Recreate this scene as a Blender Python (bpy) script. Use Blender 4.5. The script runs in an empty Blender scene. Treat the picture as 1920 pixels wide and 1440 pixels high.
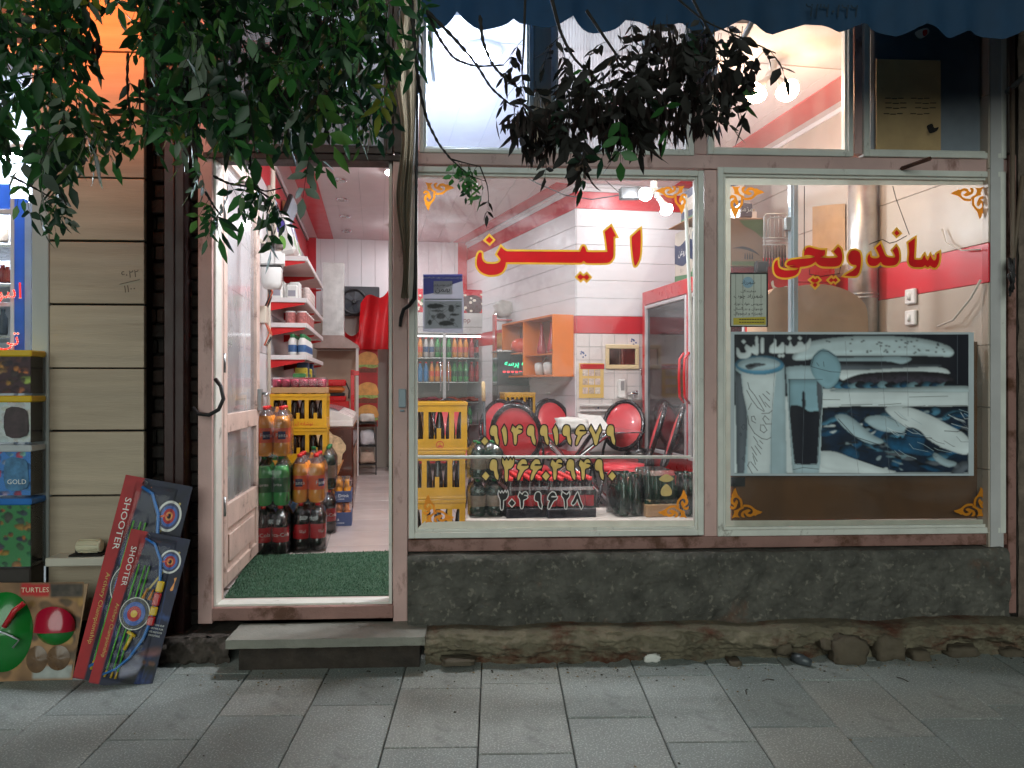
import bpy, bmesh, math, random
from mathutils import Vector, Matrix, noise
from mathutils.geometry import tessellate_polygon

R = math.radians
PI = math.pi
rnd = random.Random(11)
sc = bpy.context.scene
COL = sc.collection

# ------------------------------------------------------------------ camera
F = 1442.0                                    # focal length in pixels of a 1920 px wide frame
CAM = Vector((0.0, -3.9, 1.39))
YAW = R(3.2)
cd = bpy.data.cameras.new('camera')
cam = bpy.data.objects.new('camera', cd)
COL.objects.link(cam)
cam.location = CAM
cam.rotation_euler = (R(90), 0, -YAW)
cd.sensor_width = 36.0
cd.lens = 36.0 * F / 1920.0
cd.clip_start = 0.05
cd.clip_end = 500.0
sc.camera = cam

# ------------------------------------------------------------------ world and the one sun lamp (night: dim)
SUN_EL, SUN_AZ = R(17), R(-8)                # street light falls from behind and left of the camera
w = bpy.data.worlds.new('World')
sc.world = w
w.use_nodes = True
nt = w.node_tree
sky = nt.nodes.new('ShaderNodeTexSky')
sky.sky_type = 'NISHITA'
sky.sun_disc = False
sky.sun_elevation = R(-3)
sky.sun_rotation = R(180) + SUN_AZ
bg = nt.nodes['Background']
nt.links.new(sky.outputs[0], bg.inputs[0])
bg.inputs[1].default_value = 0.15
sl = bpy.data.lights.new('sun', 'SUN')
sl.energy = 1.3
sl.angle = R(45)
sl.color = (0.90, 1.0, 0.93)
sun = bpy.data.objects.new('sun', sl)
COL.objects.link(sun)
sdir = Vector((math.sin(SUN_AZ) * math.cos(SUN_EL), -math.cos(SUN_AZ) * math.cos(SUN_EL), math.sin(SUN_EL)))
sun.rotation_euler = sdir.to_track_quat('Z', 'Y').to_euler()
sun.location = (-2, -8, 9)
sc.view_settings.view_transform = 'Standard'
sc.view_settings.look = 'None'
sc.view_settings.exposure = 0.0
sc.view_settings.gamma = 1.0
sc.render.engine = 'CYCLES'
sc.cycles.use_denoising = True
sc.cycles.max_bounces = 8
sc.cycles.transparent_max_bounces = 20
sc.cycles.diffuse_bounces = 3
sc.cycles.glossy_bounces = 3
sc.cycles.transmission_bounces = 6
sc.cycles.sample_clamp_indirect = 4.0
sc.cycles.use_adaptive_sampling = True
sc.cycles.adaptive_threshold = 0.03
sc.cycles.caustics_reflective = False
sc.cycles.caustics_refractive = False

# ------------------------------------------------------------------ measuring helpers
FWD = Vector((math.sin(YAW), math.cos(YAW), 0))
RGT = Vector((math.cos(YAW), -math.sin(YAW), 0))
UP = Vector((0, 0, 1))


def ray(px, py):
    return FWD + RGT * ((px - 960) / F) + UP * ((720 - py) / F)


def onY(px, py, Y=0.0):
    d = ray(px, py)
    return CAM + d * ((Y - CAM.y) / d.y)


def onZ(px, py, Z):
    d = ray(px, py)
    return CAM + d * ((Z - CAM.z) / d.z)


def atd(px, py, d):
    return CAM + ray(px, py) * d


def WL(lat, d, z=0.0):
    p = CAM + RGT * lat + FWD * d
    return Vector((p.x, p.y, z))


def X0(px, Y=0.0):
    return onY(px, 720, Y).x


def Z0(px, py, Y=0.0):
    return onY(px, py, Y).z


ZF = Z0(565, 1133)                            # shop floor level
ZC = CAM.z + 1.90                             # shop ceiling
SU = ray(705, 720).normalized()               # depth direction of the room, a little skew to the street
SV = Vector((SU.y, -SU.x, 0))
SROT = math.atan2(-SU.x, SU.y)


def lin(c):
    c = c / 255.0
    return c / 12.92 if c <= 0.04045 else ((c + 0.055) / 1.055) ** 2.4


def S(r, g, b):
    return (lin(r), lin(g), lin(b))


# ------------------------------------------------------------------ mesh builder
class MB:
    def __init__(self):
        self.v, self.f, self.m, self.s = [], [], [], []
        self.M = None

    def add(self, vs, fs, mi=0, smooth=False):
        o = len(self.v)
        if self.M is not None:
            vs = [self.M @ Vector(p) for p in vs]
        self.v += [tuple(p) for p in vs]
        for k, f in enumerate(fs):
            self.f.append(tuple(i + o for i in f))
            self.m.append(mi[k] if isinstance(mi, (list, tuple)) else mi)
            self.s.append(smooth)
        return self

    def box(self, x0, x1, y0, y1, z0, z1, mi=0, b=0.0):
        if x1 < x0: x0, x1 = x1, x0
        if y1 < y0: y0, y1 = y1, y0
        if z1 < z0: z0, z1 = z1, z0
        if b <= 0:
            vs = [(x, y, z) for z in (z0, z1) for y in (y0, y1) for x in (x0, x1)]
            fs = [(0, 2, 3, 1), (4, 5, 7, 6), (0, 1, 5, 4), (2, 6, 7, 3), (0, 4, 6, 2), (1, 3, 7, 5)]
            return self.add(vs, fs, mi)
        b = min(b, (x1 - x0) * .45, (y1 - y0) * .45, (z1 - z0) * .45)
        lo, hi = (x0, y0, z0), (x1, y1, z1)
        vs, ix = [], {}
        for sx in (0, 1):
            for sy in (0, 1):
                for sz in (0, 1):
                    c = [hi[0] if sx else lo[0], hi[1] if sy else lo[1], hi[2] if sz else lo[2]]
                    s = (sx, sy, sz)
                    for a in range(3):
                        p = list(c)
                        for k in range(3):
                            if k != a:
                                p[k] += -b if s[k] else b
                        ix[(s, a)] = len(vs)
                        vs.append(p)
        fs = []
        for a in range(3):
            o = [k for k in range(3) if k != a]
            for q in (0, 1):
                ring = []
                for (i, j) in ((0, 0), (1, 0), (1, 1), (0, 1)):
                    s = [0, 0, 0]
                    s[a], s[o[0]], s[o[1]] = q, i, j
                    ring.append(ix[(tuple(s), a)])
                flip = (q == 1) if a == 1 else (q == 0)
                fs.append(tuple(ring[::-1]) if flip else tuple(ring))
        for a in range(3):
            o = [k for k in range(3) if k != a]
            for (i, j) in ((0, 0), (1, 0), (1, 1), (0, 1)):
                s0, s1 = [0, 0, 0], [0, 0, 0]
                s0[o[0]] = s1[o[0]] = i
                s0[o[1]] = s1[o[1]] = j
                s1[a] = 1
                s0, s1 = tuple(s0), tuple(s1)
                fs.append((ix[(s0, o[0])], ix[(s0, o[1])], ix[(s1, o[1])], ix[(s1, o[0])]))
        for sx in (0, 1):
            for sy in (0, 1):
                for sz in (0, 1):
                    s = (sx, sy, sz)
                    fs.append((ix[(s, 0)], ix[(s, 1)], ix[(s, 2)]))
        return self.add(vs, fs, mi)

    def quad(self, a, b, c, d, mi=0):
        return self.add([a, b, c, d], [(0, 1, 2, 3)], mi)

    def poly(self, pts2, fn, mi=0):
        """flat filled polygon: pts2 in 2D, fn maps (a, b) to 3D"""
        tri = tessellate_polygon([[Vector((p[0], p[1], 0)) for p in pts2]])
        return self.add([fn(*p) for p in pts2], [tuple(t) for t in tri], mi)

    def prism(self, pts2, fn0, fn1, mi=0, mside=None):
        n = len(pts2)
        tri = tessellate_polygon([[Vector((p[0], p[1], 0)) for p in pts2]])
        vs = [fn0(*p) for p in pts2] + [fn1(*p) for p in pts2]
        fs = [tuple(t) for t in tri] + [tuple(i + n for i in t[::-1]) for t in tri]
        ms = [mi] * len(fs)
        for i in range(n):
            j = (i + 1) % n
            fs.append((i, j, j + n, i + n))
            ms.append(mi if mside is None else mside)
        return self.add(vs, fs, ms)

    def tube(self, pts, r, n=8, mi=0, cap=True, smooth=True, closed=False):
        pts = [Vector(p) for p in pts]
        m = len(pts)
        rs = r if isinstance(r, (list, tuple)) else [r] * m
        vs, fs = [], []
        prev = None
        for i, p in enumerate(pts):
            if closed:
                t = pts[(i + 1) % m] - pts[i - 1]
            else:
                t = pts[min(i + 1, m - 1)] - pts[max(i - 1, 0)]
            if t.length < 1e-9: t = Vector((0, 0, 1))
            t.normalize()
            if prev is None:
                a = Vector((0, 0, 1)) if abs(t.z) < .9 else Vector((1, 0, 0))
                nx = t.cross(a).normalized()
            else:
                nx = (prev - t * prev.dot(t))
                nx = nx.normalized() if nx.length > 1e-6 else t.orthogonal().normalized()
            prev = nx
            ny = t.cross(nx)
            for k in range(n):
                an = 2 * PI * k / n
                vs.append(p + (nx * math.cos(an) + ny * math.sin(an)) * rs[i])
        for i in range(m if closed else m - 1):
            i2 = (i + 1) % m
            for k in range(n):
                k2 = (k + 1) % n
                fs.append((i * n + k, i * n + k2, i2 * n + k2, i2 * n + k))
        self.add(vs, fs, mi, smooth)
        if cap and not closed:
            o = len(self.v) - len(vs)
            self.f.append(tuple(o + k for k in range(n))[::-1]); self.m.append(mi); self.s.append(False)
            self.f.append(tuple(o + (m - 1) * n + k for k in range(n))); self.m.append(mi); self.s.append(False)
        return self

    def lathe(self, prof, n=12, mi=0, c=(0, 0, 0), smooth=True, capb=True, capt=True, sq=None):
        """prof: list of (r, z) or (r, z, mat index of the band above)"""
        vs, fs, ms = [], [], []
        for q in prof:
            for k in range(n):
                an = 2 * PI * (k + .5) / n
                vs.append((c[0] + q[0] * math.cos(an), c[1] + q[0] * math.sin(an), c[2] + q[1]))
        for i in range(len(prof) - 1):
            for k in range(n):
                k2 = (k + 1) % n
                fs.append((i * n + k, i * n + k2, (i + 1) * n + k2, (i + 1) * n + k))
                ms.append(prof[i][2] if len(prof[i]) > 2 else mi)
        self.add(vs, fs, ms, smooth)
        o = len(self.v) - len(vs)
        if capb and prof[0][0] > 1e-5:
            self.f.append(tuple(o + k for k in range(n))[::-1]); self.m.append(ms[0]); self.s.append(False)
        if capt and prof[-1][0] > 1e-5:
            self.f.append(tuple(o + (len(prof) - 1) * n + k for k in range(n))); self.m.append(ms[-1]); self.s.append(False)
        return self

    def grid(self, fn, nu, nv, mi=0, smooth=True):
        vs = [fn(i / nu, j / nv) for j in range(nv + 1) for i in range(nu + 1)]
        fs = [(j * (nu + 1) + i, j * (nu + 1) + i + 1, (j + 1) * (nu + 1) + i + 1, (j + 1) * (nu + 1) + i)
              for j in range(nv) for i in range(nu)]
        return self.add(vs, fs, mi, smooth)

    def text(self, key, fn, h, mi=0, align='c'):
        """flat lettering: fn maps (a, b) to 3D, h is the cap height"""
        vs, fs, x0, x1, y0, y1 = TX[key]
        k = h / max(1e-6, (y1 - y0))
        ox = {'c': (x0 + x1) / 2, 'l': x0, 'r': x1}[align]
        oy = (y0 + y1) / 2
        return self.add([fn((p[0] - ox) * k, (p[1] - oy) * k) for p in vs], fs, mi)

    def mesh(self, name, mats):
        me = bpy.data.meshes.new(name)
        me.from_pydata(self.v, [], self.f)
        for mt in (mats if isinstance(mats, (list, tuple)) else [mats]):
            me.materials.append(mt)
        me.polygons.foreach_set('material_index', self.m)
        me.polygons.foreach_set('use_smooth', self.s)
        me.update()
        return me

    def build(self, name, mats, parent=None, world=False, **kw):
        return put(self.mesh(name, mats), name, parent, world, **kw)


def put(me, name, parent=None, world=False, loc=None, rot=None):
    o = bpy.data.objects.new(name, me)
    COL.objects.link(o)
    if loc is not None: o.location = loc
    if rot is not None: o.rotation_euler = rot
    if parent is not None:
        o.parent = parent
        if world:
            o.matrix_parent_inverse = rootmat(parent).inverted()
    return o


def rootmat(o):
    M = Matrix.LocRotScale(o.location, o.rotation_euler, o.scale)
    if o.parent is not None:
        M = rootmat(o.parent) @ o.matrix_parent_inverse @ M
    return M


def thing(name, label, cat, loc=(0, 0, 0), rotz=0.0, group=None, rot=None):
    o = bpy.data.objects.new(name, None)
    COL.objects.link(o)
    o.empty_display_size = 0.05
    o.location = loc
    o.rotation_euler = rot if rot is not None else (0, 0, rotz)
    return tag(o, label, cat, group)


def tag(o, label=None, cat=None, group=None, kind=None):
    if label: o['label'] = label
    if cat: o['category'] = cat
    if group: o['group'] = group
    if kind: o['kind'] = kind
    return o


def dup(root, loc=None, rot=None, label=None, group=None):
    r = root.copy(); COL.objects.link(r)
    if loc is not None: r.location = loc
    if rot is not None: r.rotation_euler = rot
    if label: r['label'] = label
    if group: r['group'] = group

    def kids(src, dst):
        for ch in list(src.children):
            c = ch.copy(); COL.objects.link(c); c.parent = dst
            c.matrix_parent_inverse = ch.matrix_parent_inverse.copy()
            kids(ch, c)
    kids(root, r)
    return r


def smooth_poly(pts, sub=4):
    """closed Catmull-Rom; a point given as (x, y, 1) stays a sharp corner"""
    n = len(pts)
    out = []
    for i in range(n):
        p0, p1, p2, p3 = (pts[(i + k - 1) % n] for k in range(4))
        c1, c2 = len(p1) > 2, len(p2) > 2
        a = p1 if c1 else p0
        d = p2 if c2 else p3
        for k in range(sub):
            t = k / sub
            q = []
            for ax in (0, 1):
                q.append(.5 * (2 * p1[ax] + (p2[ax] - a[ax]) * t + (2 * a[ax] - 5 * p1[ax] + 4 * p2[ax] - d[ax]) * t * t
                               + (-a[ax] + 3 * p1[ax] - 3 * p2[ax] + d[ax]) * t ** 3))
            out.append(tuple(q))
    return out


def area2(p):
    return sum(p[i][0] * p[(i + 1) % len(p)][1] - p[(i + 1) % len(p)][0] * p[i][1] for i in range(len(p))) / 2


def offset_poly(p, wd):
    n = len(p)
    s = 1 if area2(p) > 0 else -1
    out = []
    for i in range(n):
        a, b, c = Vector(p[i - 1]), Vector(p[i]), Vector(p[(i + 1) % n])
        e1, e2 = (b - a), (c - b)
        if e1.length < 1e-9: e1 = e2
        if e2.length < 1e-9: e2 = e1
        e1.normalize(); e2.normalize()
        n1, n2 = Vector((e1.y, -e1.x)) * s, Vector((e2.y, -e2.x)) * s
        m = n1 + n2
        m = m.normalized() if m.length > 1e-6 else n1
        k = 1 / max(.55, m.dot(n1))
        q = b + m * wd * k
        out.append((q.x, q.y))
    return out


# ------------------------------------------------------------------ lettering: bundled fonts, Persian joined by presentation forms
_AR = {'ا': 'FE8D FE8E', 'ب': 'FE8F FE90 FE91 FE92', 'پ': 'FB56 FB57 FB58 FB59', 'ت': 'FE95 FE96 FE97 FE98',
       'ج': 'FE9D FE9E FE9F FEA0', 'چ': 'FB7A FB7B FB7C FB7D', 'ح': 'FEA1 FEA2 FEA3 FEA4', 'خ': 'FEA5 FEA6 FEA7 FEA8',
       'د': 'FEA9 FEAA', 'ذ': 'FEAB FEAC', 'ر': 'FEAD FEAE', 'ز': 'FEAF FEB0', 'س': 'FEB1 FEB2 FEB3 FEB4',
       'ش': 'FEB5 FEB6 FEB7 FEB8', 'غ': 'FECD FECE FECF FED0', 'ف': 'FED1 FED2 FED3 FED4', 'ک': 'FB8E FB8F FB90 FB91',
       'گ': 'FB92 FB93 FB94 FB95', 'ل': 'FEDD FEDE FEDF FEE0', 'م': 'FEE1 FEE2 FEE3 FEE4', 'ن': 'FEE5 FEE6 FEE7 FEE8',
       'و': 'FEED FEEE', 'ه': 'FEE9 FEEA FEEB FEEC', 'ی': 'FBFC FBFD FBFE FBFF'}


def fa(s):
    out = []
    for i, ch in enumerate(s):
        if ch not in _AR:
            out.append(ch); continue
        fm = [chr(int(x, 16)) for x in _AR[ch].split()]
        pv = i > 0 and s[i - 1] in _AR and len(_AR[s[i - 1]].split()) == 4
        nx = i + 1 < len(s) and s[i + 1] in _AR and len(fm) == 4
        out.append(fm[3] if pv and nx else fm[1] if pv else fm[2] if nx else fm[0])
    return ''.join(out[::-1])


TEXTS = {
    'shop_shahrzad': fa('شهرزاد چوب'), 'rep': fa('نمایندگی'), 'l1': fa('سرویس خواب نوزاد'), 'l2': fa('نوجوان و بزرگسال'),
    'l3': fa('جهیزیه و ترمووال'), 'logo': fa('شهرزاد'), 'bahman': fa('بهمن'), 'gallery': fa('گالری موسیقی'),
    'line': fa('مرکز تخصصی فروش و تعمیر ساز و اکسسوری'), 'shooter': 'SHOOTER', 'champ': 'Archery Championship',
    'turtles': 'TURTLES', 'corner': 'corner shop', 'fanta': 'Fanta', 'sprite': 'Sprite', 'coke': 'Coca-Cola',
    'cokefa': fa('کوکا'), 'juice': 'Fruit Drink', 'juice2': 'JUICE DRINK', 'mega': 'Mega', 'golden': 'GOLD', 'phone': '۲۲۱۰۳۱۲',
    'pencil1': '۶۰۲۲', 'pencil2': '۱۱۰۰', 'led1': fa('اس'), 'led2': fa('تی'), 'led_green': fa('اله چره پرسه'),
    'instr': 'SUCTION CUP', 'instr2': 'ARROWS FOR', 'instr3': 'SAFE INDOOR', 'instr4': 'SHOOTING', 'crate': fa('نوشابه ایران'),
    'box': fa('روغن'), 'boxn': '۵۸۰', 'soup': fa('آش').replace('آ', ''), 'calendar': fa('تقویم'), 'maz': fa('مزمز'),
}


def make_texts():
    obs = {}
    for k, s in TEXTS.items():
        c = bpy.data.curves.new('lettering', 'FONT')
        c.body = s; c.size = 1.0; c.resolution_u = 2
        o = bpy.data.objects.new('lettering', c)
        COL.objects.link(o); obs[k] = o
    dg = bpy.context.evaluated_depsgraph_get()
    out = {}
    for k, o in obs.items():
        me = bpy.data.meshes.new_from_object(o.evaluated_get(dg))
        vs = [(v.co.x, v.co.y) for v in me.vertices]
        fs = [tuple(p.vertices) for p in me.polygons]
        xs, ys = [p[0] for p in vs] or [0, 1], [p[1] for p in vs] or [0, 1]
        out[k] = (vs, fs, min(xs), max(xs), min(ys), max(ys))
        bpy.data.meshes.remove(me)
    for o in obs.values():
        c = o.data
        bpy.data.objects.remove(o); bpy.data.curves.remove(c)
    return out


TX = make_texts()


# ------------------------------------------------------------------ materials
_mats = {}


def mat(name, col, rough=.5, metal=0.0, var=.12, vs=5.0, bump=0.0, bs=60.0, dirt=None, emit=None, spec=.5, coat=0.0,
        stretch=(1, 1, 1), sub=0.0, alpha=1.0, speck=None):
    """Principled with noise-driven colour, roughness and relief. dirt=(colour, amount 0..1, scale, stretch)"""
    if name in _mats: return _mats[name]
    m = bpy.data.materials.new(name)
    m.use_nodes = True
    t = m.node_tree
    N, L = t.nodes, t.links
    p = N['Principled BSDF']
    p.inputs['Roughness'].default_value = rough
    p.inputs['Metallic'].default_value = metal
    p.inputs['Specular IOR Level'].default_value = spec
    p.inputs['Coat Weight'].default_value = coat
    p.inputs['Alpha'].default_value = alpha
    base = None
    tc = N.new('ShaderNodeTexCoord')
    mp = N.new('ShaderNodeMapping')
    mp.inputs['Scale'].default_value = stretch
    L.new(tc.outputs['Object'], mp.inputs[0])
    vec = mp.outputs[0]

    def nz(scale, detail=4, v=None, rgh=.6):
        n = N.new('ShaderNodeTexNoise')
        n.inputs['Scale'].default_value = scale
        n.inputs['Detail'].default_value = detail
        n.inputs['Roughness'].default_value = rgh
        L.new(v or vec, n.inputs['Vector'])
        return n.outputs[0]

    def mix(fac, a, b, bt='MIX'):
        x = N.new('ShaderNodeMix'); x.data_type = 'RGBA'; x.blend_type = bt
        for sock, val in ((x.inputs[0], fac), (x.inputs[6], a), (x.inputs[7], b)):
            if hasattr(val, 'is_linked') or hasattr(val, 'links'): L.new(val, sock)
            elif isinstance(val, (int, float)): sock.default_value = val
            else: sock.default_value = (*val, 1)
        return x.outputs[2]

    def ramp(sock, a, b):
        r = N.new('ShaderNodeMapRange')
        r.inputs[1].default_value, r.inputs[2].default_value = a, b
        L.new(sock, r.inputs[0])
        return r.outputs[0]
    if var > 0:
        lo = tuple(max(0, c * (1 - var)) for c in col)
        hi = tuple(min(1, c * (1 + var)) for c in col)
        base = mix(ramp(nz(vs), .3, .7), lo, hi)
    if speck:
        base = mix(ramp(nz(speck[1], 2, rgh=.5), speck[2], speck[2] + .12), base if base else col, speck[0])
    if dirt:
        v2 = vec
        if len(dirt) > 3:
            mp2 = N.new('ShaderNodeMapping'); mp2.inputs['Scale'].default_value = dirt[3]
            L.new(tc.outputs['Object'], mp2.inputs[0]); v2 = mp2.outputs[0]
        thr = .75 - .45 * dirt[1]
        base = mix(ramp(nz(dirt[2], 6, v2, .7), thr, thr + .14), base if base else col, dirt[0])
    if base is not None: L.new(base, p.inputs['Base Color'])
    else: p.inputs['Base Color'].default_value = (*col, 1)
    if rough > .12:
        r = ramp(nz(vs * 2.3), .25, .75)
        mr = N.new('ShaderNodeMapRange')
        mr.inputs[3].default_value, mr.inputs[4].default_value = rough * .8, min(1, rough * 1.2)
        L.new(r, mr.inputs[0]); L.new(mr.outputs[0], p.inputs['Roughness'])
    if bump > 0:
        b = N.new('ShaderNodeBump'); b.inputs['Strength'].default_value = min(1.0, bump); b.inputs['Distance'].default_value = .01
        L.new(nz(bs, 5), b.inputs['Height']); L.new(b.outputs[0], p.inputs['Normal'])
    if emit:
        p.inputs['Emission Color'].default_value = (*emit[0], 1)
        p.inputs['Emission Strength'].default_value = emit[1]
    _mats[name] = m
    return m


def glassmat(name, tint=(1, 1, 1), gloss=1.0, rough=.02, haze=0.0, hazecol=(.8, .82, .85), hs=(3, 3, 3), hz=(.45, .75), veil=0.0):
    """thin sheet: see-through with a Fresnel reflection and a patchy film of dirt"""
    if name in _mats: return _mats[name]
    m = bpy.data.materials.new(name); m.use_nodes = True
    t = m.node_tree; N, L = t.nodes, t.links
    N.remove(N['Principled BSDF'])
    out = N['Material Output']
    tr = N.new('ShaderNodeBsdfTransparent'); tr.inputs[0].default_value = (*tint, 1)
    gl = N.new('ShaderNodeBsdfGlossy'); gl.inputs['Roughness'].default_value = rough
    fr = N.new('ShaderNodeFresnel'); fr.inputs[0].default_value = 1.45
    mu = N.new('ShaderNodeMath'); mu.operation = 'MULTIPLY'; mu.inputs[1].default_value = gloss
    L.new(fr.outputs[0], mu.inputs[0])
    mx = N.new('ShaderNodeMixShader')
    L.new(mu.outputs[0], mx.inputs[0]); L.new(tr.outputs[0], mx.inputs[1]); L.new(gl.outputs[0], mx.inputs[2])
    last = mx.outputs[0]
    if haze > 0 or veil > 0:
        tc = N.new('ShaderNodeTexCoord'); mp = N.new('ShaderNodeMapping'); mp.inputs['Scale'].default_value = hs
        nz = N.new('ShaderNodeTexNoise'); nz.inputs['Scale'].default_value = 1; nz.inputs['Detail'].default_value = 6
        nz.inputs['Distortion'].default_value = .6
        L.new(tc.outputs['Object'], mp.inputs[0]); L.new(mp.outputs[0], nz.inputs['Vector'])
        mr = N.new('ShaderNodeMapRange')
        mr.inputs[1].default_value, mr.inputs[2].default_value = hz
        mr.inputs[3].default_value, mr.inputs[4].default_value = veil, veil + haze
        L.new(nz.outputs[0], mr.inputs[0])
        df = N.new('ShaderNodeBsdfDiffuse'); df.inputs[0].default_value = (*hazecol, 1)
        tl = N.new('ShaderNodeBsdfTranslucent'); tl.inputs[0].default_value = (*hazecol, 1)
        ad = N.new('ShaderNodeMixShader'); ad.inputs[0].default_value = .6
        L.new(df.outputs[0], ad.inputs[1]); L.new(tl.outputs[0], ad.inputs[2])
        m2 = N.new('ShaderNodeMixShader')
        L.new(mr.outputs[0], m2.inputs[0]); L.new(last, m2.inputs[1]); L.new(ad.outputs[0], m2.inputs[2])
        last = m2.outputs[0]
    L.new(last, out.inputs[0])
    _mats[name] = m
    return m


def glow(name, col, strength):
    if name in _mats: return _mats[name]
    m = bpy.data.materials.new(name); m.use_nodes = True
    N, L = m.node_tree.nodes, m.node_tree.links
    N.remove(N['Principled BSDF'])
    e = N.new('ShaderNodeEmission'); e.inputs[0].default_value = (*col, 1); e.inputs[1].default_value = strength
    L.new(e.outputs[0], N['Material Output'].inputs[0])
    _mats[name] = m
    return m


def softmat(name, col, trans=.35, rough=.6):
    """cloth, thin plastic or leaf: diffuse that lets some light through"""
    if name in _mats: return _mats[name]
    m = bpy.data.materials.new(name); m.use_nodes = True
    N, L = m.node_tree.nodes, m.node_tree.links
    p = N['Principled BSDF']; p.inputs['Roughness'].default_value = rough
    tc = N.new('ShaderNodeTexCoord'); nz = N.new('ShaderNodeTexNoise'); nz.inputs['Scale'].default_value = 9; nz.inputs['Detail'].default_value = 4
    L.new(tc.outputs['Object'], nz.inputs['Vector'])
    x = N.new('ShaderNodeMix'); x.data_type = 'RGBA'
    x.inputs[6].default_value = (*[c * .72 for c in col], 1); x.inputs[7].default_value = (*[min(1, c * 1.2) for c in col], 1)
    L.new(nz.outputs[0], x.inputs[0]); L.new(x.outputs[2], p.inputs['Base Color'])
    tl = N.new('ShaderNodeBsdfTranslucent'); L.new(x.outputs[2], tl.inputs[0])
    mx = N.new('ShaderNodeMixShader'); mx.inputs[0].default_value = trans
    L.new(p.outputs[0], mx.inputs[1]); L.new(tl.outputs[0], mx.inputs[2]); L.new(mx.outputs[0], N['Material Output'].inputs[0])
    _mats[name] = m
    return m


RUST = (.09, .03, .012)
PINK = mat('pink_frame_paint', S(202, 166, 160), .45, var=.14, vs=3, bump=.15, bs=90, dirt=(S(120, 78, 64), .42, 5.0, (1.2, 1.2, .5)))
PINKLOW = mat('rust_worn_pink_paint', S(146, 108, 100), .5, var=.2, vs=4, bump=.25, bs=70, dirt=(RUST, .55, 6.0))
CREAMFR = mat('chipped_white_frame_paint', S(214, 214, 206), .4, var=.10, vs=7, bump=.18, bs=80, dirt=(S(105, 92, 78), .30, 9.0, (1, 1, .6)))
DOORPAINT = mat('worn_cream_door_paint', S(206, 182, 170), .45, var=.14, vs=6, bump=.2, bs=80, dirt=(RUST, .42, 7.0))
DARKRED = mat('dark_red_steel', S(52, 20, 18), .45, var=.25, vs=4, bump=.12, bs=60, dirt=(S(30, 14, 12), .3, 5))
DARK = mat('dark_recess', S(26, 22, 20), .8, var=.3, vs=8)
ALU = mat('dull_aluminium', S(170, 175, 176), .35, .8, var=.1, vs=6)
STEEL = mat('brushed_steel', S(190, 190, 188), .28, 1.0, var=.12, vs=4, stretch=(1, 1, .2))
CHROME = mat('chrome', S(215, 215, 218), .12, 1.0, var=.04)
BLACKP = mat('black_plastic', S(22, 22, 24), .35, var=.2)
BLACKM = mat('black_tube_paint', S(24, 23, 26), .28, var=.2, coat=.3)
WHITEP = mat('white_plastic', S(225, 224, 220), .35, var=.05)
REDP = mat('red_gloss_paint', S(196, 24, 30), .3, var=.10, coat=.3)
YELLOWP = mat('yellow_crate_plastic', S(198, 146, 22), .38, var=.14, vs=7, bump=.08, bs=50, dirt=(S(120, 80, 20), .18, 9))
PAPER = mat('white_paper', S(222, 220, 214), .7, var=.05)
CARD = mat('brown_cardboard', S(168, 132, 92), .75, var=.12, vs=9)
GLASS = glassmat('window_glass', (.97, .985, .98), .9, .03, haze=.05, veil=.015, hs=(2.2, 2.2, 5))
GLASSH = glassmat('smeared_window_glass', (.97, .985, .98), .9, .03, haze=.16, veil=.02, hs=(2.4, 2.4, 7), hz=(.46, .8))
WRAP = glassmat('shrink_wrap', (.99, .99, .99), 1.3, .12, haze=.10, veil=.02, hs=(9, 9, 4), hz=(.5, .75))
INK = mat('black_ink', S(28, 26, 28), .6, var=.1)
INKRED = mat('red_ink', S(190, 26, 30), .5, var=.06)
INKWHITE = mat('white_ink', S(232, 232, 228), .5, var=.03)
INKBLUE = mat('blue_ink', S(58, 62, 140), .5, var=.08)
# ================================================================== flat print: a painted vertex-colour sheet
import numpy as np


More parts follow.
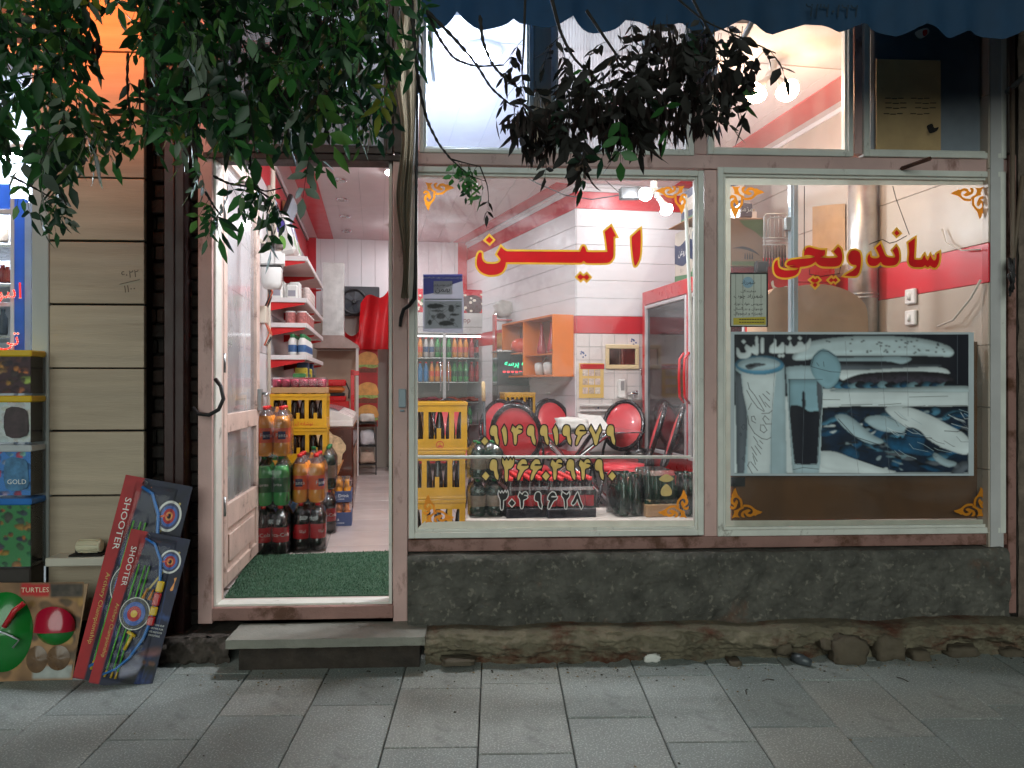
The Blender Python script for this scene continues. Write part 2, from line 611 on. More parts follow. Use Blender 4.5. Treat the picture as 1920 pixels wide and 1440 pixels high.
class Paint:
    def __init__(s, x0, y0, x1, y1, W, base, seed=1):
        s.x0, s.y0, s.x1, s.y1, s.W = x0, y0, x1, y1, W
        s.H = max(2, int(round(W * (y1 - y0) / (x1 - x0))))
        s.a = np.empty((s.H, s.W, 3)); s.a[:] = base
        s.X, s.Y = np.meshgrid(np.linspace(x0, x1, s.W), np.linspace(y0, y1, s.H))
        s.rs = np.random.RandomState(seed)
        s.k = (s.W - 1) / (x1 - x0)

    def noise(s, cells):
        out = np.zeros((s.H, s.W)); amp = 1.0; tot = 0
        for o in range(3):
            n = max(2, int(cells * 2 ** o)); m_ = max(2, int(n * s.H / s.W) + 1)
            g = s.rs.rand(m_ + 1, n + 1)
            fx = np.linspace(0, n - 1e-3, s.W); fy = np.linspace(0, m_ - 1e-3, s.H)
            ix, iy = fx.astype(int), fy.astype(int)
            u, v = fx - ix, (fy - iy)[:, None]
            u = u * u * (3 - 2 * u); v = v * v * (3 - 2 * v)
            r0 = g[iy][:, ix] * (1 - u) + g[iy][:, ix + 1] * u
            r1 = g[iy + 1][:, ix] * (1 - u) + g[iy + 1][:, ix + 1] * u
            out += amp * (r0 * (1 - v) + r1 * v); tot += amp; amp *= .55
        return out / tot - .5

    @staticmethod
    def blur(m_, r):
        r = int(r)
        if r < 1: return m_
        for ax in (0, 1):
            p_ = np.pad(m_, [(r + 1, r) if k == ax else (0, 0) for k in (0, 1)], mode='edge')
            c = np.cumsum(p_, axis=ax)
            n = 2 * r + 1
            m_ = (c[n:] - c[:-n]) / n if ax == 0 else (c[:, n:] - c[:, :-n]) / n
        return m_

    def mask(s, pts):
        m_ = np.zeros((s.H, s.W), bool)
        n = len(pts)
        for i in range(n):
            (xa, ya), (xb, yb) = pts[i][:2], pts[(i + 1) % n][:2]
            if ya == yb: continue
            cond = ((ya > s.Y) != (yb > s.Y)) & (s.X < (xb - xa) * (s.Y - ya) / (yb - ya) + xa)
            m_ ^= cond
        return m_.astype(float)

    def poly(s, pts, col, soft=1, shade=.35, grain=.15, cells=14, light=(-.3, -1), alpha=1.0):
        m_ = s.mask(pts)
        if m_.sum() == 0: return
        e = s.blur(m_, soft)
        c = np.empty_like(s.a); c[:] = col
        if shade:
            b = s.blur(s.blur(m_, 5), 5)
            gy, gx = np.gradient(b)
            lit = -(gx * light[0] + gy * light[1]) * -9
            sh = 1 - shade * (1 - np.clip(b * 1.5 - .45, 0, 1)) + np.clip(lit, -.4, .4) * shade
            c *= sh[..., None]
        if grain: c *= (1 + 2 * grain * s.noise(cells))[..., None]
        k = (e * alpha)[..., None]
        s.a = s.a * (1 - k) + c * k

    def stroke(s, lines, col, w=1.0):
        for ln in lines:
            for i in range(len(ln) - 1):
                (xa, ya), (xb, yb) = ln[i][:2], ln[i + 1][:2]
                d = math.hypot(xb - xa, yb - ya)
                if d < 1e-6: continue
                t = np.clip(((s.X - xa) * (xb - xa) + (s.Y - ya) * (yb - ya)) / d / d, 0, 1)
                q = np.hypot(s.X - xa - t * (xb - xa), s.Y - ya - t * (yb - ya))
                k = np.clip((w * .5 + .5 / s.k - q) * s.k, 0, 1)[..., None] * .9
                s.a = s.a * (1 - k) + np.array(col) * k

    def disc(s, cx, cy, r, col, ry=None, **kw):
        s.poly([(cx + r * math.cos(t), cy + (ry or r) * math.sin(t)) for t in [2 * PI * k / 30 for k in range(30)]], col, **kw)

    def build(s, name, fn, parent, rough=.45, world=False, coat=0.0):
        vs = [fn(s.X[j, i], s.Y[j, i]) for j in range(s.H) for i in range(s.W)]
        w_ = s.W
        fs = [(j * w_ + i, j * w_ + i + 1, (j + 1) * w_ + i + 1, (j + 1) * w_ + i) for j in range(s.H - 1) for i in range(w_ - 1)]
        me = bpy.data.meshes.new(name)
        me.from_pydata(vs, [], fs)
        at = me.color_attributes.new('print', 'FLOAT_COLOR', 'POINT')
        rgba = np.ones((s.H * s.W, 4), dtype=np.float32)
        rgba[:, :3] = np.clip(s.a, 0, 1).reshape(-1, 3)
        at.data.foreach_set('color', rgba.ravel())
        key = 'printed_sheet_%d_%d' % (rough * 100, coat * 100)
        if key not in _mats:
            mt = bpy.data.materials.new(key); mt.use_nodes = True
            N, L = mt.node_tree.nodes, mt.node_tree.links
            ca = N.new('ShaderNodeVertexColor'); ca.layer_name = 'print'
            p_ = N['Principled BSDF']; p_.inputs['Roughness'].default_value = rough; p_.inputs['Coat Weight'].default_value = coat
            L.new(ca.outputs[0], p_.inputs['Base Color'])
            _mats[key] = mt
        me.materials.append(_mats[key])
        me.update()
        return put(me, name, parent, world)
# ================================================================== GROUND
GZ0, GSL = Z0(900, 1238, -.14), .05           # pavement height at the wall foot and its fall towards the street


def gz(Y):
    return GZ0 + (Y + .14) * GSL


ASPH = mat('street_asphalt', (.05, .05, .052), .85, var=.25, vs=3, bump=.4, bs=120)
mb = MB()
mb.quad((-120, -120, gz(-8) - .12), (120, -120, gz(-8) - .12), (120, 60, gz(-8) - .12), (-120, 60, gz(-8) - .12))
tag(mb.build('ground', ASPH), 'dark asphalt street and ground', None, kind='structure')

GRANITE = [mat('granite_slab_' + n, c, .62, var=.16, vs=3.2, bump=.35, bs=150, speck=(tuple(q * 1.75 for q in c), 130, .54),
               dirt=(tuple(q * .55 for q in c), .40, 2.6)) for n, c in
           (('a', S(138, 143, 139)), ('b', S(130, 137, 134)), ('c', S(141, 144, 139)))]
JOINT = mat('dark_joint_dirt', S(44, 42, 38), .9, var=.3, vs=20, bump=.4, bs=90)
mb = MB()
mb.quad((-7, -5.2, gz(-5.2) - .022), (7, -5.2, gz(-5.2) - .022), (7, .3, gz(.3) - .022), (-7, .3, gz(.3) - .022))
pave = tag(mb.build('pavement', JOINT), 'grey granite slab pavement in front of the shops', None, kind='structure')
PANG = R(-2.0)
pdir = Vector((-math.sin(PANG), math.cos(PANG), 0)); pperp = Vector((pdir.y, -pdir.x, 0))
SW_ = .363


def groundpt(px, py):
    d = ray(px, py)
    # plane z = GZ0 + (Y+.14)*GSL
    t = (GZ0 + (CAM.y + .14) * GSL - CAM.z) / (d.z - d.y * GSL)
    return CAM + d * t


pref = groundpt(895, 1440)
anch = {-3: (220, 1344), -2: (420, 1324), -1: (620, 1292), 0: (800, 1283), 1: (985, 1346), 2: (1150, 1392), 3: (1330, 1364), 4: (1480, 1276),
        5: (1660, 1350)}
for k in range(-12, 13):
    if k - 1 in anch:
        q = groundpt(*anch[k - 1]) - pref
        ph = q.dot(pdir)
    else:
        ph = rnd.uniform(0, .6)
    ln = .51 if k - 1 in (-1, 4) else .60
    j0 = -6
    for j in range(j0, 8):
        a0, a1 = (k - 1) * SW_, k * SW_
        b0, b1 = ph + j * ln, ph + (j + 1) * ln
        c = pref + pperp * ((a0 + a1) / 2) + pdir * ((b0 + b1) / 2)
        if c.y < -4.6 or c.y > .1 or abs(c.x) > 4.2: continue
        hx, hy = (a1 - a0) / 2 - .0025, (b1 - b0) / 2 - .0025
        m = MB()
        m.box(-hx, hx, -hy, hy, -.04, 0, rnd.randrange(1), b=.004)
        o = m.build('paving_slab', GRANITE[rnd.choice((0, 0, 1, 1, 2))], pave)
        o.location = (c.x, c.y, gz(c.y) + rnd.uniform(-.002, .002))
        o.rotation_euler = (math.atan(GSL) + rnd.uniform(-.003, .003), rnd.uniform(-.003, .003), PANG)


# ================================================================== SHOP FRONT
def fb(m, px0, py0, px1, py1, Y0, Y1, mi=0, b=0.0):
    yf = min(Y0, Y1)
    pc = (px0 + px1) / 2
    m.box(X0(px0, yf), X0(px1, yf), Y0, Y1, Z0(pc, py1, yf), Z0(pc, py0, yf), mi, b)
    return m


def one(name, mt, parent, px0, py0, px1, py1, Y0, Y1, b=.003):
    return fb(MB(), px0, py0, px1, py1, Y0, Y1, 0, b).build(name, mt, parent, True)


front = thing('shop_front', 'pink framed sandwich shop front with two large windows, open door and rough plinth', 'building', (X0(1100), .02, 0))

# plinth: rough rendered wall below the windows
PLINTH = mat('rough_dark_render', S(84, 82, 76), .95, var=.45, vs=9, bump=1.0, bs=45, speck=(S(120, 116, 106), 38, .60), dirt=(S(104, 74, 58), .34, 2.4))
xa, xb = X0(764, -.09), X0(1893, -.09)
za, zb = Z0(1300, 1172, -.09), Z0(1300, 1038, -.09)


def plin(u, v):
    x = xa + (xb - xa) * u
    n = noise.fractal((x * 9, v * 3.5, 1.3), 1, 2, 5)
    n2 = noise.noise((x * 2.3, v * 1.2, 7))
    edge = max(0, (v - .9) / .1)
    big = max(0, noise.noise((x * 5, v * 2.2, 3)) - .28) * .06
    return (x, -.09 + n * .013 + .007 * noise.noise((x * 42, v * 15, 5)) + n2 * .010 + edge ** 2 * .02 + big, za + (zb - za) * v + (noise.noise((x * 6, 0, 2)) * .008 if v > .99 else 0))


m = MB()
m.grid(plin, 460, 64)
m.grid(lambda u, v: (xa + (xb - xa) * u, (plin(u, 1)[1]) * (1 - v) + .12 * v, plin(u, 1)[2] + .002 * v), 460, 3)
m.grid(lambda u, v: (xa, plin(0, v)[1] * (1 - u) + .12 * u, za + (zb - za) * v), 3, 20)
m.build('plinth', PLINTH, front, True)

# crumbling ledge under it
LEDGE = mat('crumbling_stone_ledge', S(112, 104, 86), .92, var=.35, vs=7, bump=1.0, bs=60, dirt=(S(86, 50, 34), .55, 4.0, (1, 1, 2.2)))
la, lb = X0(796, -.2), X0(2080, -.2)
lz = Z0(1300, 1166, -.1)


def ledge(u, v):
    x = la + (lb - la) * u
    hgt = lz - gz(-.2)
    pr = [(-.08, 1.02), (-.15, 1.0), (-.195, .93), (-.215, .78), (-.22, .60), (-.20, .42), (-.165, .26), (-.175, .12), (-.19, -.06)]
    q = v * (len(pr) - 1)
    i = min(int(q), len(pr) - 2); f = q - i
    y = pr[i][0] * (1 - f) + pr[i + 1][0] * f
    z = pr[i][1] * (1 - f) + pr[i + 1][1] * f
    n = noise.fractal((x * 11, v * 5, 4.2), 1, 2, 5)
    n2 = noise.noise((x * 3.1, v * 2, 9))
    amp = .4 + 1.0 * min(1, v * 1.6)
    drop = max(0, noise.noise((x * 2.2, .3, 5)) - .1) * .06 * (1 - v)
    return (x + n * .006, y + n * .026 * amp + .010 * noise.noise((x * 34, v * 16, 8)) * amp + n2 * .022 * amp, gz(-.2) + hgt * z + n2 * .008 - drop)


m = MB()
m.grid(ledge, 520, 48)
led = m.build('foundation_ledge', LEDGE, front, True)
STONE = mat('rough_field_stone', S(92, 82, 68), .85, var=.25, vs=6, bump=.7, bs=40)


def rock(m, c, s, seed, n=10):
    vs, fs = [], []
    for j in range(n + 1):
        for i in range(2 * n):
            th, ph = PI * j / n, 2 * PI * i / (2 * n)
            d = Vector((math.sin(th) * math.cos(ph), math.sin(th) * math.sin(ph), math.cos(th)))
            k = max(abs(d.x), abs(d.y), abs(d.z))
            d = d / (k ** .85)
            r = 1 + .26 * noise.noise(d * 1.6 + Vector((seed, 0, 0))) + .07 * noise.noise(d * 5 + Vector((0, seed, 0)))
            vs.append((c[0] + d.x * s[0] * r, c[1] + d.y * s[1] * r, c[2] + d.z * s[2] * r))
    for j in range(n):
        for i in range(2 * n):
            i2 = (i + 1) % (2 * n)
            fs.append((j * 2 * n + i, j * 2 * n + i2, (j + 1) * 2 * n + i2, (j + 1) * 2 * n + i))
    m.add(vs, fs, 0, True)


for (px, py, sx, sz, dy) in ((1590, 1222, .082, .075, -.235), (1665, 1212, .075, .06, -.20), (1720, 1228, .05, .03, -.205), (860, 1238, .08, .014, -.215),
                             (1375, 1240, .03, .012, -.225), (1545, 1205, .03, .028, -.19), (1465, 1212, .04, .03, -.17),
                             (1800, 1220, .08, .03, -.18), (1890, 1225, .06, .03, -.18)):
    c = onY(px, py, dy)
    m = MB(); rock(m, c, (sx, .05, sz), px * .37)
    m.build('stone', STONE, led, True)

# left foot under the post beside the step
m = MB()
xl, xr = X0(292, -.12), X0(430, -.12)
m.grid(lambda u, v: (xl + (xr - xl) * u, -.10 - .03 * math.sin(v * 3) + .03 * noise.fractal((u * 9, v * 5, 2), 1, 2, 4),
                     gz(-.15) - .02 + (Z0(360, 1190, -.12) - gz(-.15)) * v), 50, 14)
m.grid(lambda u, v: (xl + (xr - xl) * u, -.10 + .25 * v, Z0(360, 1190, -.12) - .02 + .012 * noise.noise((u * 8, v * 4, 1))), 40, 6)
m.build('rubble_footing', mat('dark_rubble', S(70, 62, 56), .95, var=.4, vs=8, bump=1, bs=40), front, True)

# posts and beams (folded steel painted pink)
one('post', PINK, front, 371, -80, 398, 1170, -.02, .07)
one('post', PINK, front, 737, 300, 764, 1172, -.02, .07)
one('post', PINK, front, 1321, 318, 1345, 1026, 0, .07)
one('post', PINK, front, 1602, -80, 1619, 289, 0, .07)
one('post', PINK, front, 1302, -80, 1326, 289, 0, .07)
one('post', PINKLOW, front, 1891, 290, 1906, 1150, -.02, .07)
one('post', mat('brown_weathered_post', S(98, 84, 76), .6, var=.2, vs=5, bump=.2), front, 1888, -80, 1903, 287, -.02, .07)
one('beam', PINK, front, 768, 290, 1889, 316, -.012, .07)
one('beam', PINKLOW, front, 765, 1006, 1889, 1028, -.012, .08)
one('threshold_beam', PINKLOW, front, 398, 1138, 737, 1162, -.03, .06)
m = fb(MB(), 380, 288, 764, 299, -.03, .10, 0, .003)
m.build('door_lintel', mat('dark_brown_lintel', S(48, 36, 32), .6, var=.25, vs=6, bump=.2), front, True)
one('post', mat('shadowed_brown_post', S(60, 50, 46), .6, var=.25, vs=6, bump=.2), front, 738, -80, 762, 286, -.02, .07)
m = MB()
fb(m, 764, 1029, 1893, 1037, .03, .12, 0)
m.build('mortar_gap', DARK, front, True)
# bracket bar sticking out of the beam
m = MB()
a, b_ = onY(1690, 316, -.02), onY(1745, 297, -.16)
m.tube([a, b_], .011, 4, 0, smooth=False)
m.build('bracket_bar', mat('rusty_bar', S(74, 44, 34), .7, var=.3, vs=10), front, True)


def window(px0, py0, px1, py1, fw, name, Y0=-.02, Y1=.045, pane=GLASS, paneY=.015, fmat=CREAMFR, parent=front, steps=True):
    pc = (px0 + px1) / 2
    x0, x1, z0, z1 = X0(px0, Y0), X0(px1, Y0), Z0(pc, py1, Y0), Z0(pc, py0, Y0)
    k = (x1 - x0) / (px1 - px0)
    w_ = fw * k
    m = MB()
    m.box(x0, x0 + w_, Y0, Y1, z0, z1, 0, .003)
    m.box(x1 - w_, x1, Y0, Y1, z0, z1, 0, .003)
    m.box(x0 + w_, x1 - w_, Y0, Y1, z1 - w_, z1, 0, .003)
    m.box(x0 + w_, x1 - w_, Y0, Y1, z0, z0 + w_, 0, .003)
    if steps:
        g = w_ * .45
        for (a, b, c, d) in ((x0 + w_, x0 + w_ + g, z0 + w_, z1 - w_), (x1 - w_ - g, x1 - w_, z0 + w_, z1 - w_),
                             (x0 + w_ + g, x1 - w_ - g, z1 - w_ - g, z1 - w_), (x0 + w_ + g, x1 - w_ - g, z0 + w_, z0 + w_ + g)):
            m.box(a, b, Y0 + .014, Y1 - .012, c, d, 0, .002)
    o = m.build(name, fmat, parent, True)
    if pane is not None:
        m = MB()
        e = .004
        m.quad((x0 + w_ - e, paneY, z0 + w_ - e), (x1 - w_ + e, paneY, z0 + w_ - e), (x1 - w_ + e, paneY, z1 - w_ + e), (x0 + w_ - e, paneY, z1 - w_ + e))
        m.build('pane', pane, o, True)
    return o


win1 = window(766, 315, 1320, 1007, 11, 'window', pane=GLASSH)
win1['label'] = 'left window with red lettering and phone numbers on the glass'
win2 = window(1346, 317, 1887, 1003, 11, 'window', pane=glassmat('dusty_window_glass', (.86, .87, .86), .9, .04, haze=.10, veil=.05, hs=(2.2, 2.2, 6)))
win2['label'] = 'right window with cream border, red lettering and sandwich poster'
FROST = glassmat('frosted_pane', (.55, .64, .80), .7, .08, haze=.06, veil=.16, hazecol=(.42, .52, .72), hs=(2, 2, 1))
RIBBED = glassmat('ribbed_plastic_pane', (.6, .64, .70), .6, .15, haze=.1, veil=.45, hazecol=(.45, .48, .52), hs=(3, 3, 1))
WARMP = glassmat('warm_streaked_pane', (.97, .93, .9), .7, .06, haze=.10, veil=.10, hazecol=(.95, .86, .8), hs=(12, 12, .8))
up1 = window(786, -90, 1001, 287, 9, 'transom_window', pane=FROST, parent=front)
up1b = window(1034, -90, 1302, 289, 9, 'transom_window', pane=None, parent=front)
# the ribbed sheet is corrugated for real
pc = 1168
x0, x1, z0, z1 = X0(1042), X0(1294), Z0(pc, 282), Z0(pc, -82)
m = MB()
n = 130
m.add([(x0 + (x1 - x0) * i / n, .016 + .004 * math.sin(i * 2.2), z) for z in (z0, z1) for i in range(n + 1)],
      [(i, i + 1, n + 2 + i, n + 1 + i) for i in range(n)], 0, True)
m.build('pane', RIBBED, up1b, True)
one('post', mat('tan_timber', S(206, 184, 158), .6, var=.15, vs=4, stretch=(4, 4, .5), bump=.2), front, 1001, -80, 1034, 289, -.005, .06)
up2 = window(1327, -90, 1601, 291, 10, 'transom_window', pane=WARMP)
up3 = window(1620, -90, 1888, 295, 10, 'transom_window', pane=GLASS)
for k, s in ((up1, 'frosted bluish white'), (up1b, 'ribbed translucent'), (up2, 'warm lit'), (up3, 'boarded up dark')):
    k['label'] = s + ' upper window above the shop front'
# the boarded pane behind glass: grey board and the cardboard patch with pen lines
m = fb(MB(), 1632, -80, 1856, 286, .03, .036, 0)
m.build('board', mat('grey_blue_board', S(150, 157, 168), .8, var=.2, vs=3, bump=.1), up3, True)
CARD2 = mat('old_cardboard', S(190, 160, 116), .8, var=.14, vs=5, dirt=(S(100, 78, 52), .25, 6))
m = fb(MB(), 1643, 112, 1764, 289, .005, .010, 0)
cbd = m.build('cardboard_patch', CARD2, up3, True)
m = MB()
for (a, b, y, s) in ((1660, 1745, 184, 3), (1660, 1758, 193, 4), (1661, 1757, 202, 3), (1657, 1745, 213, 3)):
    for q in range(7):
        u0, u1 = a + (b - a) * q / 7, a + (b - a) * (q + .8) / 7
        if q == 3: continue
        p0, p1 = onY(u0, y + (q % 2), .0015), onY(u1, y + q % 2, .0015)
        m.tube([p0, p1], .0022, 4, 0, smooth=False)
m.build('pen_line', INK, up3, True)
m = MB()
m.poly(smooth_poly([(1738, 236), (1748, 232), (1752, 240), (1760, 238), (1756, 246), (1744, 250), (1740, 244)], 3), lambda a, b: onY(a, b, .0012))
m.build('tear', DARK, up3, True)
m = MB()
m.poly(smooth_poly([(1716, 60), (1738, 52), (1742, 62), (1728, 72), (1720, 70)], 3), lambda a, b: onY(a, b, .0125), 0)
m.poly(smooth_poly([(1730, 58), (1738, 56), (1738, 64), (1732, 68)], 3), lambda a, b: onY(a, b, .0110), 1)
m.build('sticker', [PAPER, INKRED], up3, True)

# ---- lettering and film on the glass
SIGNRED = softmat('red_sign_vinyl', S(206, 18, 26), .38, .4)
SIGNYEL = softmat('yellow_sign_vinyl', S(240, 186, 62), .38, .4)
SIGNGOLD = softmat('gold_sign_vinyl', S(226, 200, 116), .38, .45)
SIGNDARK = mat('dark_brown_sign_vinyl', S(34, 10, 9), .5, var=.1)
SIGNBLK = mat('black_sign_vinyl', S(26, 18, 20), .5, var=.1)
SIGNWHT = softmat('white_sign_vinyl', S(226, 226, 222), .38, .5)
ORANGEV = softmat('orange_ornament_vinyl', S(232, 148, 36), .38, .45)


def decal(name, pts, wd, fill, line, parent, Y=.0105, sub=4):
    sp = smooth_poly(pts, sub)
    m = MB()
    m.poly(sp, lambda a, b: onY(a, b, Y), 0)
    if wd:
        inn, outp = offset_poly(sp, -.35), offset_poly(sp, wd)
        n = len(sp)
        vs = [onY(p[0], p[1], Y + .0012) for p in inn] + [onY(p[0], p[1], Y + .0012) for p in outp]
        m.add(vs, [(i, (i + 1) % n, n + (i + 1) % n, n + i) for i in range(n)], 1)
    return m.build(name, [fill, line] if wd else fill, parent, True)


def zz(pts, ox, oy, k):
    return [(ox + p[0] / k, oy + p[1] / k, *p[2:]) for p in pts]


K1 = 5.647
for g in ([(1812, 108, 1), (1718, 192, 1), (1722, 290), (1735, 420), (1748, 485), (1758, 498), (1780, 470), (1805, 400), (1815, 260)],
          [(1500, 80, 1), (1432, 138, 1), (1448, 230), (1462, 352, 1), (1260, 352), (1238, 335), (1222, 300), (1208, 290), (1194, 298), (1178, 335),
           (1158, 350), (1000, 349, 1), (400, 345, 1), (368, 328), (335, 298, 1), (292, 378, 1), (330, 430), (315, 460), (280, 475), (230, 478), (180, 472),
           (145, 445), (132, 405), (132, 370), (118, 355), (100, 365), (85, 400), (78, 450), (85, 510), (120, 560), (180, 590), (235, 597),
           (300, 588), (350, 560), (378, 510), (388, 462, 1), (1000, 467, 1), (1170, 468), (1195, 458), (1210, 446, 1), (1228, 460), (1255, 470),
           (1440, 470), (1490, 455), (1520, 415), (1528, 360), (1528, 192, 1), (1555, 188, 1)],
          [(212, 185, 1), (252, 225, 1), (215, 262, 1), (172, 228, 1)],
          [(1175, 582, 1), (1208, 608), (1242, 586, 1), (1275, 620, 1), (1242, 655, 1), (1210, 628), (1178, 652, 1), (1142, 618, 1)]):
    decal('letter', zz(g, 880, 410, K1), 3.6, SIGNRED, SIGNYEL, win1)
for g in ([(1558, 148, 1), (1485, 200, 1), (1495, 300), (1488, 380), (1500, 430), (1540, 455), (1600, 458), (1640, 455), (1665, 435, 1), (1690, 460),
           (1715, 440, 1), (1745, 460), (1775, 462), (1800, 430), (1815, 370), (1815, 300, 1), (1785, 320, 1), (1780, 370), (1755, 385), (1735, 360),
           (1720, 328, 1), (1705, 360), (1690, 385), (1670, 360), (1658, 325, 1), (1640, 350), (1625, 375), (1565, 378), (1548, 360), (1552, 280)],
          [(1358, 235, 1), (1318, 280, 1), (1340, 320), (1345, 350), (1310, 355), (1250, 340), (1215, 270), (1190, 208, 1), (1142, 255, 1), (1165, 300),
           (1180, 345), (1150, 362), (1110, 360), (1085, 345), (1080, 312, 1), (1058, 340), (1052, 390), (1070, 430), (1105, 445), (1150, 440),
           (1195, 400, 1), (1215, 430), (1250, 442), (1310, 442), (1355, 430), (1385, 390), (1390, 330), (1380, 270)],
          [(1362, 62, 1), (1395, 98, 1), (1362, 125, 1), (1335, 95, 1)],
          [(915, 275), (880, 285), (855, 320), (848, 360), (860, 400), (890, 430), (930, 435), (935, 455), (900, 490), (850, 520), (808, 548, 1),
           (870, 552), (930, 550), (960, 520), (978, 460), (985, 380), (975, 310), (950, 285)],
          [(742, 238, 1), (692, 292, 1), (725, 330), (735, 348), (700, 358), (620, 358), (560, 352, 1), (600, 330), (606, 275, 1), (560, 275), (500, 262),
           (440, 245), (405, 255), (385, 290), (380, 338, 1), (410, 328), (470, 335), (490, 350), (430, 362), (330, 370), (260, 378), (215, 395),
           (195, 425), (215, 442), (300, 434, 1), (225, 450), (260, 464), (320, 467), (300, 485), (240, 490), (170, 488), (120, 465), (105, 430), (102, 378, 1), (75, 400),
           (62, 450), (68, 510), (100, 550), (160, 568), (220, 565), (290, 545), (325, 505), (338, 455, 1), (400, 448), (460, 430), (505, 398, 1),
           (525, 425), (570, 448), (640, 452), (720, 450), (765, 430), (785, 380), (785, 320), (770, 265)],
          [(478, 568, 1), (498, 585), (522, 568, 1), (545, 592, 1), (520, 615, 1), (501, 622), (525, 645, 1), (498, 672, 1), (472, 645, 1), (495, 622),
           (475, 615, 1), (448, 592, 1)],
          [(672, 568, 1), (692, 585), (715, 568, 1), (740, 595, 1), (715, 618, 1), (692, 602), (668, 618, 1), (642, 595, 1)]):
    decal('letter', zz(g, 1440, 420, K1), 3.6, SIGNRED, SIGNYEL, win2)

DIG = {
    '9': (250, 245, [(198, 205), (205, 160), (225, 125), (252, 117), (280, 130), (291, 170), (291, 235), (300, 285), (309, 320), (303, 372, 1), (280, 355),
                     (262, 318), (250, 262), (225, 255), (204, 238)]),
    '1': (382, 250, [(380, 122, 1), (346, 185, 1), (360, 240), (374, 320), (388, 374), (404, 370), (415, 310), (414, 230), (405, 170)]),
    '4': (542, 245, [(490, 122, 1), (470, 185), (490, 215), (500, 260), (505, 340), (516, 368), (532, 362), (543, 310), (547, 240), (585, 222),
                     (612, 195), (590, 178), (560, 172), (570, 158), (612, 160), (600, 128), (575, 115), (548, 130), (532, 158), (515, 145)]),
    '7': (1552, 232, [(1497, 105, 1), (1474, 165), (1500, 210), (1525, 280), (1540, 345), (1555, 362), (1575, 345), (1592, 280), (1605, 220), (1630, 170),
                      (1612, 105, 1), (1585, 165), (1556, 225, 1), (1528, 165)]),
    '6': (1365, 235, [(1350, 112), (1315, 150), (1296, 195), (1300, 225), (1325, 240), (1308, 290), (1298, 340), (1304, 366), (1325, 350), (1350, 295),
                      (1385, 240), (1425, 215), (1438, 185, 1), (1395, 188), (1345, 185), (1360, 165), (1410, 168), (1418, 158, 1), (1400, 118), (1375, 108)]),
    '3': (430, 692, [(362, 548, 1), (356, 600), (375, 650), (388, 700), (390, 790), (402, 836), (420, 825), (428, 760), (430, 690), (465, 675),
                     (492, 640), (505, 595), (498, 546, 1), (482, 580), (458, 548, 1), (432, 585), (410, 552, 1), (388, 585)]),
    '2': (1170, 1090, [(1130, 985, 1), (1122, 1030), (1145, 1065), (1156, 1110), (1162, 1180), (1175, 1195), (1185, 1150), (1182, 1085), (1205, 1055),
                       (1218, 1020), (1214, 985, 1), (1192, 1015), (1165, 1010)]),
    '8': (1315, 1090, [(1320, 985, 1), (1295, 1030), (1270, 1085), (1246, 1130), (1262, 1150, 1), (1295, 1115), (1318, 1070), (1335, 1120), (1368, 1196, 1),
                       (1384, 1165), (1362, 1110), (1342, 1050)]),
    '0': (125, 322, [(128, 268, 1), (176, 322, 1), (130, 378, 1), (80, 325, 1)]),
}
K3 = 6.857
for row, seq, fill, line, gk, wd in (
        ((245, '0', 322), [('0', 126), ('9', 250), ('1', 382), ('4', 542), ('9', 725), ('9', 893), ('1', 1040), ('9', 1183), ('6', 1365), ('7', 1552), ('9', 1748)],
         SIGNGOLD, SIGNDARK, 1.0, 2.3),
        ((690, '0', 770), [('0', 138), ('9', 246), ('3', 430), ('6', 620), ('6', 790), ('0', 913), ('4', 1052), ('9', 1235), ('4', 1415), ('9', 1600), ('0', 1764)],
         SIGNGOLD, SIGNDARK, 1.05, 2.3),
        ((1085, '0', 1118), [('3', 367), ('0', 476), ('4', 622), ('9', 815), ('6', 1000), ('2', 1170), ('8', 1318)], SIGNBLK, SIGNWHT, .82, 1.7)):
    for ch, cx in seq:
        ox, oy, pts = DIG[ch]
        g = 1.0 if (ch in '28' and gk < 1) else gk
        yy = row[2] if ch == '0' else row[0]
        decal('digit', zz([(cx + (p[0] - ox) * g, yy + (p[1] - oy) * g, *p[2:]) for p in pts], 890, 780, K3), wd, fill, line, win1)

# corner ornaments
ORN = [(830, 840), (960, 842), (1080, 810), (1230, 690), (1350, 640), (1470, 605, 1), (1400, 545), (1310, 515), (1220, 460, 1), (1180, 480), (1120, 450),
       (1050, 430), (950, 450), (890, 520), (850, 560), (832, 500), (880, 420, 1), (800, 415), (748, 460), (745, 540), (790, 610), (880, 655), (990, 690),
       (1080, 640, 1), (960, 550, 1), (1060, 520), (1130, 570), (1140, 640), (1080, 720), (960, 765), (830, 770)]
ORN2 = [(430, 380, 1), (540, 420), (710, 410, 1), (640, 500), (690, 640), (830, 720), (830, 770), (770, 790), (640, 690), (500, 640, 1), (510, 560)]


def ornament(px, py, fx, fy, parent, k=19.0):
    for pts in (ORN, [(p[1] - 45, p[0] - 60, *p[2:]) for p in ORN], ORN2):
        decal('corner_ornament', [(px + fx * (p[0] - 430) / k, py + fy * (p[1] - 380) / k, *p[2:]) for p in pts], 0, ORANGEV, None, parent, sub=3)


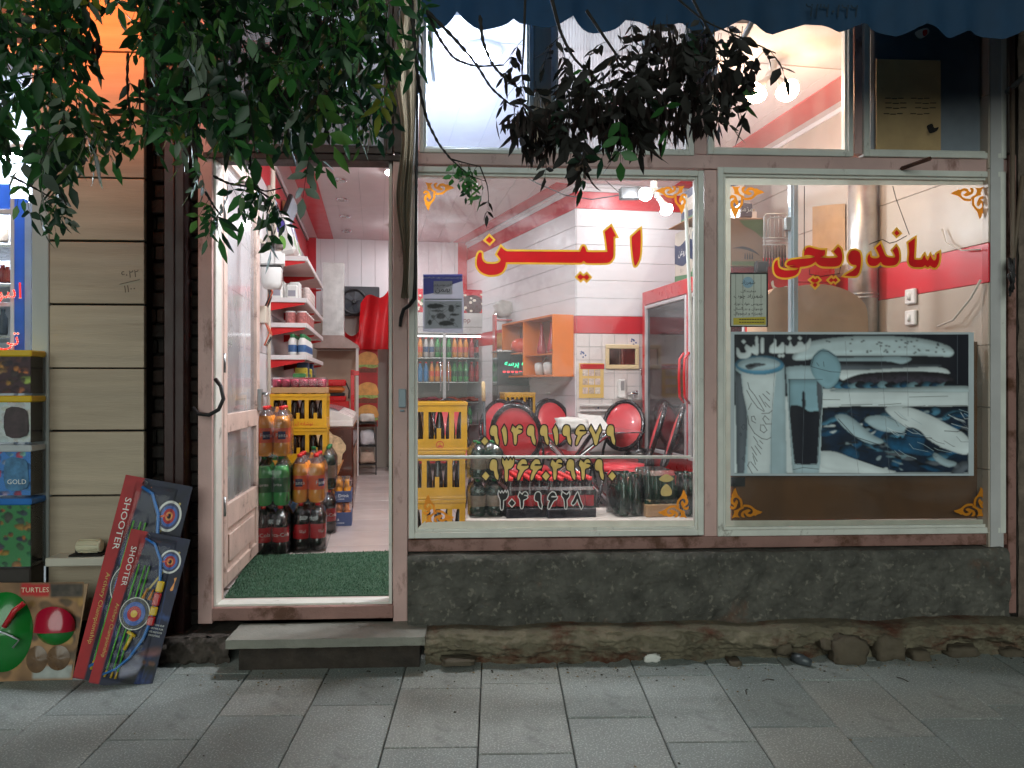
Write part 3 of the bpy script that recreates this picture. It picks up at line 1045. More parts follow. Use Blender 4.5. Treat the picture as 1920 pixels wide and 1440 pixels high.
ornament(797, 341, 1, 1, win1)
ornament(1284, 347, -1, 1, win1)
ornament(797, 981, 1, -1, win1)
ornament(1288, 972, -1, -1, win1)
ornament(1372, 348, 1, 1, win2, 17)
ornament(1844, 350, -1, 1, win2, 17)
ornament(1372, 972, 1, -1, win2, 18)
ornament(1846, 970, -1, -1, win2, 18)
FILM = softmat('cream_film', S(206, 208, 194), .38, .5)
m = MB()
P = lambda a, b: onY(a, b, .0110)
m.poly([(796, 978), (1301, 976), (1301, 992), (779, 994)], P)
m.build('film_strip', FILM, win1, True)
m = MB()
for q in ([(1357, 332), (1362, 327), (1370, 327), (1370, 990), (1357, 990)], [(1370, 327), (1848, 329), (1848, 347), (1370, 347)],
          [(1848, 329), (1870, 329), (1870, 990), (1848, 990)], [(1370, 976), (1848, 974), (1848, 990), (1370, 990)]):
    m.poly(q, P)
m.build('film_border', FILM, win2, True)
# bars across the glass inside window one
m = MB()
m.tube([onY(777, 857, .05), onY(1295, 857, .05)], .0085, 8)
m.build('security_bar', CREAMFR, win1, True)
m = MB()
m.tube([onY(768, 331, .05), onY(1312, 333, .05)], .009, 8)
m.build('security_bar', ALU, win1, True)
m = MB()
m.tube([onY(1285, 365, .07), onY(1307, 866, .07)], .010, 8)
m.build('leaning_rail', CREAMFR, win1, True)
# cracks and wire repair on window two
m = MB()
for line in ([(1674, 349), (1680, 372), (1705, 440)], [(1508, 349), (1508, 470)]):
    m.tube([onY(a, b, .008) for a, b in line], .0022, 4, 0, smooth=False)
m.build('glass_crack', INK, win2, True)
m = MB()
for line in ([(1630, 458), (1645, 452), (1655, 449), (1668, 456), (1680, 453), (1700, 442)], [(1518, 505), (1518, 514), (1540, 518), (1574, 513), (1576, 500)]):
    m.tube([onY(a, b, .008) for a, b in line], .0022, 4, 0, smooth=False)
m.build('glass_crack', INK, win2, True)

# door opening: white inner frame and the leaf folded inwards
m = MB()
for (a, b, c, d) in ((399, 296, 405, 1138), (729, 300, 735, 1138)):
    fb(m, a, b, c, d, .0, .09, 0, .002)
fb(m, 405, 1131, 729, 1138, .0, .09, 0, .002)
dfr = m.build('door_frame', CREAMFR, front, True)
m = fb(MB(), 405, 296, 412, 1131, .06, .12, 0, .002)
m.build('door_stop', DOORPAINT, dfr, True)
h0 = WL((413 - 960) / F * 4.02, 4.02)
h1 = WL((481 - 960) / F * 4.93, 4.93)
dl = (h1 - h0).length
ang = math.atan2(h1.y - h0.y, h1.x - h0.x)
LM = Matrix.Translation((h0.x, h0.y, 0)) @ Matrix.Rotation(ang, 4, 'Z')
zb_, zt_ = ZF + .03, ZF + 2.36
zk, zl, zm = ZF + .36, ZF + .40, 1.18
m = MB(); m.M = LM
t = .02
m.box(0, .075, -t, t, zb_, zt_, 0, .003)
m.box(dl - .085, dl, -t, t, zb_, zt_, 0, .003)
for (a, b) in ((zb_, zb_ + .07), (zk - .03, zl + .06), (zm - .05, zm + .05), (zt_ - .07, zt_)):
    m.box(.075, dl - .085, -t, t, a, b, 0, .003)
door = m.build('door', DOORPAINT, front, True)
m = MB(); m.M = LM
m.box(.075, dl - .085, -.006, .006, zb_ + .07, zk - .03)
m.box(.14, dl - .15, -.016, -.006, zb_ + .11, zk - .07, 0, .004)
m.build('kick_panel', DOORPAINT, door, True)
for a, b in ((zl + .06, zm - .05), (zm + .05, zt_ - .07)):
    m = MB(); m.M = LM
    m.quad((.075, 0, a), (dl - .085, 0, a), (dl - .085, 0, b), (.075, 0, b))
    m.build('pane', glassmat('cloudy_door_glass', (.96, .97, .97), 1.2, .08, haze=.15, veil=.22, hs=(5, 5, 2)), door, True)
m = MB(); m.M = LM
m.box(dl - .075, dl - .02, -.045, -.02, 1.22, 1.36, 0, .004)
m.tube([(dl - .05, -.045, 1.33), (dl - .05, -.08, 1.33), (dl - .13, -.08, 1.32)], .008, 8)
m.build('handle', ALU, door, True)
for zh in (.75, 1.5, 2.3):
    m = MB(); m.M = LM
    m.tube([(-.008, -.022, zh - .05), (-.008, -.022, zh + .05)], .01, 8)
    m.build('hinge', ALU, door, True)

# strike box and small fittings on the right door post
m = fb(MB(), 747, 729, 761, 764, -.045, -.02, 0, .004)
m.tube([onY(750, 770, -.03), onY(758, 770, -.03)], .006, 6)
m.build('strike_box', mat('blue_grey_plastic', S(150, 166, 176), .4), front, True)

# dim transom above the door
tw = window(400, -90, 736, 286, 12, 'transom_window', pane=glassmat('dark_dirty_glass', (.10, .11, .14), .8, .1, haze=.03, veil=.02), fmat=mat('dark_window_bar', S(58, 46, 42), .6, var=.2))
tw['label'] = 'dark upper window above the open door'
for px in (640, 668, 690):
    m = fb(MB(), px, -80, px + 7, 274, -.025, -.012, 0, .001)
    m.build('bar', mat('grey_window_bar', S(120, 116, 116), .5, var=.15), tw, True)

# upper facade above everything, and the hidden sides
RENDERUP = mat('dim_upper_render', S(112, 104, 98), .85, var=.2, vs=3, bump=.4, bs=30)
m = MB()
m.box(X0(306), X0(2150), .02, .25, ZC + .06, ZC + 2.6, 0)
m.build('upper_wall', RENDERUP, front, True)
m = MB()
m.box(X0(1908), X0(2600), .0, .25, gz(0) - .2, ZC + .06, 0)
m.build('side_wall', RENDERUP, front, True)

# bricks in the raw gap left of the door, dark red column between them
BRICK = [mat('dusty_brick_' + n, c, .9, var=.25, vs=12, bump=.6, bs=60) for n, c in (('a', S(46, 34, 29)), ('b', S(36, 30, 27)), ('c', S(54, 38, 31)))]
m = MB()
fb(m, 262, -80, 376, 1200, .10, .2, 0)
gap = m.build('raw_gap_wall', DARK, front, True)
for gx0, gx1 in ((271, 306), (346, 371)):
    z = gz(-.1) + .05
    r = 0
    while z < 3.3:
        h = rnd.uniform(.058, .072)
        xm0, xm1 = X0(gx0, .05), X0(gx1, .05)
        dy = rnd.uniform(-.012, .02)
        sp = xm0 + (xm1 - xm0) * rnd.uniform(.35, .65)
        for (a, b) in ((xm0, sp - .004), (sp + .004, xm1)) if r % 2 and gx0 < 300 else ((xm0, xm1),):
            q = MB()
            q.box(a, b, .055 + dy, .12, z, z + h, 0, .006)
            q.build('brick', BRICK[rnd.randrange(3)], gap, True)
        z += h + .012
        r += 1
m = fb(MB(), 307, -80, 345, 1192, -.03, .09, 0, .004)
m.tube([onY(326, 1190, -.035), onY(326, -60, -.035)], .004, 6)
m.build('column', DARKRED, front, True)

# ================================================================== STEP
STEPM = mat('pale_step_stone', S(132, 131, 122), .75, var=.15, vs=6, bump=.35, bs=70, dirt=(S(92, 86, 74), .3, 6))
m = MB()
sx0, sx1 = X0(424, -.26), X0(797, -.26)
szt = Z0(610, 1168, -.03)
m.grid(lambda u, v: (sx0 + (sx1 - sx0) * u + .01 * noise.noise((v * 3, u * 2, 1)), -.27 + .25 * v + .004 * noise.noise((u * 20, v, 0)), szt + .003 * noise.noise((u * 7, v * 3, 0))), 40, 6)
m.grid(lambda u, v: (sx0 + (sx1 - sx0) * u, -.27 + .004 * noise.noise((u * 20, 0, 0)) * v + .008 * noise.noise((u * 16, v * 2, 4)) * (1 - v), szt - .040 + .040 * v), 40, 4)
m.quad((sx0, -.27, szt - .040), (sx0, -.02, szt - .040), (sx0, -.02, szt), (sx0, -.27, szt))
m.quad((sx1, -.27, szt - .040), (sx1, -.02, szt - .040), (sx1, -.02, szt), (sx1, -.27, szt))
m.quad((sx0, -.27, szt - .040), (sx1, -.27, szt - .040), (sx1, -.02, szt - .040), (sx0, -.02, szt - .040))
m.box(sx0 + .04, sx1 - .03, -.20, -.02, gz(-.2) - .03, szt - .041, 1)
tag(m.build('stone_step', [STEPM, mat('dark_step_base', S(58, 50, 44), .95, var=.4, vs=10, bump=1, bs=50)]), 'low worn stone step below the open shop door', 'step')
# ================================================================== ROOM
LW0, LW1 = WL(-1.60, 4.02), WL(-2.67, 10.0)
BW1, SW1, FR1, RW0 = WL(-.60, 10.37), WL(.61, 7.3), WL(1.87, 7.52), WL(2.50, 4.02)
WALLW = mat('white_wall_panel', S(226, 224, 226), .35, var=.04, vs=3)
WALLB = mat('white_wall_backing', S(190, 188, 188), .6, var=.08)
WALLR = mat('red_wall_band', S(200, 38, 50), .35, var=.06, vs=3)
WALLC = mat('cream_wall_panel', S(184, 172, 158), .4, var=.06, vs=2)
TILEW = mat('glazed_wall_tile', S(226, 218, 214), .18, var=.04, vs=2)
TILEG = mat('tile_grout', S(170, 162, 156), .8, var=.1)


def wallM(A, B):
    a = math.atan2(B.y - A.y, B.x - A.x)
    return Matrix.Translation((A.x, A.y, 0)) @ Matrix.Rotation(a, 4, 'Z'), (B - A).length


def mkwall(name, A, B, desc, rows, vertical=None):
    """rows: list of (z0, z1, material, plank height)"""
    M, ln = wallM(A, B)
    m = MB(); m.M = M
    m.box(0, ln, .002, .08, ZF - .1, ZC + .05)
    wl = tag(m.build(name, WALLB), desc, None, kind='structure')
    for z0, z1, mt, step in rows:
        if vertical and mt is not WALLR:
            k = max(1, round(ln / step))
            for i in range(k):
                q = MB(); q.M = M
                q.box(ln * i / k + .0015, ln * (i + 1) / k - .0015, -.010, .0, z0 + .001, z1 - .001, 0, .002)
                q.build('wall_panel', mt, wl, True)
            continue
        k = max(1, round((z1 - z0) / step))
        for i in range(k):
            q = MB(); q.M = M
            q.box(0, ln, -.010, .0, z0 + (z1 - z0) * i / k + .0015, z0 + (z1 - z0) * (i + 1) / k - .0015, 0, .002)
            q.build('wall_panel', mt, wl, True)
    return wl, M, ln


h = CAM.z
band = [(h + 1.83, ZC, WALLW, .08), (h + 1.665, h + 1.83, WALLR, .17), (h + .648, h + 1.665, WALLW, .17), (h + .48, h + .648, WALLR, .17)]
wf, MF, lnF = mkwall('wall_right_back', SW1, FR1, 'white planked wall with red bands and tiles below', band)
ws, MS, lnS = mkwall('wall_slanted', BW1, SW1, 'slanted white planked wall with red band under the ceiling', band + [(ZF, h + .48, WALLW, .21)])
wb, MBK, lnB = mkwall('wall_back', LW1, BW1, 'white panelled back wall of the shop',
                      [(h + .9, ZC, WALLW, .17), (ZF, h + .9, WALLC, .30)], vertical=True)
m = MB(); m.M = MBK
m.box(0, .12, -.016, -.012, h + .9, ZC); m.build('corner_trim', WALLR, wb, True)
m = MB(); m.M = MBK
m.box(lnB - .13, lnB - .01, -.016, -.012, h + .3, ZC); m.build('corner_trim', WALLR, wb, True)
wl_, ML, lnL = mkwall('wall_left', LW0, LW1, 'white panelled left wall behind the shelves',
                      [(h + 1.6, ZC - .06, WALLR, .25), (h - .1, h + 1.6, WALLW, .34), (ZF, h - .1, WALLW, .34)])
wr, MR, lnR = mkwall('wall_right', FR1, RW0, 'cream right wall with a red band', [(h + .74, ZC, WALLC, .38), (h + .53, h + .74, WALLR, .35), (ZF, h + .53, WALLC, .3)])
# tiles under the band of the far right wall
TILEDEC = mat('blue_flower_glaze', S(80, 96, 150), .25, var=.3, vs=30)
tw_, th_ = .125, .125
zt = h + .478
for r in range(9):
    for c in range(int(lnF / tw_)):
        q = MB(); q.M = MF
        q.box(c * tw_ + .0015, (c + 1) * tw_ - .0015, -.008, 0, zt - (r + 1) * th_ + .0015, zt - r * th_ - .0015, 0, .002)
        if (r, c) in ((1, 0), (0, 4), (5, 1), (4, 6)):
            for k in range(7):
                an = k * 2.4
                cx, cz = (c + .5) * tw_ + math.cos(an) * .012 * (k % 3 + .6), zt - (r + .5) * th_ + math.sin(an) * .013 * (k % 3 + .7)
                q.add([(cx + .009 * math.cos(j * 1.05), -.0088, cz + .009 * math.sin(j * 1.05)) for j in range(6)], [tuple(range(6))], 1)
        q.build('wall_tile', [TILEW, TILEDEC], wf, True)

# floor
FLT = [mat('pinkish_floor_tile_' + n, c, .22, var=.05, vs=2.5, coat=.2) for n, c in (('a', S(216, 200, 194)), ('b', S(208, 193, 188)))]
m = MB()
m.add([(X0(380), .05, ZF - .012), (X0(1880), .05, ZF - .012), (FR1.x + .2, FR1.y + .4, ZF - .012), (BW1.x + .6, BW1.y + .5, ZF - .012), (LW1.x - .3, LW1.y + .4, ZF - .012)],
      [(0, 1, 2, 3, 4)])
fl = tag(m.build('floor', TILEG), 'pale pinkish tiled shop floor', None, kind='structure')
o0 = groundO = WL(-1.55, 4.0)
for i in range(-2, 9):
    for j in range(0, 14):
        c = o0 + SV * ((i + .5) * .5) + SU * ((j + .5) * .5 - .35)
        if c.y < .30 or c.y > 6.4 or c.x < X0(330) - .9: continue
        q = MB()
        q.box(-.248, .248, -.248, .248, -.02, 0, 0, .0015)
        q.build('floor_tile', FLT[(i + j) % 2], fl, loc=(c.x, c.y, ZF), rot=(0, 0, SROT))
# tiled threshold strip just inside the frame
m = MB()
m.box(X0(406), X0(728), .092, .20, ZF - .02, ZF + .004, 0, .002)
m.build('threshold_strip', FLT[0], fl, True)

# ceiling of long panels
CEILP = mat('pale_ceiling_panel', S(216, 206, 206), .4, var=.04)
m = MB()
m.box(X0(310) - 1.2, X0(1900) + .5, .09, 7.2, ZC + .006, ZC + .05)
ce = tag(m.build('ceiling', WALLB), 'pale panelled ceiling with red borders', None, kind='structure')
for i in range(-5, 20):
    for (b0, b1) in ((0.0, 4.15), (4.155, 6.6)):
        base = WL(-1.60, 4.02) + SV * (i * .24)
        q = MB()
        st = b0
        if b0 == 0: st = max(0, (.10 - base.y) / SU.y)
        c0 = base + SU * st + SV * .0015
        c1 = base + SU * b1 + SV * .0015
        wv = SV * .237
        lo, hi = ZC, ZC + .005
        q.add([(p.x, p.y, z) for z in (lo, hi) for p in (c0, c0 + wv, c1 + wv, c1)], [(0, 1, 2, 3), (7, 6, 5, 4), (0, 4, 5, 1), (1, 5, 6, 2), (2, 6, 7, 3), (3, 7, 4, 0)])
        q.build('ceiling_panel', CEILP, ce, True)


def strip(M, x0, x1, o0_, o1_):
    q = MB(); q.M = M
    q.box(x0, x1, -o1_, -o0_, ZC - .007, ZC - .001, 0)
    q.build('red_border_strip', WALLR, ce, True)
    q = MB(); q.M = M
    q.box(x0, x1, -.03, -.011, ZC - .035, ZC - .002, 0, .004)
    q.build('cornice', WALLW, ce, True)


strip(ML, .2, lnL, .14, .34)
strip(MS, 0, lnS - .02, .04, .20)
strip(MR, .05, lnR - .15, .10, .34)
strip(MF, .02, lnF, .001, .002)

# ================================================================== LAMPS
BULBW = glow('warm_bulb_glow', (1.0, .66, .40), 105)
PANELW2 = glow('glare_bulb_glow', (1.0, .84, .66), 14)  # glow of the bulb added for the glare
PANELW = glow('warm_ceiling_glow', (1.0, .86, .72), 26)
BULBC = glow('white_bulb_glow', (.90, .95, 1.0), 680)
PANELG = glow('ceiling_panel_glow', (.97, .97, 1.0), 95)


def bulb_prof(r, gm=0, sm=1):
    pr = [(.016, 0, sm), (.018, .02, sm), (.02, .045, sm), (r * .62, .075, sm), (r * .9, .095, gm)]
    for k in range(1, 9):
        a = k / 8 * PI * .5
        pr.append((r * math.cos(a) * .98 + .0001, .10 + r * 1.05 * math.sin(a), gm))
    return pr


def lamp(name, label, loc, dirs, r, gmat, cord=.3, group=None):
    t_ = thing(name, label, 'lamp', loc, group=group)
    m = MB()
    m.tube([(0, 0, .0), (0, 0, cord)], .004, 6)
    m.build('cord', BLACKP, t_)
    m = MB()
    m.lathe([(.012, .0), (.022, -.01), (.024, -.06), (.018, -.085)], 12)
    for d in dirs:
        d = Vector(d).normalized()
        m.tube([Vector((0, 0, -.07)), Vector((0, 0, -.08)) + d * .05], [.018, .022], 10)
    m.build('holder', WHITEP, t_)
    for d in dirs:
        d = Vector(d).normalized()
        q = MB()
        q.M = Matrix.Translation(Vector((0, 0, -.08)) + d * .045) @ d.to_track_quat('Z', 'Y').to_matrix().to_4x4()
        q.lathe(bulb_prof(r), 18, capt=False)
        q.build('bulb', [gmat, WHITEP], t_)
    return t_


p = atd(1449, 108, 4.55)
lamp('twin_bulb_lamp', 'bare twin bulbs on a white holder behind the upper window', p, [RGT * -.62 - UP * .75, RGT * .42 - UP * .85 - FWD * .35], .072, BULBW, ZC - p.z)
p = atd(1508, 8, 4.6)
lamp('glare_bulb', 'single large glaring bulb half hidden by the awning edge', p, [UP * -1], .10, PANELW2, .1)  # added bulb, stands in for the glare of the twin bulbs
m = MB()
m.lathe([(.135, 0), (.13, .012), (.05, .02), (.01, .022)], 24)
o = m.build('lamp_disc', mat('grey_blue_enamel', S(150, 162, 180), .4), loc=atd(1455, 55, 4.6), rot=(R(38), R(14), 0))
tag(o, 'grey enamel reflector disc above the twin bulbs', 'reflector')
p = atd(1226, 335, 5.2)
lamp('twin_bulb_lamp', 'bare twin bulbs hanging near the top right of the left window', p, [RGT * -.5 - UP * .35 - FWD * .75, RGT * .5 - UP * .75], .045, BULBC, ZC - p.z)
p = atd(862, 112, 4.3)
lamp('twin_bulb_lamp', 'bright twin bulbs behind the frosted upper pane', p, [RGT * .1 - UP * .8 - FWD * .5, RGT * -.75 - UP * .7], .06, BULBC, ZC - p.z)
for (px, py, d, s, lb) in ((905, 45, 4.35, .10, 'round white ceiling lamp behind the frosted pane'),
                           (1188, 321, 6.86, .10, 'small round ceiling lamp above the far wall'), (752, 317, 6.8, .14, 'round ceiling lamp behind the door post'),  # the lamp behind the post is added to light the back left
                           (752, 425, 9.2, .14, 'round ceiling lamp near the drinks cooler')):  # added out of sight as well, lights the rear of the room
    c = atd(px, py, d)
    t_ = thing('ceiling_lamp', lb, 'lamp', (c.x, c.y, ZC))
    m = MB(); m.lathe([(s + .012, -.002), (s + .01, -.03), (s, -.034)], 24, capt=False); m.build('rim', WHITEP, t_)
    m = MB(); m.lathe([(s, -.034), (s * .9, -.045), (.001, -.05)], 24, capb=False, capt=False); m.build('diffuser', PANELW if px == 1500 else PANELG, t_)
for (px, py, wh) in ((637, 337, 'nearest'), (641, 373, 'second nearest'), (647, 405, 'third'), (650, 433, 'farthest')):
    d = 1.9 * F / (720 - py)
    c = atd(px, py, d)
    t_ = thing('recessed_spotlight', wh + ' small chrome ceiling spotlight of the row above the shelves', 'spotlight', (c.x, c.y, ZC), group='row of recessed ceiling spotlights')
    m = MB(); m.lathe([(.065, -.002), (.06, -.012), (.042, -.014), (.036, .02)], 20, capt=False, capb=False); m.build('ring', CHROME, t_)
    m = MB(); m.lathe([(.04, -.004), (.001, -.006)], 16, capb=False, capt=False); m.build('lens', mat('spot_lens', S(220, 214, 205), .2), t_)

# cable and black adapter box under the ceiling
m = MB()
pts = [atd(960, 318, 5.3), atd(1010, 345, 5.3), atd(1060, 366, 5.3), atd(1110, 374, 5.25), atd(1160, 366, 5.2)]
m.tube(pts, .004, 6)
m.tube([atd(1080, 300, 5.3), atd(1120, 325, 5.25), atd(1162, 362, 5.2)], .003, 6)
m.tube([atd(940, 328, 5.2), atd(1100, 337, 5.2), atd(1200, 338, 5.2), atd(1300, 330, 5.2)], .003, 6)
tag(m.build('power_cable', BLACKP), 'thin dark cable sagging across the ceiling of the shop', 'cable')
c = atd(1181, 363, 5.2)
m = MB()
m.box(-.07, .07, -.03, .03, -.04, .04, 0, .006)
m.box(-.075, -.07, -.01, .01, -.01, .01)
tag(m.build('adapter_box', BLACKP, loc=c, rot=(0, R(-3), SROT)), 'black power adapter box hanging beside the twin bulbs', 'adapter')
# ================================================================== GOODS BY THE DOOR
def fl_at(px, py, back=0.0, side=0.0, z=0.0):
    """point on the shop floor under a pixel, moved back along the room"""
    p = onZ(px, py, ZF)
    p = p + SU * back + SV * side
    return Vector((p.x, p.y, ZF + z))


ORANGEJ = mat('orange_soda', (1.0, .36, .045), .15, var=.06, coat=.4)
GREENJ = mat('green_soda_bottle', (.06, .42, .10), .15, var=.1, coat=.4)
COLAJ = mat('dark_cola', S(26, 14, 14), .10, var=.1, spec=.6, coat=.6)
DKGREEN = mat('dark_green_bottle', S(16, 60, 44), .10, var=.1, spec=.6, coat=.6)
BLUEJ = mat('blue_water_bottle', S(60, 140, 200), .15, var=.1, coat=.6)
CLEARP = glassmat('clear_bottle_neck', (.9, .9, .9), 2.0, .08, haze=.05, veil=.10)
LABO = mat('orange_label', (.95, .13, .03), .4, var=.05)
LABR = mat('red_label', S(206, 20, 34), .4, var=.05)
LABG = mat('green_label', S(30, 104, 50), .4, var=.06)
LABB = mat('blue_black_print', S(24, 30, 84), .4, var=.06)
CAPR = mat('red_cap', S(214, 40, 40), .4, var=.05)
CAPG = mat('green_cap', S(30, 110, 60), .4, var=.05)
PROF2L = [(.030, 0), (.046, .010), (.0525, .035), (.0525, .085), (.0505, .092), (.0505, .195), (.0525, .202), (.0525, .225), (.048, .250), (.038, .275)]
NECK = [(.038, .275), (.026, .298), (.0155, .315), (.0145, .334)]


def bottle_meshes(tag_, liq, cap, lab, text=None, tmat=None, n=14, patch=None):
    m = MB(); m.lathe([(r, z, 0) for r, z in PROF2L], n, capt=False)
    m.lathe([(r, z, 1) for r, z in NECK], n, 1, capb=False, capt=False)
    body = m.mesh('bottle', [liq, CLEARP])
    q = MB(); q.lathe([(.0515, .094), (.0522, .10), (.0522, .188), (.0515, .194)], n, capb=False, capt=False)
    rr = .0532
    if patch:
        q.add([(rr * math.sin(a), -rr * math.cos(a), z) for z in (.118, .172) for a in [(-.45 + .9 * i / 6) for i in range(7)]],
              [(i, i + 1, 8 + i, 7 + i) for i in range(6)], 2)
    if text:
        q.text(text, lambda a, b: ((rr + .0006) * math.sin(a / rr), -(rr + .0006) * math.cos(a / rr), .145 + b), .026, 1)
    lb = q.mesh('label', [lab, tmat or INKWHITE, patch or lab])
    c = MB(); c.lathe([(.0165, .318), (.0165, .338), (.014, .342)], n)
    cp = c.mesh('cap', cap)
    return body, lb, cp


B_FANTA = bottle_meshes('f', ORANGEJ, CAPR, LABO, 'fanta', INKWHITE, patch=LABB)
B_SPRITE = bottle_meshes('s', GREENJ, CAPG, LABG, 'sprite', INKWHITE)
B_COKE = bottle_meshes('c', COLAJ, CAPR, LABR, 'coke', INKWHITE)
B_COKEF = bottle_meshes('cf', COLAJ, CAPR, LABR, 'cokefa', INKWHITE)
B_DKG = bottle_meshes('d', DKGREEN, CAPG, mat('beige_label', S(170, 150, 130), .5, var=.2, vs=30))
B_BLUE = bottle_meshes('b', BLUEJ, mat('blue_cap', S(60, 120, 210), .4), mat('blue_label', S(70, 110, 190), .4))


def put_bottle(meshes, parent, x, y, z=0, rz=0, flip=False):
    b = put(meshes[0], 'bottle', parent, loc=(x, y, z), rot=(PI if flip else 0, 0, rz))
    put(meshes[1], 'label', b)
    put(meshes[2], 'cap', b)
    return b


def wrapmesh(w_, d_, h_, flip=False):
    m = MB()

    def fn(u, v):
        a = 2 * PI * u
        ca, sa = math.cos(a), math.sin(a)
        e = 5
        r = (abs(ca) ** e + abs(sa) ** e) ** (-1 / e)
        vv = 1 - v if flip else v
        k = 1.0 if vv < .72 else 1 - .42 * ((vv - .72) / .28) ** 1.5
        n_ = noise.noise((ca * 3, sa * 3, v * 5 + w_ * 9)) * .004
        return ((w_ / 2 * k + n_) * r * ca, (d_ / 2 * k + n_) * r * sa, h_ * v + .01 * noise.noise((ca * 4, sa * 4, 3)) * (1 if .9 < vv else 0))
    m.grid(fn, 48, 14)
    return m.mesh('wrap', WRAP)


def pack(name, label, loc, rz, meshes, nx=2, ny=3, group=None, flip=False, sz=.94):
    t_ = thing(name, label, 'drinks pack', loc, rz, group)
    t_.scale = (1, 1, sz)
    s = .107
    for j in range(ny):
        for i in range(nx):
            put_bottle(meshes, t_, (i - (nx - 1) / 2) * s, (j - (ny - 1) / 2) * s, .342 if flip else .002, rnd.uniform(-.9, .9), flip)
    put(wrapmesh(nx * s + .006, ny * s + .006, .335, flip), 'wrap', t_)
    return t_


pc_ = fl_at(577, 1037, .17)
pack('bottle_pack', 'wrapped pack of dark cola bottles with red labels, right column on the floor', pc_, SROT + .05, B_COKEF)
pack('bottle_pack', 'wrapped pack of orange soda with blue logos, on the right hand cola pack', pc_ + UP * .318 + SU * .01, SROT - .04, B_FANTA)
pl_ = fl_at(508, 1045, .17)
pack('bottle_pack', 'wrapped pack of dark cola bottles at the foot of the door side stack', pl_, SROT - .02, B_COKE)
pack('bottle_pack', 'wrapped pack of clear green lemon soda, middle of the door side stack', pl_ + UP * .318, SROT + .03, B_SPRITE)
pack('bottle_pack', 'wrapped pack of orange soda on top of the door side stack', pl_ + UP * .636 + SV * .005, SROT, B_FANTA)
pb_ = fl_at(592, 1012, .16)
pack('bottle_pack', 'dark cola pack standing behind the right hand column', pb_ + SU * .20 + SV * .02, SROT, B_COKE)
pack('bottle_pack', 'dark green bottle pack behind the orange soda, near the yellow crates', pb_ + SU * .20 + UP * .318 + SV * .02, SROT, B_DKG)
pack('bottle_pack', 'blue water bottles behind the lemon soda, between the columns', fl_at(528, 1012, .3), SROT, B_BLUE, 2, 2)


# ---- yellow crates
def side_panel(m, w_, h_, holes, t=.012, y=0.0):
    """upright panel in XZ with rectangular holes, built from strips"""
    xs = sorted({0, w_} | {q for hh in holes for q in hh[:2]})
    zs = sorted({0, h_} | {q for hh in holes for q in hh[2:4]})
    for i in range(len(xs) - 1):
        col = []
        for k in range(len(zs) - 1):
            cx, cz = (xs[i] + xs[i + 1]) / 2, (zs[k] + zs[k + 1]) / 2
            if any(a < cx < b and c < cz < d for a, b, c, d in holes): continue
            col.append([zs[k], zs[k + 1]])
        mer = []
        for c in col:
            if mer and abs(mer[-1][1] - c[0]) < 1e-6: mer[-1][1] = c[1]
            else: mer.append(c)
        for a, b in mer:
            m.box(xs[i] - w_ / 2, xs[i + 1] - w_ / 2, y, y + t, a, b)


def crate_mesh(w_, d_, h_, kind):
    m = MB()
    if kind == 'short':
        hs = [(.07 * w_, .20 * w_, .24 * h_, .80 * h_), (.29 * w_, .44 * w_, .24 * h_, .80 * h_), (.44 * w_, .52 * w_, .46 * h_, .80 * h_),
              (.52 * w_, .67 * w_, .24 * h_, .80 * h_), (.76 * w_, .89 * w_, .24 * h_, .80 * h_)]
    else:
        hs = []
        for k in range(3):
            a = (.06 + .31 * k) * w_
            hs += [(a, a + .09 * w_, .28 * h_, .82 * h_), (a + .09 * w_, a + .15 * w_, .45 * h_, .82 * h_), (a + .15 * w_, a + .24 * w_, .28 * h_, .82 * h_)]
    side_panel(m, w_, h_, hs, .012, -d_ / 2)
    side_panel(m, w_, h_, hs, .012, d_ / 2 - .012)
    M0 = m.M
    m.M = Matrix.Rotation(PI / 2, 4, 'Z')
    side_panel(m, d_ - .024, h_, [(.1 * d_, .4 * d_, .3 * h_, .8 * h_), (.5 * d_, .8 * d_, .3 * h_, .8 * h_)], .012, -w_ / 2)
    side_panel(m, d_ - .024, h_, [(.1 * d_, .4 * d_, .3 * h_, .8 * h_), (.5 * d_, .8 * d_, .3 * h_, .8 * h_)], .012, w_ / 2 - .012)
    m.M = M0
    m.box(-w_ / 2 + .012, w_ / 2 - .012, -d_ / 2 + .012, d_ / 2 - .012, 0, .010)
    # rims
    for (z0, z1) in ((h_ - .022, h_ - .001), (.0, .016)):
        m.box(-w_ / 2 - .004, w_ / 2 + .004, -d_ / 2 - .004, -d_ / 2 - .0005, z0, z1, 0, .002)
        m.box(-w_ / 2 - .004, -w_ / 2 - .0005, -d_ / 2, d_ / 2, z0, z1, 0, .002)
        m.box(w_ / 2 + .0005, w_ / 2 + .004, -d_ / 2, d_ / 2, z0, z1, 0, .002)
    return m.mesh('crate', YELLOWP)


BRB = mat('brown_glass_bottle', S(30, 16, 10), .08, var=.1, coat=.6)
m = MB(); m.lathe([(.028, 0), (.03, .01), (.03, .13), (.024, .165), (.013, .20), (.0125, .238), (.015, .24), (.015, .25)], 10)
BRBM = m.mesh('glass_bottle', BRB)
m = MB(); m.lathe([(.032, 0), (.034, .02), (.034, .12), (.024, .20), (.0135, .245), (.015, .25), (.016, .262)], 10)
BRBL = m.mesh('glass_bottle', BRB)


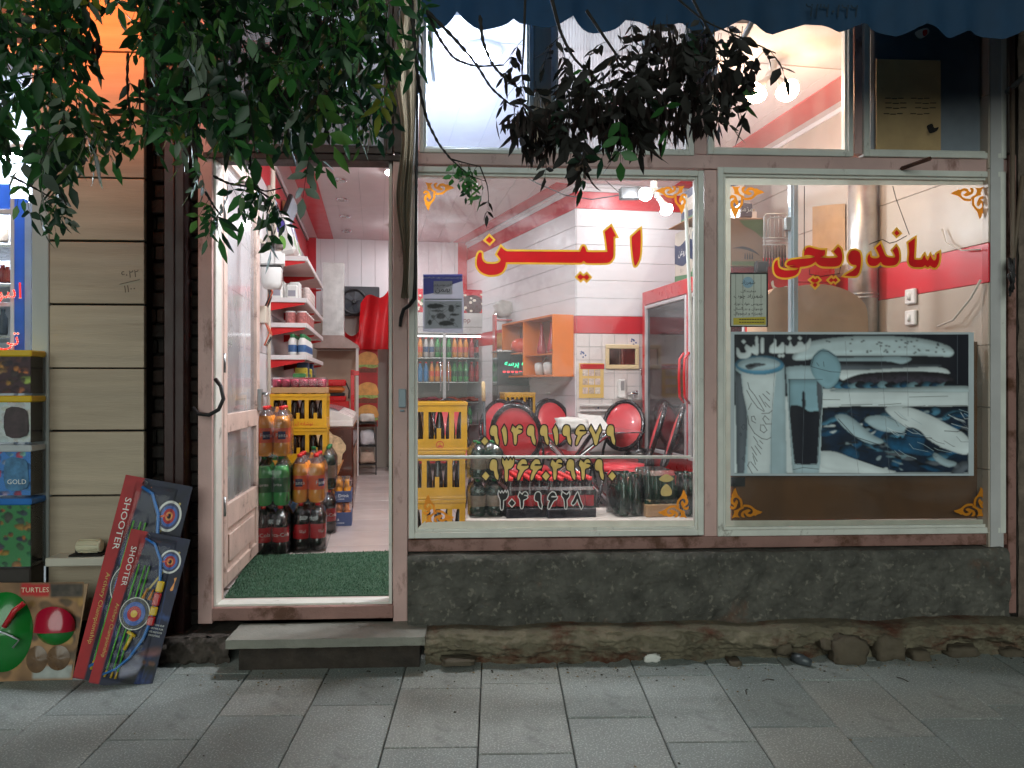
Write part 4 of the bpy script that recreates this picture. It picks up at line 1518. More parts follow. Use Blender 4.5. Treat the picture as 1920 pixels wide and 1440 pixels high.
def crate(label, loc, rz, w_, d_, h_, kind, bmesh_, nb, group, logo=None, blabel=None):
    c = put(crate_mesh(w_, d_, h_, kind), 'crate', loc=loc, rot=(0, 0, rz))
    tag(c, label, 'crate', group)
    if logo:
        q = MB()
        if logo == 'text':
            q.text('crate', lambda a, b: (a + .02, -d_ / 2 - .0012, h_ * .13 + b), .034)
        else:
            for i in range(24):
                a, b = 2 * PI * i / 24, 2 * PI * (i + 1) / 24
                q.add([(r * math.cos(t), -d_ / 2 - .0012, h_ * .12 + r * math.sin(t)) for t in (a, b) for r in (.021, .026)], [(0, 1, 3, 2)])
            q.poly([(-.015, -.004), (.015, -.004), (.010, -.014), (-.010, -.014)], lambda a, b: (a, -d_ / 2 - .0012, h_ * .12 + b))
            q.poly([(-.003, .0), (.003, .0), (0, .018)], lambda a, b: (a, -d_ / 2 - .0012, h_ * .12 + b))
        q.build('logo', INKRED, c)
    rm = Matrix.Rotation(rz, 4, 'Z')
    for i in range(nb):
        for j in range(2):
            p_ = rm @ Vector(((i - (nb - 1) / 2) * (w_ - .06) / max(1, nb - 1) * .96, -d_ / 2 + .055 + j * .075, .012))
            b = put(bmesh_, 'glass_bottle', loc=Vector(loc) + p_)
            tag(b, blabel, 'bottle', 'brown bottles in the crates')
    return c


pcr = fl_at(560, 1000, .16, .0)
rk = 0
for k, lb in enumerate(('yellow crate at the bottom of the stack behind the soda by the door', 'yellow crate second from the floor behind the soda by the door',
                        'yellow crate under the lettered one in the stack by the door', 'yellow crate with red lettering on top of the stack by the door')):
    crate(lb, pcr + UP * (.2575 * k), SROT + rnd.uniform(-.02, .02), .405, .30, .256, 'long', BRBM, 6, 'yellow crates by the door', 'text' if k == 3 else None,
          'brown glass bottle in the %s yellow crate of the stack by the door' % ('bottom', 'second', 'third', 'top')[k])
pcw = fl_at(826, 1028, .22)
for k, lb in enumerate(('yellow crate at the bottom of the stack in the left window corner', 'yellow crate in the middle of the stack in the left window corner',
                        'yellow crate with round red logo on top of the window stack')):
    crate(lb, pcw + UP * (.327 * k) + SV * (.012 if k == 2 else 0), SROT * .4, .365, .42, .325, 'short', BRBL, 5, 'yellow crates in the window', 'round' if k == 2 else None,
          'brown glass bottle in the %s yellow crate of the window stack' % ('bottom', 'middle', 'top')[k])
# a far crate by the tables
pfc = WL((970 - 960) / F * 7.6, 7.6, ZF)
crate('yellow crate far back between the chairs and the dark counter', pfc + UP * .76, SROT, .30, .30, .26, 'long', BRBM, 4, 'yellow crates by the tables', None,
      'brown glass bottle in the far yellow crate behind the chairs')
m = MB(); m.box(-.18, .18, -.18, .18, 0, .755, 0, .01)
tag(m.build('low_stand', mat('grey_stand', S(120, 116, 112), .5), loc=pfc, rot=(0, 0, SROT)), 'plain grey stand under the far yellow crate', 'stand')

# ---- pink can tray on the crate top
CANP = mat('pink_red_can', S(206, 70, 100), .25, .3, var=.2, vs=30)
t_ = thing('can_tray', 'shrink wrapped tray of pink drink cans on top of the yellow crates', 'can tray', pcr + UP * 1.032, SROT)
m = MB(); m.box(-.20, .20, -.14, .14, 0, .045, 0, .003); m.build('tray', CARD, t_)
mc = MB(); mc.lathe([(.026, 0), (.031, .008), (.031, .088), (.027, .10), (.026, .098)], 12); cm = mc.mesh('can', CANP)
for i in range(6):
    for j in range(4):
        put(cm, 'can', t_, loc=((i - 2.5) * .064, (j - 1.5) * .064, .008))
m = MB(); m.box(-.198, .198, -.138, .138, .046, .118, 0, .012); m.build('wrap', WRAP, t_)

# ---- juice packs
JUI = mat('juice_orange_bottle', S(228, 150, 50), .15, var=.1, coat=.5)
JUI2 = mat('juice_peach_bottle', S(232, 140, 80), .15, var=.1, coat=.5)
TRAYB = mat('dark_blue_tray_print', S(62, 74, 112), .5, var=.1)
pj = fl_at(635, 987, .13)
for k, (lb, jm, tx, tt) in enumerate((('lower juice tray with dark blue card and white print', JUI2, 'mega', .05), ('upper juice tray with dark blue card on the lower tray', JUI, 'juice', .045))):
    t_ = thing('juice_tray', lb + ' by the freezer', 'juice tray', pj + UP * (.185 * k), SROT, 'juice trays by the freezer')
    m = MB(); m.box(-.098, .098, -.12, .12, 0, .085 if k else .105, 0, .002)
    m.text(tx, lambda a, b: (a - (.03 if not k else 0), -.1212, .05 + b), .03 if not k else .024, 1)
    m.text('juice2', lambda a, b: (a, -.1212, .022 + b), .014, 1)
    m.build('tray', [TRAYB, INKWHITE], t_)
    q = MB(); q.lathe([(.026, 0), (.029, .01), (.029, .10), (.022, .125), (.016, .14), (.016, .165)], 10); bm = q.mesh('bottle', jm)
    for i in range(3):
        for j in range(4):
            put(bm, 'bottle', t_, loc=((i - 1) * .062, (j - 1.5) * .058, .01))
    m = MB(); m.box(-.096, .096, -.118, .118, .107, .178, 0, .015); m.build('wrap', WRAP, t_)

# ---- ice cream freezer
fz = onZ(662, 967, ZF)
FZBR = mat('dark_brown_freezer_print', S(72, 34, 24), .25, var=.2, vs=5, coat=.4)
FZWH = mat('white_freezer_trim', S(222, 214, 208), .3, var=.06)
t_ = thing('ice_cream_freezer', 'brown chest freezer with an ice cream scoop picture and sliding glass lid', 'freezer', (fz.x, fz.y, ZF), SROT)
FW, FD, FH = .66, 1.45, .80
m = MB()
m.box(-FW, 0, 0, FD, .05, FH - .06, 0, .01)
m.build('body', FZBR, t_)
m = MB(); m.box(-FW, 0, .01, FD, FH - .06, FH, 0, .01); m.box(-FW + .05, -.05, .08, FD - .06, 0, .05); m.build('rim', FZWH, t_)
m = MB()
m.grid(lambda u, v: (-FW + FW * u, .02 + (FD - .04) * v, FH + .012 + .085 * math.sin(PI * u) ** .8), 14, 4)
m.grid(lambda u, v: (-FW + FW * u, .018, FH + (.012 + .085 * math.sin(PI * u) ** .8) * v), 14, 1)
m.build('lid', FZWH, t_)
m = MB()
m.grid(lambda u, v: (-FW * .82 + FW * .64 * u, .10 + (FD - .3) * v, FH + .022 + .085 * math.sin(PI * (.18 + .64 * u)) ** .8), 10, 2)
m.build('glass_lid', glassmat('grey_lid_glass', (.5, .52, .55), 2, .05, veil=.2), t_)
CONE = mat('wafer_cone_print', S(190, 130, 78), .4, var=.2, vs=40)
SCOOP = mat('vanilla_scoop_print', S(206, 178, 140), .4, var=.25, vs=26, dirt=(S(70, 40, 24), .42, 22))
m = MB()
cx, cz = -.235, .53
sc_p = []
for i in range(28):
    a = 2 * PI * i / 28
    r = .17 * (1 + .07 * math.sin(5 * a) + .04 * math.sin(9 * a + 1))
    sc_p.append((cx + r * math.cos(a), cz + .02 + r * .95 * math.sin(a)))
m.poly([(cx - .14, cz - .06), (cx + .16, cz - .06), (cx + .0, .07), (cx - .06, .07)], lambda a, b: (a, -.003, b), 1)
m.poly(sc_p, lambda a, b: (a, -.006, b), 0)
m.build('picture', [SCOOP, CONE], t_)
m = MB()
for i in range(5):
    y0 = .15 + i * .24
    m.poly([(y0, .15), (y0 + .15, .15), (y0 + .18, .55), (y0 - .02, .55)], lambda a, b: (.003, a, b), i % 2)
m.build('side_picture', [mat('cream_print', S(200, 170, 140), .3, var=.3, vs=10), mat('red_brown_print', S(130, 60, 48), .3, var=.3, vs=12)], t_)

# ---- green mat
TURF = mat('green_turf', S(66, 100, 78), .95, var=.35, vs=40, bump=1.0, bs=500)
a0, a1 = onZ(416, 1128, ZF), onZ(729, 1120, ZF)
f0, f1 = onZ(474, 1045, ZF), onZ(729, 1036, ZF)
mp_ = MB()
rr = random.Random(5)


def matpt(u, v):
    n_ = Vector((a0.x, .115, 0)).lerp(Vector((a1.x + .05, .115, 0)), u)
    f_ = Vector((f0.x, f0.y, 0)).lerp(Vector((f1.x + .05, f1.y, 0)), u)
    q = n_.lerp(f_, v)
    return q


mp_.grid(lambda u, v: (*matpt(u, v)[:2], ZF + .012 + .002 * noise.noise((u * 9, v * 9, 0))), 30, 30)
mp_.grid(lambda u, v: (*matpt(u, 0)[:2], ZF + .012 * v), 30, 1)
mt_ = tag(mp_.build('door_mat', TURF), 'green artificial turf mat just inside the open door', 'mat')
g = MB()
for i in range(15000):
    q = matpt(rr.random(), rr.random())
    a = rr.uniform(0, 6.28); h_ = rr.uniform(.006, .014); w_ = .0022
    dx, dy = math.cos(a) * w_, math.sin(a) * w_
    lx, ly = rr.uniform(-.006, .006), rr.uniform(-.006, .006)
    g.add([(q.x - dx, q.y - dy, ZF + .011), (q.x + dx, q.y + dy, ZF + .011), (q.x + lx, q.y + ly, ZF + .012 + h_)], [(0, 1, 2)], rr.randrange(3))
gp = g.build('pile', [mat('turf_blade_a', S(70, 110, 84), .8, var=0), mat('turf_blade_b', S(56, 90, 68), .8, var=0), mat('turf_blade_c', S(90, 126, 100), .8, var=0)], mt_)
gp['kind'] = 'stuff'

# ================================================================== SHELVES ON THE LEFT WALL
SHR = mat('red_shelf_metal', S(204, 32, 34), .35, var=.06)
SHW = mat('white_shelf_edge', S(228, 224, 222), .4, var=.05)
sd0, sd1 = 6.40, 8.42
s0 = WL(-1.60 - .1784 * (sd0 - 4.02), sd0)
sh_t = thing('wall_shelf', 'red metal wall shelving with white edges on the left wall', 'shelf', (s0.x, s0.y, ZF), SROT)
SL, SD = 2.0, .31
szs = [2.45, 2.10, 1.89, 1.62, 1.36]
for k, z in enumerate(szs):
    zz_ = z - ZF
    m = MB()
    m.box(.0, SD - .012, 0.012, SL, zz_ - .012, zz_ - .001)
    sf = m.build('shelf_board', mat('shelf_underside', S(206, 176, 170), .4, var=.08), sh_t)
    m = MB(); m.box(SD - .012, SD, .0, SL, zz_ - .026, zz_ + .012, 0, .002); m.box(0, SD - .0125, 0, .0115, zz_ - .026, zz_ + .012, 0, .002)
    m.build('edge', SHW, sf)
    for y in (.02, SL * .5, SL - .02):
        m = MB()
        m.prism([(0, zz_ - .10), (0, zz_ - .027), (SD - .02, zz_ - .027), (SD - .02, zz_ - .04)], lambda a, b: (a, y, b), lambda a, b: (a, y + .004, b))
        m.build('bracket', SHR, sf)
m = MB(); m.box(-.01, .006, .02, .06, .3, 2.1); m.box(-.01, .006, SL - .06, SL - .02, .3, 2.1); m.build('upright', SHR, sh_t)
m = MB(); m.box(-.012, -.002, .0, SL, .3, 1.82); m.build('back_panel', mat('red_shelf_back', S(150, 26, 28), .45, var=.1), sh_t)


def on_shelf(k, x, y, dz=0.0):
    return Vector((s0.x, s0.y, szs[k] + dz)) + SV * x + SU * y


# tissue packs on the top shelf
TISSUE = mat('white_tissue_film', S(226, 228, 224), .3, var=.06, coat=.3)
TGRN, TPUR = mat('green_print', S(110, 170, 70), .4), mat('violet_print', S(90, 80, 170), .4)
for i, lb in enumerate(('tissue pack with green and violet print lying nearest on the top shelf', 'tissue pack with violet swirl leaning second on the top shelf')):
    t_ = thing('tissue_pack', lb, 'tissue pack', on_shelf(0, .08 + .0 * i, .16 + .34 * i, .012), SROT)
    m = MB(); m.M = Matrix.Rotation(R(-14), 4, 'Y')
    m.box(0, .15, -.15, .15, 0, .34, 0, .03)
    m.build('pack', TISSUE, t_)
    m = MB(); m.M = Matrix.Rotation(R(-14), 4, 'Y')
    for (pts, mi) in (([(-.12, .05), (-.02, .05), (.02, .12), (-.04, .16), (-.12, .10)], 0), ([(-.08, .20), (.02, .18), (.08, .26), (.0, .31), (-.06, .27)], 1)):
        m.poly(smooth_poly(pts, 4), lambda a, b: (.1515, a, b), mi)
        m.poly(smooth_poly([(p_[0] * .5 + .075, p_[1]) for p_ in pts], 4), lambda a, b: (a, -.1515, b), mi)
    m.build('print', [TGRN, TPUR], t_)
# napkin blocks, jars, tins
for i in range(4):
    t_ = thing('napkin_pack', ('first', 'second', 'third', 'fourth')[i] + ' white napkin pack from the door end of the second shelf', 'napkin pack',
               on_shelf(1, .06 + .075 * (i % 2) * 1.6, .08 + .16 * (i // 2) + .03 * i, .0), SROT)
    m = MB(); m.box(-.05, .05, -.06, .06, 0, .13 + .05 * (i > 1), 0, .015); m.build('pack', TISSUE, t_)
    m = MB(); m.box(-.03, .03, -.0615, -.0605, .03, .08); m.build('print', mat('pale_grey_print', S(150, 150, 160), .5, var=.1), t_)
JARF = mat('floral_tin_print', S(190, 120, 116), .35, var=.5, vs=40)
for i in range(10):
    o_ = on_shelf(1, SD - .06 - .085 * (i % 2), .62 + .135 * (i // 2))
    q = MB(); q.lathe([(.036, 0), (.038, .01), (.038, .15), (.034, .16), (.022, .175)], 12)
    tag(q.build('paper_cup_stack', mat('striped_cup_print', S(206, 190, 184), .5, var=.35, vs=60), loc=o_), 'tall striped container in the row on the second shelf', 'container', 'striped containers on the second shelf')
for i in range(12):
    o_ = on_shelf(2, SD - .05 - .095 * (i % 2), .10 + .15 * (i // 2))
    q = MB(); q.lathe([(.040, 0), (.041, .004), (.041, .105, 1), (.042, .108, 1), (.042, .116, 1), (.03, .118, 1)], 14)
    tag(q.build('tin', [JARF, WHITEP], loc=o_), 'round floral printed tin in the row on the third shelf', 'tin', 'floral tins on the third shelf')
MILKB = mat('blue_white_label', S(60, 100, 150), .4, var=.4, vs=25)
m = MB(); m.lathe([(.026, 0, 0), (.034, .008, 0), (.035, .04, 1), (.035, .10, 0), (.033, .135, 0), (.020, .16, 2), (.021, .165, 2), (.021, .19, 2), (.018, .194, 2)], 12)
mlk = m.mesh('bottle', [WHITEP, MILKB, CAPG])
for i in range(14):
    o_ = on_shelf(3, SD - .045 - .08 * (i % 2), .06 + .105 * (i // 2))
    tag(put(mlk, 'milk_bottle', loc=o_), 'small white bottle with green cap in the row on the fourth shelf', 'bottle', 'white bottles on the fourth shelf')
for i in range(7):
    o_ = on_shelf(4, SD - .07, .10 + .16 * i)
    q = MB(); q.box(-.05, .05, -.06, .06, 0, .12 + .05 * (i % 3), 0, .006); q.box(.0505, .0515, -.04, .04, .02, .09, 1)
    tag(q.build('snack_pack', [mat('snack_print_%d' % (i % 3), (S(60, 120, 70), S(190, 170, 60), S(40, 60, 90))[i % 3], .4, var=.3, vs=20), INKWHITE], loc=o_, rot=(0, 0, SROT)),
        ('green', 'yellow', 'dark blue')[i % 3] + ' snack pack in the row on the lowest shelf', 'snack pack', 'snack packs on the lowest shelf')

# ---- gas meter with pipes
gp_ = WL(-1.60 - .1784 * (5.55 - 4.02) + .14, 5.55)
GREYPIPE = mat('cream_gas_pipe', S(206, 196, 180), .45, var=.1, dirt=(S(120, 80, 50), .25, 9))
zc = CAM.z + (720 - 508) / F * 5.6
t_ = thing('gas_meter', 'white wall mounted gas meter with bent pipes above it', 'gas meter', (gp_.x, gp_.y, zc), SROT)
m = MB()
m.lathe([(.02, -.14), (.075, -.135), (.092, -.10), (.098, .0), (.098, .012)], 4)
m.M = None
m.box(-.085, .085, -.07, .07, .018, .13, 0, .02)
m.box(.03, .10, -.085, -.072, .03, .11, 0, .005)
m.build('housing', WHITEP, t_)
m = MB(); m.lathe([(.10, .012), (.102, .018), (.10, .024)], 4); m.build('seam', BLACKP, t_)
m = MB()
m.tube([(-.05, 0, .13), (-.05, 0, .19), (-.10, .02, .22), (-.14, .05, .24), (-.14, .05, .52)], .016, 10)
m.tube([(.05, 0, .13), (.05, 0, .20), (.02, .04, .26), (.0, .06, .45), (0, .06, .9)], .016, 10)
m.build('pipe', GREYPIPE, t_)
for x in (-.05, .05):
    m = MB(); m.tube([(x, 0, .145), (x, 0, .185)], .028, 8)
    m.build('coupling', mat('grey_union_nut', S(110, 100, 96), .5, .6), t_)
m = MB()
w0 = WL(-1.60 - .1784 * (6.2 - 4.02) + .03, 6.2)
m.tube([(w0.x, w0.y, ZF + .4), (w0.x, w0.y, ZC - .3)], .014, 8)
tag(m.build('gas_pipe', GREYPIPE), 'cream gas pipe running up the left wall beside the shelves', 'pipe')
t_ = thing('junction_box', 'cream junction box with loose wires below the gas meter', 'junction box', WL(-1.60 - .1784 * (5.9 - 4.02) + .03, 5.9, CAM.z + (720 - 590) / F * 5.9), SROT)
m = MB(); m.box(-.02, .03, -.09, .07, -.07, .06, 0, .006); m.build('box', GREYPIPE, t_)
m = MB()
for i in range(7):
    y0 = -.06 + i * .02
    m.tube([(.02, y0, .06), (.05 + .02 * math.sin(i), y0 + .03, .14 + .03 * (i % 3)), (.02, y0 + .05 * math.cos(i * 2), .28 + .02 * i)], .006, 6, i % 3)
    m.tube([(.02, y0, -.07), (.05, y0 + .02, -.14 - .02 * (i % 3)), (.02, y0 - .04, -.24)], .005, 6, (i + 1) % 3)
m.build('wires', [BLACKP, mat('orange_wire', S(190, 84, 50), .5), GREYPIPE], t_)

# things on the wall above the shelf
t_ = thing('wall_picture', 'wood framed picture hanging high on the left wall', 'picture', on_shelf(0, .02, 1.0, .40), SROT)
m = MB(); m.box(0, .03, -.25, .25, -.2, .25, 0, .004); m.build('frame', mat('brown_frame_wood', S(140, 90, 52), .5, var=.2), t_)
m = MB(); m.box(.0301, .032, -.21, .21, -.16, .21); m.build('print', mat('pale_picture_print', S(196, 190, 180), .5, var=.3, vs=8), t_)
t_ = thing('wall_monitor', 'thin grey screen tilted out high on the left wall', 'screen', on_shelf(0, .10, .45, .42), SROT, rot=(0, R(20), SROT))
m = MB(); m.box(-.02, .02, -.24, .24, -.15, .17, 0, .008); m.build('case', BLACKP, t_)
m = MB(); m.box(.0202, .0215, -.22, .22, -.13, .15); m.build('screen', mat('grey_blue_screen', S(150, 166, 180), .15, var=.1), t_)
# ================================================================== KITCHEN CORNER SEEN THROUGH THE DOOR
def rl(px, d, z=None):
    p = WL((px - 960) / F * d, d)
    return Vector((p.x, p.y, ZF if z is None else z))


def zat(py, d):
    return CAM.z + (720 - py) / F * d


GALV = mat('galvanised_sheet', S(196, 194, 190), .38, .75, var=.18, vs=9, bump=.1)
d = 9.1
t_ = thing('extractor_hood', 'galvanised extractor hood and duct on the back wall', 'extractor hood', rl(625, d), SROT)
zb0, zb1, zt0 = zat(655, d) - ZF, zat(632, d) - ZF, zat(532, d) - ZF
m = MB()
wd = .125
m.add([(x, y, z) for (z, s) in ((zb1, 1.0), (zt0 - .1, .95), (zt0 + .25, .98)) for (x, y) in ((-wd * s, 0), (wd * s, 0), (wd * s, .25), (-wd * s, .25))],
      [(0, 1, 5, 4), (1, 2, 6, 5), (3, 0, 4, 7), (4, 5, 9, 8), (5, 6, 10, 9), (7, 4, 8, 11)])
m.prism([(-.04, zb1 + .05), (.06, zb1 + .05), (.035, zt0 - .18), (-.01, zt0 - .18)], lambda a, b: (a, -.004, b), lambda a, b: (a, -.016, b))
m.build('duct', GALV, t_)
m = MB()
m.prism([(-.2, zb0), (.30, zb0), (.30, zb0 + .03), (.12, zb1), (-.14, zb1), (-.2, zb0 + .03)], lambda a, b: (a, -.35, b), lambda a, b: (a, .25, b))
m.build('canopy', mat('dull_hood_sheet', S(160, 140, 132), .45, .4, var=.2, vs=6), t_)
m = MB(); m.box(.27, .30, -.33, -.29, .05, zb0); m.build('leg', mat('pale_stand_leg', S(210, 206, 200), .4), t_)
m = MB(); m.box(-.2, .262, .10, .20, .0, zb0 - .01, 0, .004)
tag(m.build('splash_board', mat('tan_splash_board', S(176, 150, 128), .5, var=.15, vs=2), loc=rl(625, d), rot=(0, 0, SROT)), 'tan board under the extractor hood', 'board')

d = 9.9
t_ = thing('wall_fan', 'black square extractor fan set high in the back wall', 'fan', rl(667, d, zat(566, d)), SROT)
m = MB(); m.box(-.26, .30, .0, .06, -.18, .20, 0, .01); m.build('housing', mat('dark_grey_recess', S(58, 60, 64), .6), t_)
m = MB()
m.tube([(.155 * math.cos(a) - .02, -.012, .155 * math.sin(a)) for a in [2 * PI * k / 28 for k in range(28)]], .014, 8, closed=True)
m.build('guard_ring', BLACKP, t_)
for k in range(5):
    q = MB(); a = 2 * PI * k / 5
    q.M = Matrix.Translation((-.02, 0, 0)) @ Matrix.Rotation(a, 4, 'Y')
    q.add([(.02, -.006, -.02), (.14, -.002, -.05), (.145, -.012, .03), (.02, -.012, .015)], [(0, 1, 2, 3)])
    q.build('blade', mat('fan_blade', S(46, 50, 58), .4), t_)
m = MB(); m.M = Matrix.Translation((-.02, -.01, 0)) @ Matrix.Rotation(PI / 2, 4, 'X'); m.lathe([(.03, 0), (.03, .012), (.02, .02)], 12); m.build('hub', BLACKP, t_)

# red sagging sheet and burger poster
REDS = softmat('red_plastic_sheet', S(206, 30, 38), .3, .35)
d = 9.55
m = MB()


def drape(u, v):
    px = 645 + (728 - 645) * u
    top = 590 + (540 - 590) * u if u > .35 else 620
    py = top + (655 - top) * v + (10 * math.sin(u * 9) * (1 - v))
    dd = d + .03 * math.sin(u * 14 + v * 2) + .03 * math.sin(v * 5)
    return atd(px, py, dd)


m.grid(drape, 24, 14)
tag(m.build('red_sheet', REDS), 'red plastic sheet draped below the extractor fan', 'sheet')
t_ = thing('burger_poster', 'tall colourful burger poster beside the red cooler', 'poster', rl(690, 9.6), SROT)
zb, zt = zat(800, 9.6) - ZF, zat(655, 9.6) - ZF
m = MB(); m.box(-.13, .12, 0, .01, zb, zt); m.build('sheet', mat('poster_red_ground', S(176, 40, 36), .5, var=.2, vs=6), t_)
bun, sal, meat = mat('bun_print', S(222, 160, 84), .5, var=.2, vs=12), mat('lettuce_print', S(150, 170, 90), .5, var=.4, vs=30), mat('patty_print', S(120, 60, 40), .5, var=.4, vs=30)
m = MB()
for k, (z0, mi) in enumerate(((zt - .02, 0), (zt - .40, 0), (zt - .68, 0))):
    m.poly(smooth_poly([(-.125, z0 - .17), (-.12, z0 - .06), (-.02, z0 - .01), (.08, z0 - .03), (.115, z0 - .08), (.115, z0 - .17)], 3), lambda a, b: (a, -.002, b), 0)
    m.poly(smooth_poly([(-.125, z0 - .175), (.115, z0 - .175), (.11, z0 - .205), (.04, z0 - .215), (-.05, z0 - .20), (-.12, z0 - .215)], 3), lambda a, b: (a, -.003, b), 1)
    m.poly([(-.12, z0 - .22), (.11, z0 - .22), (.11, z0 - .27), (-.12, z0 - .27)], lambda a, b: (a, -.002, b), 2)
m.build('print', [bun, sal, meat], t_)
# red press and trays on the counter by the hood
d = 8.45
t_ = thing('sandwich_press', 'red sandwich press with black handle on the counter behind the freezer', 'sandwich press', rl(632, d), SROT)
m = MB(); m.box(-.16, .13, -.15, .15, 0, zat(752, d) - ZF, 0, .006); m.build('cabinet', mat('red_cabinet', S(190, 34, 30), .35, var=.1), t_)
z1 = zat(752, d) - ZF
m = MB(); m.box(-.14, .10, -.15, .12, z1 + .001, z1 + .055, 0, .008); m.box(-.14, .10, -.15, .12, z1 + .165, z1 + .235, 0, .012); m.build('plate', REDP, t_)
m = MB(); m.box(-.13, .085, -.14, .11, z1 + .056, z1 + .09, 0, .006); m.tube([(.10, -.1, z1 + .20), (.135, -.12, z1 + .12), (.13, -.12, z1 + .03)], .008, 8); m.build('grill', BLACKP, t_)
m = MB(); m.box(-.13, .085, -.14, .11, z1 + .092, z1 + .163, 0, .03); m.build('bread_roll', mat('bread_crust', S(196, 110, 50), .6, var=.2), t_)
m = MB(); m.box(.15, .19, -.12, -.06, 0, z1 + .34, 0, .004); m.box(.15, .24, -.12, -.06, z1 + .28, z1 + .33, 0, .004); m.build('upright', REDP, t_)
# small stand with bags under the poster
d = 9.3
t_ = thing('utility_shelf', 'low shelf with white bags below the burger poster', 'shelf', rl(692, d), SROT)
m = MB()
for z in (.12, .34, .62): m.box(-.14, .09, 0, .25, z, z + .012)
m.box(-.14, -.125, 0, .25, 0, .64); m.box(.075, .09, 0, .25, 0, .64)
m.build('frame', mat('dark_shelf_metal', S(54, 48, 46), .5), t_)
for (z, h_, c, nm) in ((.135, .14, S(196, 170, 150), 'bag'), (.355, .18, S(210, 208, 210), 'bag'), (.637, .10, S(206, 200, 190), 'tray')):
    m = MB(); rock(m, (-.025, .1, z + h_ / 2), (.09, .09, h_ / 2), z * 10, 8); m.build(nm, mat('shelf_item_%d' % int(z * 100), c, .5, var=.15, vs=12), t_)

# ================================================================== DRINKS COOLER
d = 9.62
t_ = cool = thing('drinks_cooler', 'red double drinks cooler with popcorn header and lettered strip', 'cooler', rl(833, d + .1), SROT)
k = d / F
W2 = 103 * k
zh, zs0, zs1, zg1, zg0 = zat(540, d) - ZF, zat(588, d) - ZF, zat(612, d) - ZF, zat(620, d) - ZF, .25
CREAMPL = mat('pale_cooler_trim', S(200, 198, 196), .35)
m = MB(); m.box(-W2, W2, .62, .66, .1, zh); m.box(-W2, -W2 + .03, 0, .62, .1, zh); m.box(W2 - .03, W2, 0, .62, .1, zh); m.box(-W2 + .03, W2 - .03, 0, .62, .1, .22)
m.box(-W2 + .03, W2 - .03, .02, .62, zs1 - .005, zh)
m.build('body', REDP, t_)
m = MB(); m.box(-W2 + .031, W2 - .031, .60, .618, .22, zs1 - .006); m.build('liner', mat('grey_cooler_liner', S(150, 158, 160), .4, var=.1), t_)
for x in (-W2 + .015, W2 - .015):
    m = MB(); m.box(x - .02, x + .02, -.03, -.001, .12, zh, 0, .006); m.build('door_post', REDP, t_)
m = MB(); m.box(-W2 + .04, W2 - .04, -.02, .0, zs0 + .02, zh - .01, 0, .004)
hd = m.build('header', mat('red_header_print', S(206, 44, 58), .4, var=.1), t_)
m = MB()
for (cx, cz, s, mi) in ((.36, .09, .14, 0), (.10, .10, .09, 1), (-.20, .09, .10, 1), (-.5, .10, .13, 0)):
    m.poly(smooth_poly([(cx - s, cz + s * .6), (cx + s * .3, cz + s * .9), (cx + s, cz + s * .2), (cx + s * .5, cz - s * .8), (cx - s * .5, cz - s * .7)], 3), lambda a, b: (a, -.0212 - .0006 * mi, zs0 + .03 + b), mi)
rr = random.Random(3)
for i in range(60):
    cx, cz, s = rr.uniform(-.62, .62), rr.uniform(.01, .23), rr.uniform(.012, .026)
    m.poly([(cx + s * math.cos(q), cz + s * math.sin(q) * rr.uniform(.7, 1)) for q in [2 * PI * j / 7 for j in range(7)]], lambda a, b: (a, -.0228 - .0002 * i, zs0 + .03 + b), 2)
m.build('header_picture', [mat('chocolate_print', S(92, 58, 60), .5, var=.3, vs=20), mat('green_bottle_print', S(110, 150, 110), .5, var=.3, vs=20), mat('popcorn_print', S(236, 224, 206), .5)], hd)
m = MB(); m.box(-W2 + .03, W2 - .03, -.03, -.001, zs1, zs0 + .018, 0, .004)
m.text('corner', lambda a, b: (a + .10, -.0316, (zs1 + zs0) / 2 + b), .085, 1)
for s in (-1, 1):
    m.poly([(s * .50, zs1 + .02), (s * .62, zs1 + .02), (s * .56, zs0), (s * .46, zs0)], lambda a, b: (a + .05, -.0312, b), 2)
m.build('lettered_strip', [CREAMPL, mat('maroon_lettering', S(120, 24, 40), .5), INKRED], t_)
shz = [zg1 - .33, zg1 - .64, zg1 - .90, zg1 - 1.18]
for z in shz:
    m = MB(); m.box(-W2 + .04, W2 - .04, .08, .58, z - .012, z); m.build('shelf', STEEL, t_)
m = MB(); m.box(-.02, .02, -.025, -.002, .22, zs1 - .001, 0, .004); m.box(-W2 + .03, W2 - .03, -.025, -.002, zg1 - .03, zs1 - .001); m.box(-W2 + .03, W2 - .03, -.025, -.002, .14, .22)
m.build('door_frame', CREAMPL, t_)
for s in (-1, 1):
    m = MB(); m.quad((s * .02, -.012, .22), (s * (W2 - .035), -.012, .22), (s * (W2 - .035), -.012, zg1 - .03), (s * .02, -.012, zg1 - .03)); m.build('glass_door', GLASS, t_)
    m = MB(); m.tube([(s * .05, -.03, 1.0), (s * .05, -.06, 1.05), (s * .05, -.06, 1.35), (s * .05, -.03, 1.4)], .009, 8); m.build('handle', CHROME, t_)
for x in (-W2 + .1, W2 - .1):
    m = MB(); m.lathe([(.02, .05), (.04, .0), (.04, .04), (.02, .1)], 10, c=(x, .08, 0)); m.build('caster', BLACKP, t_)
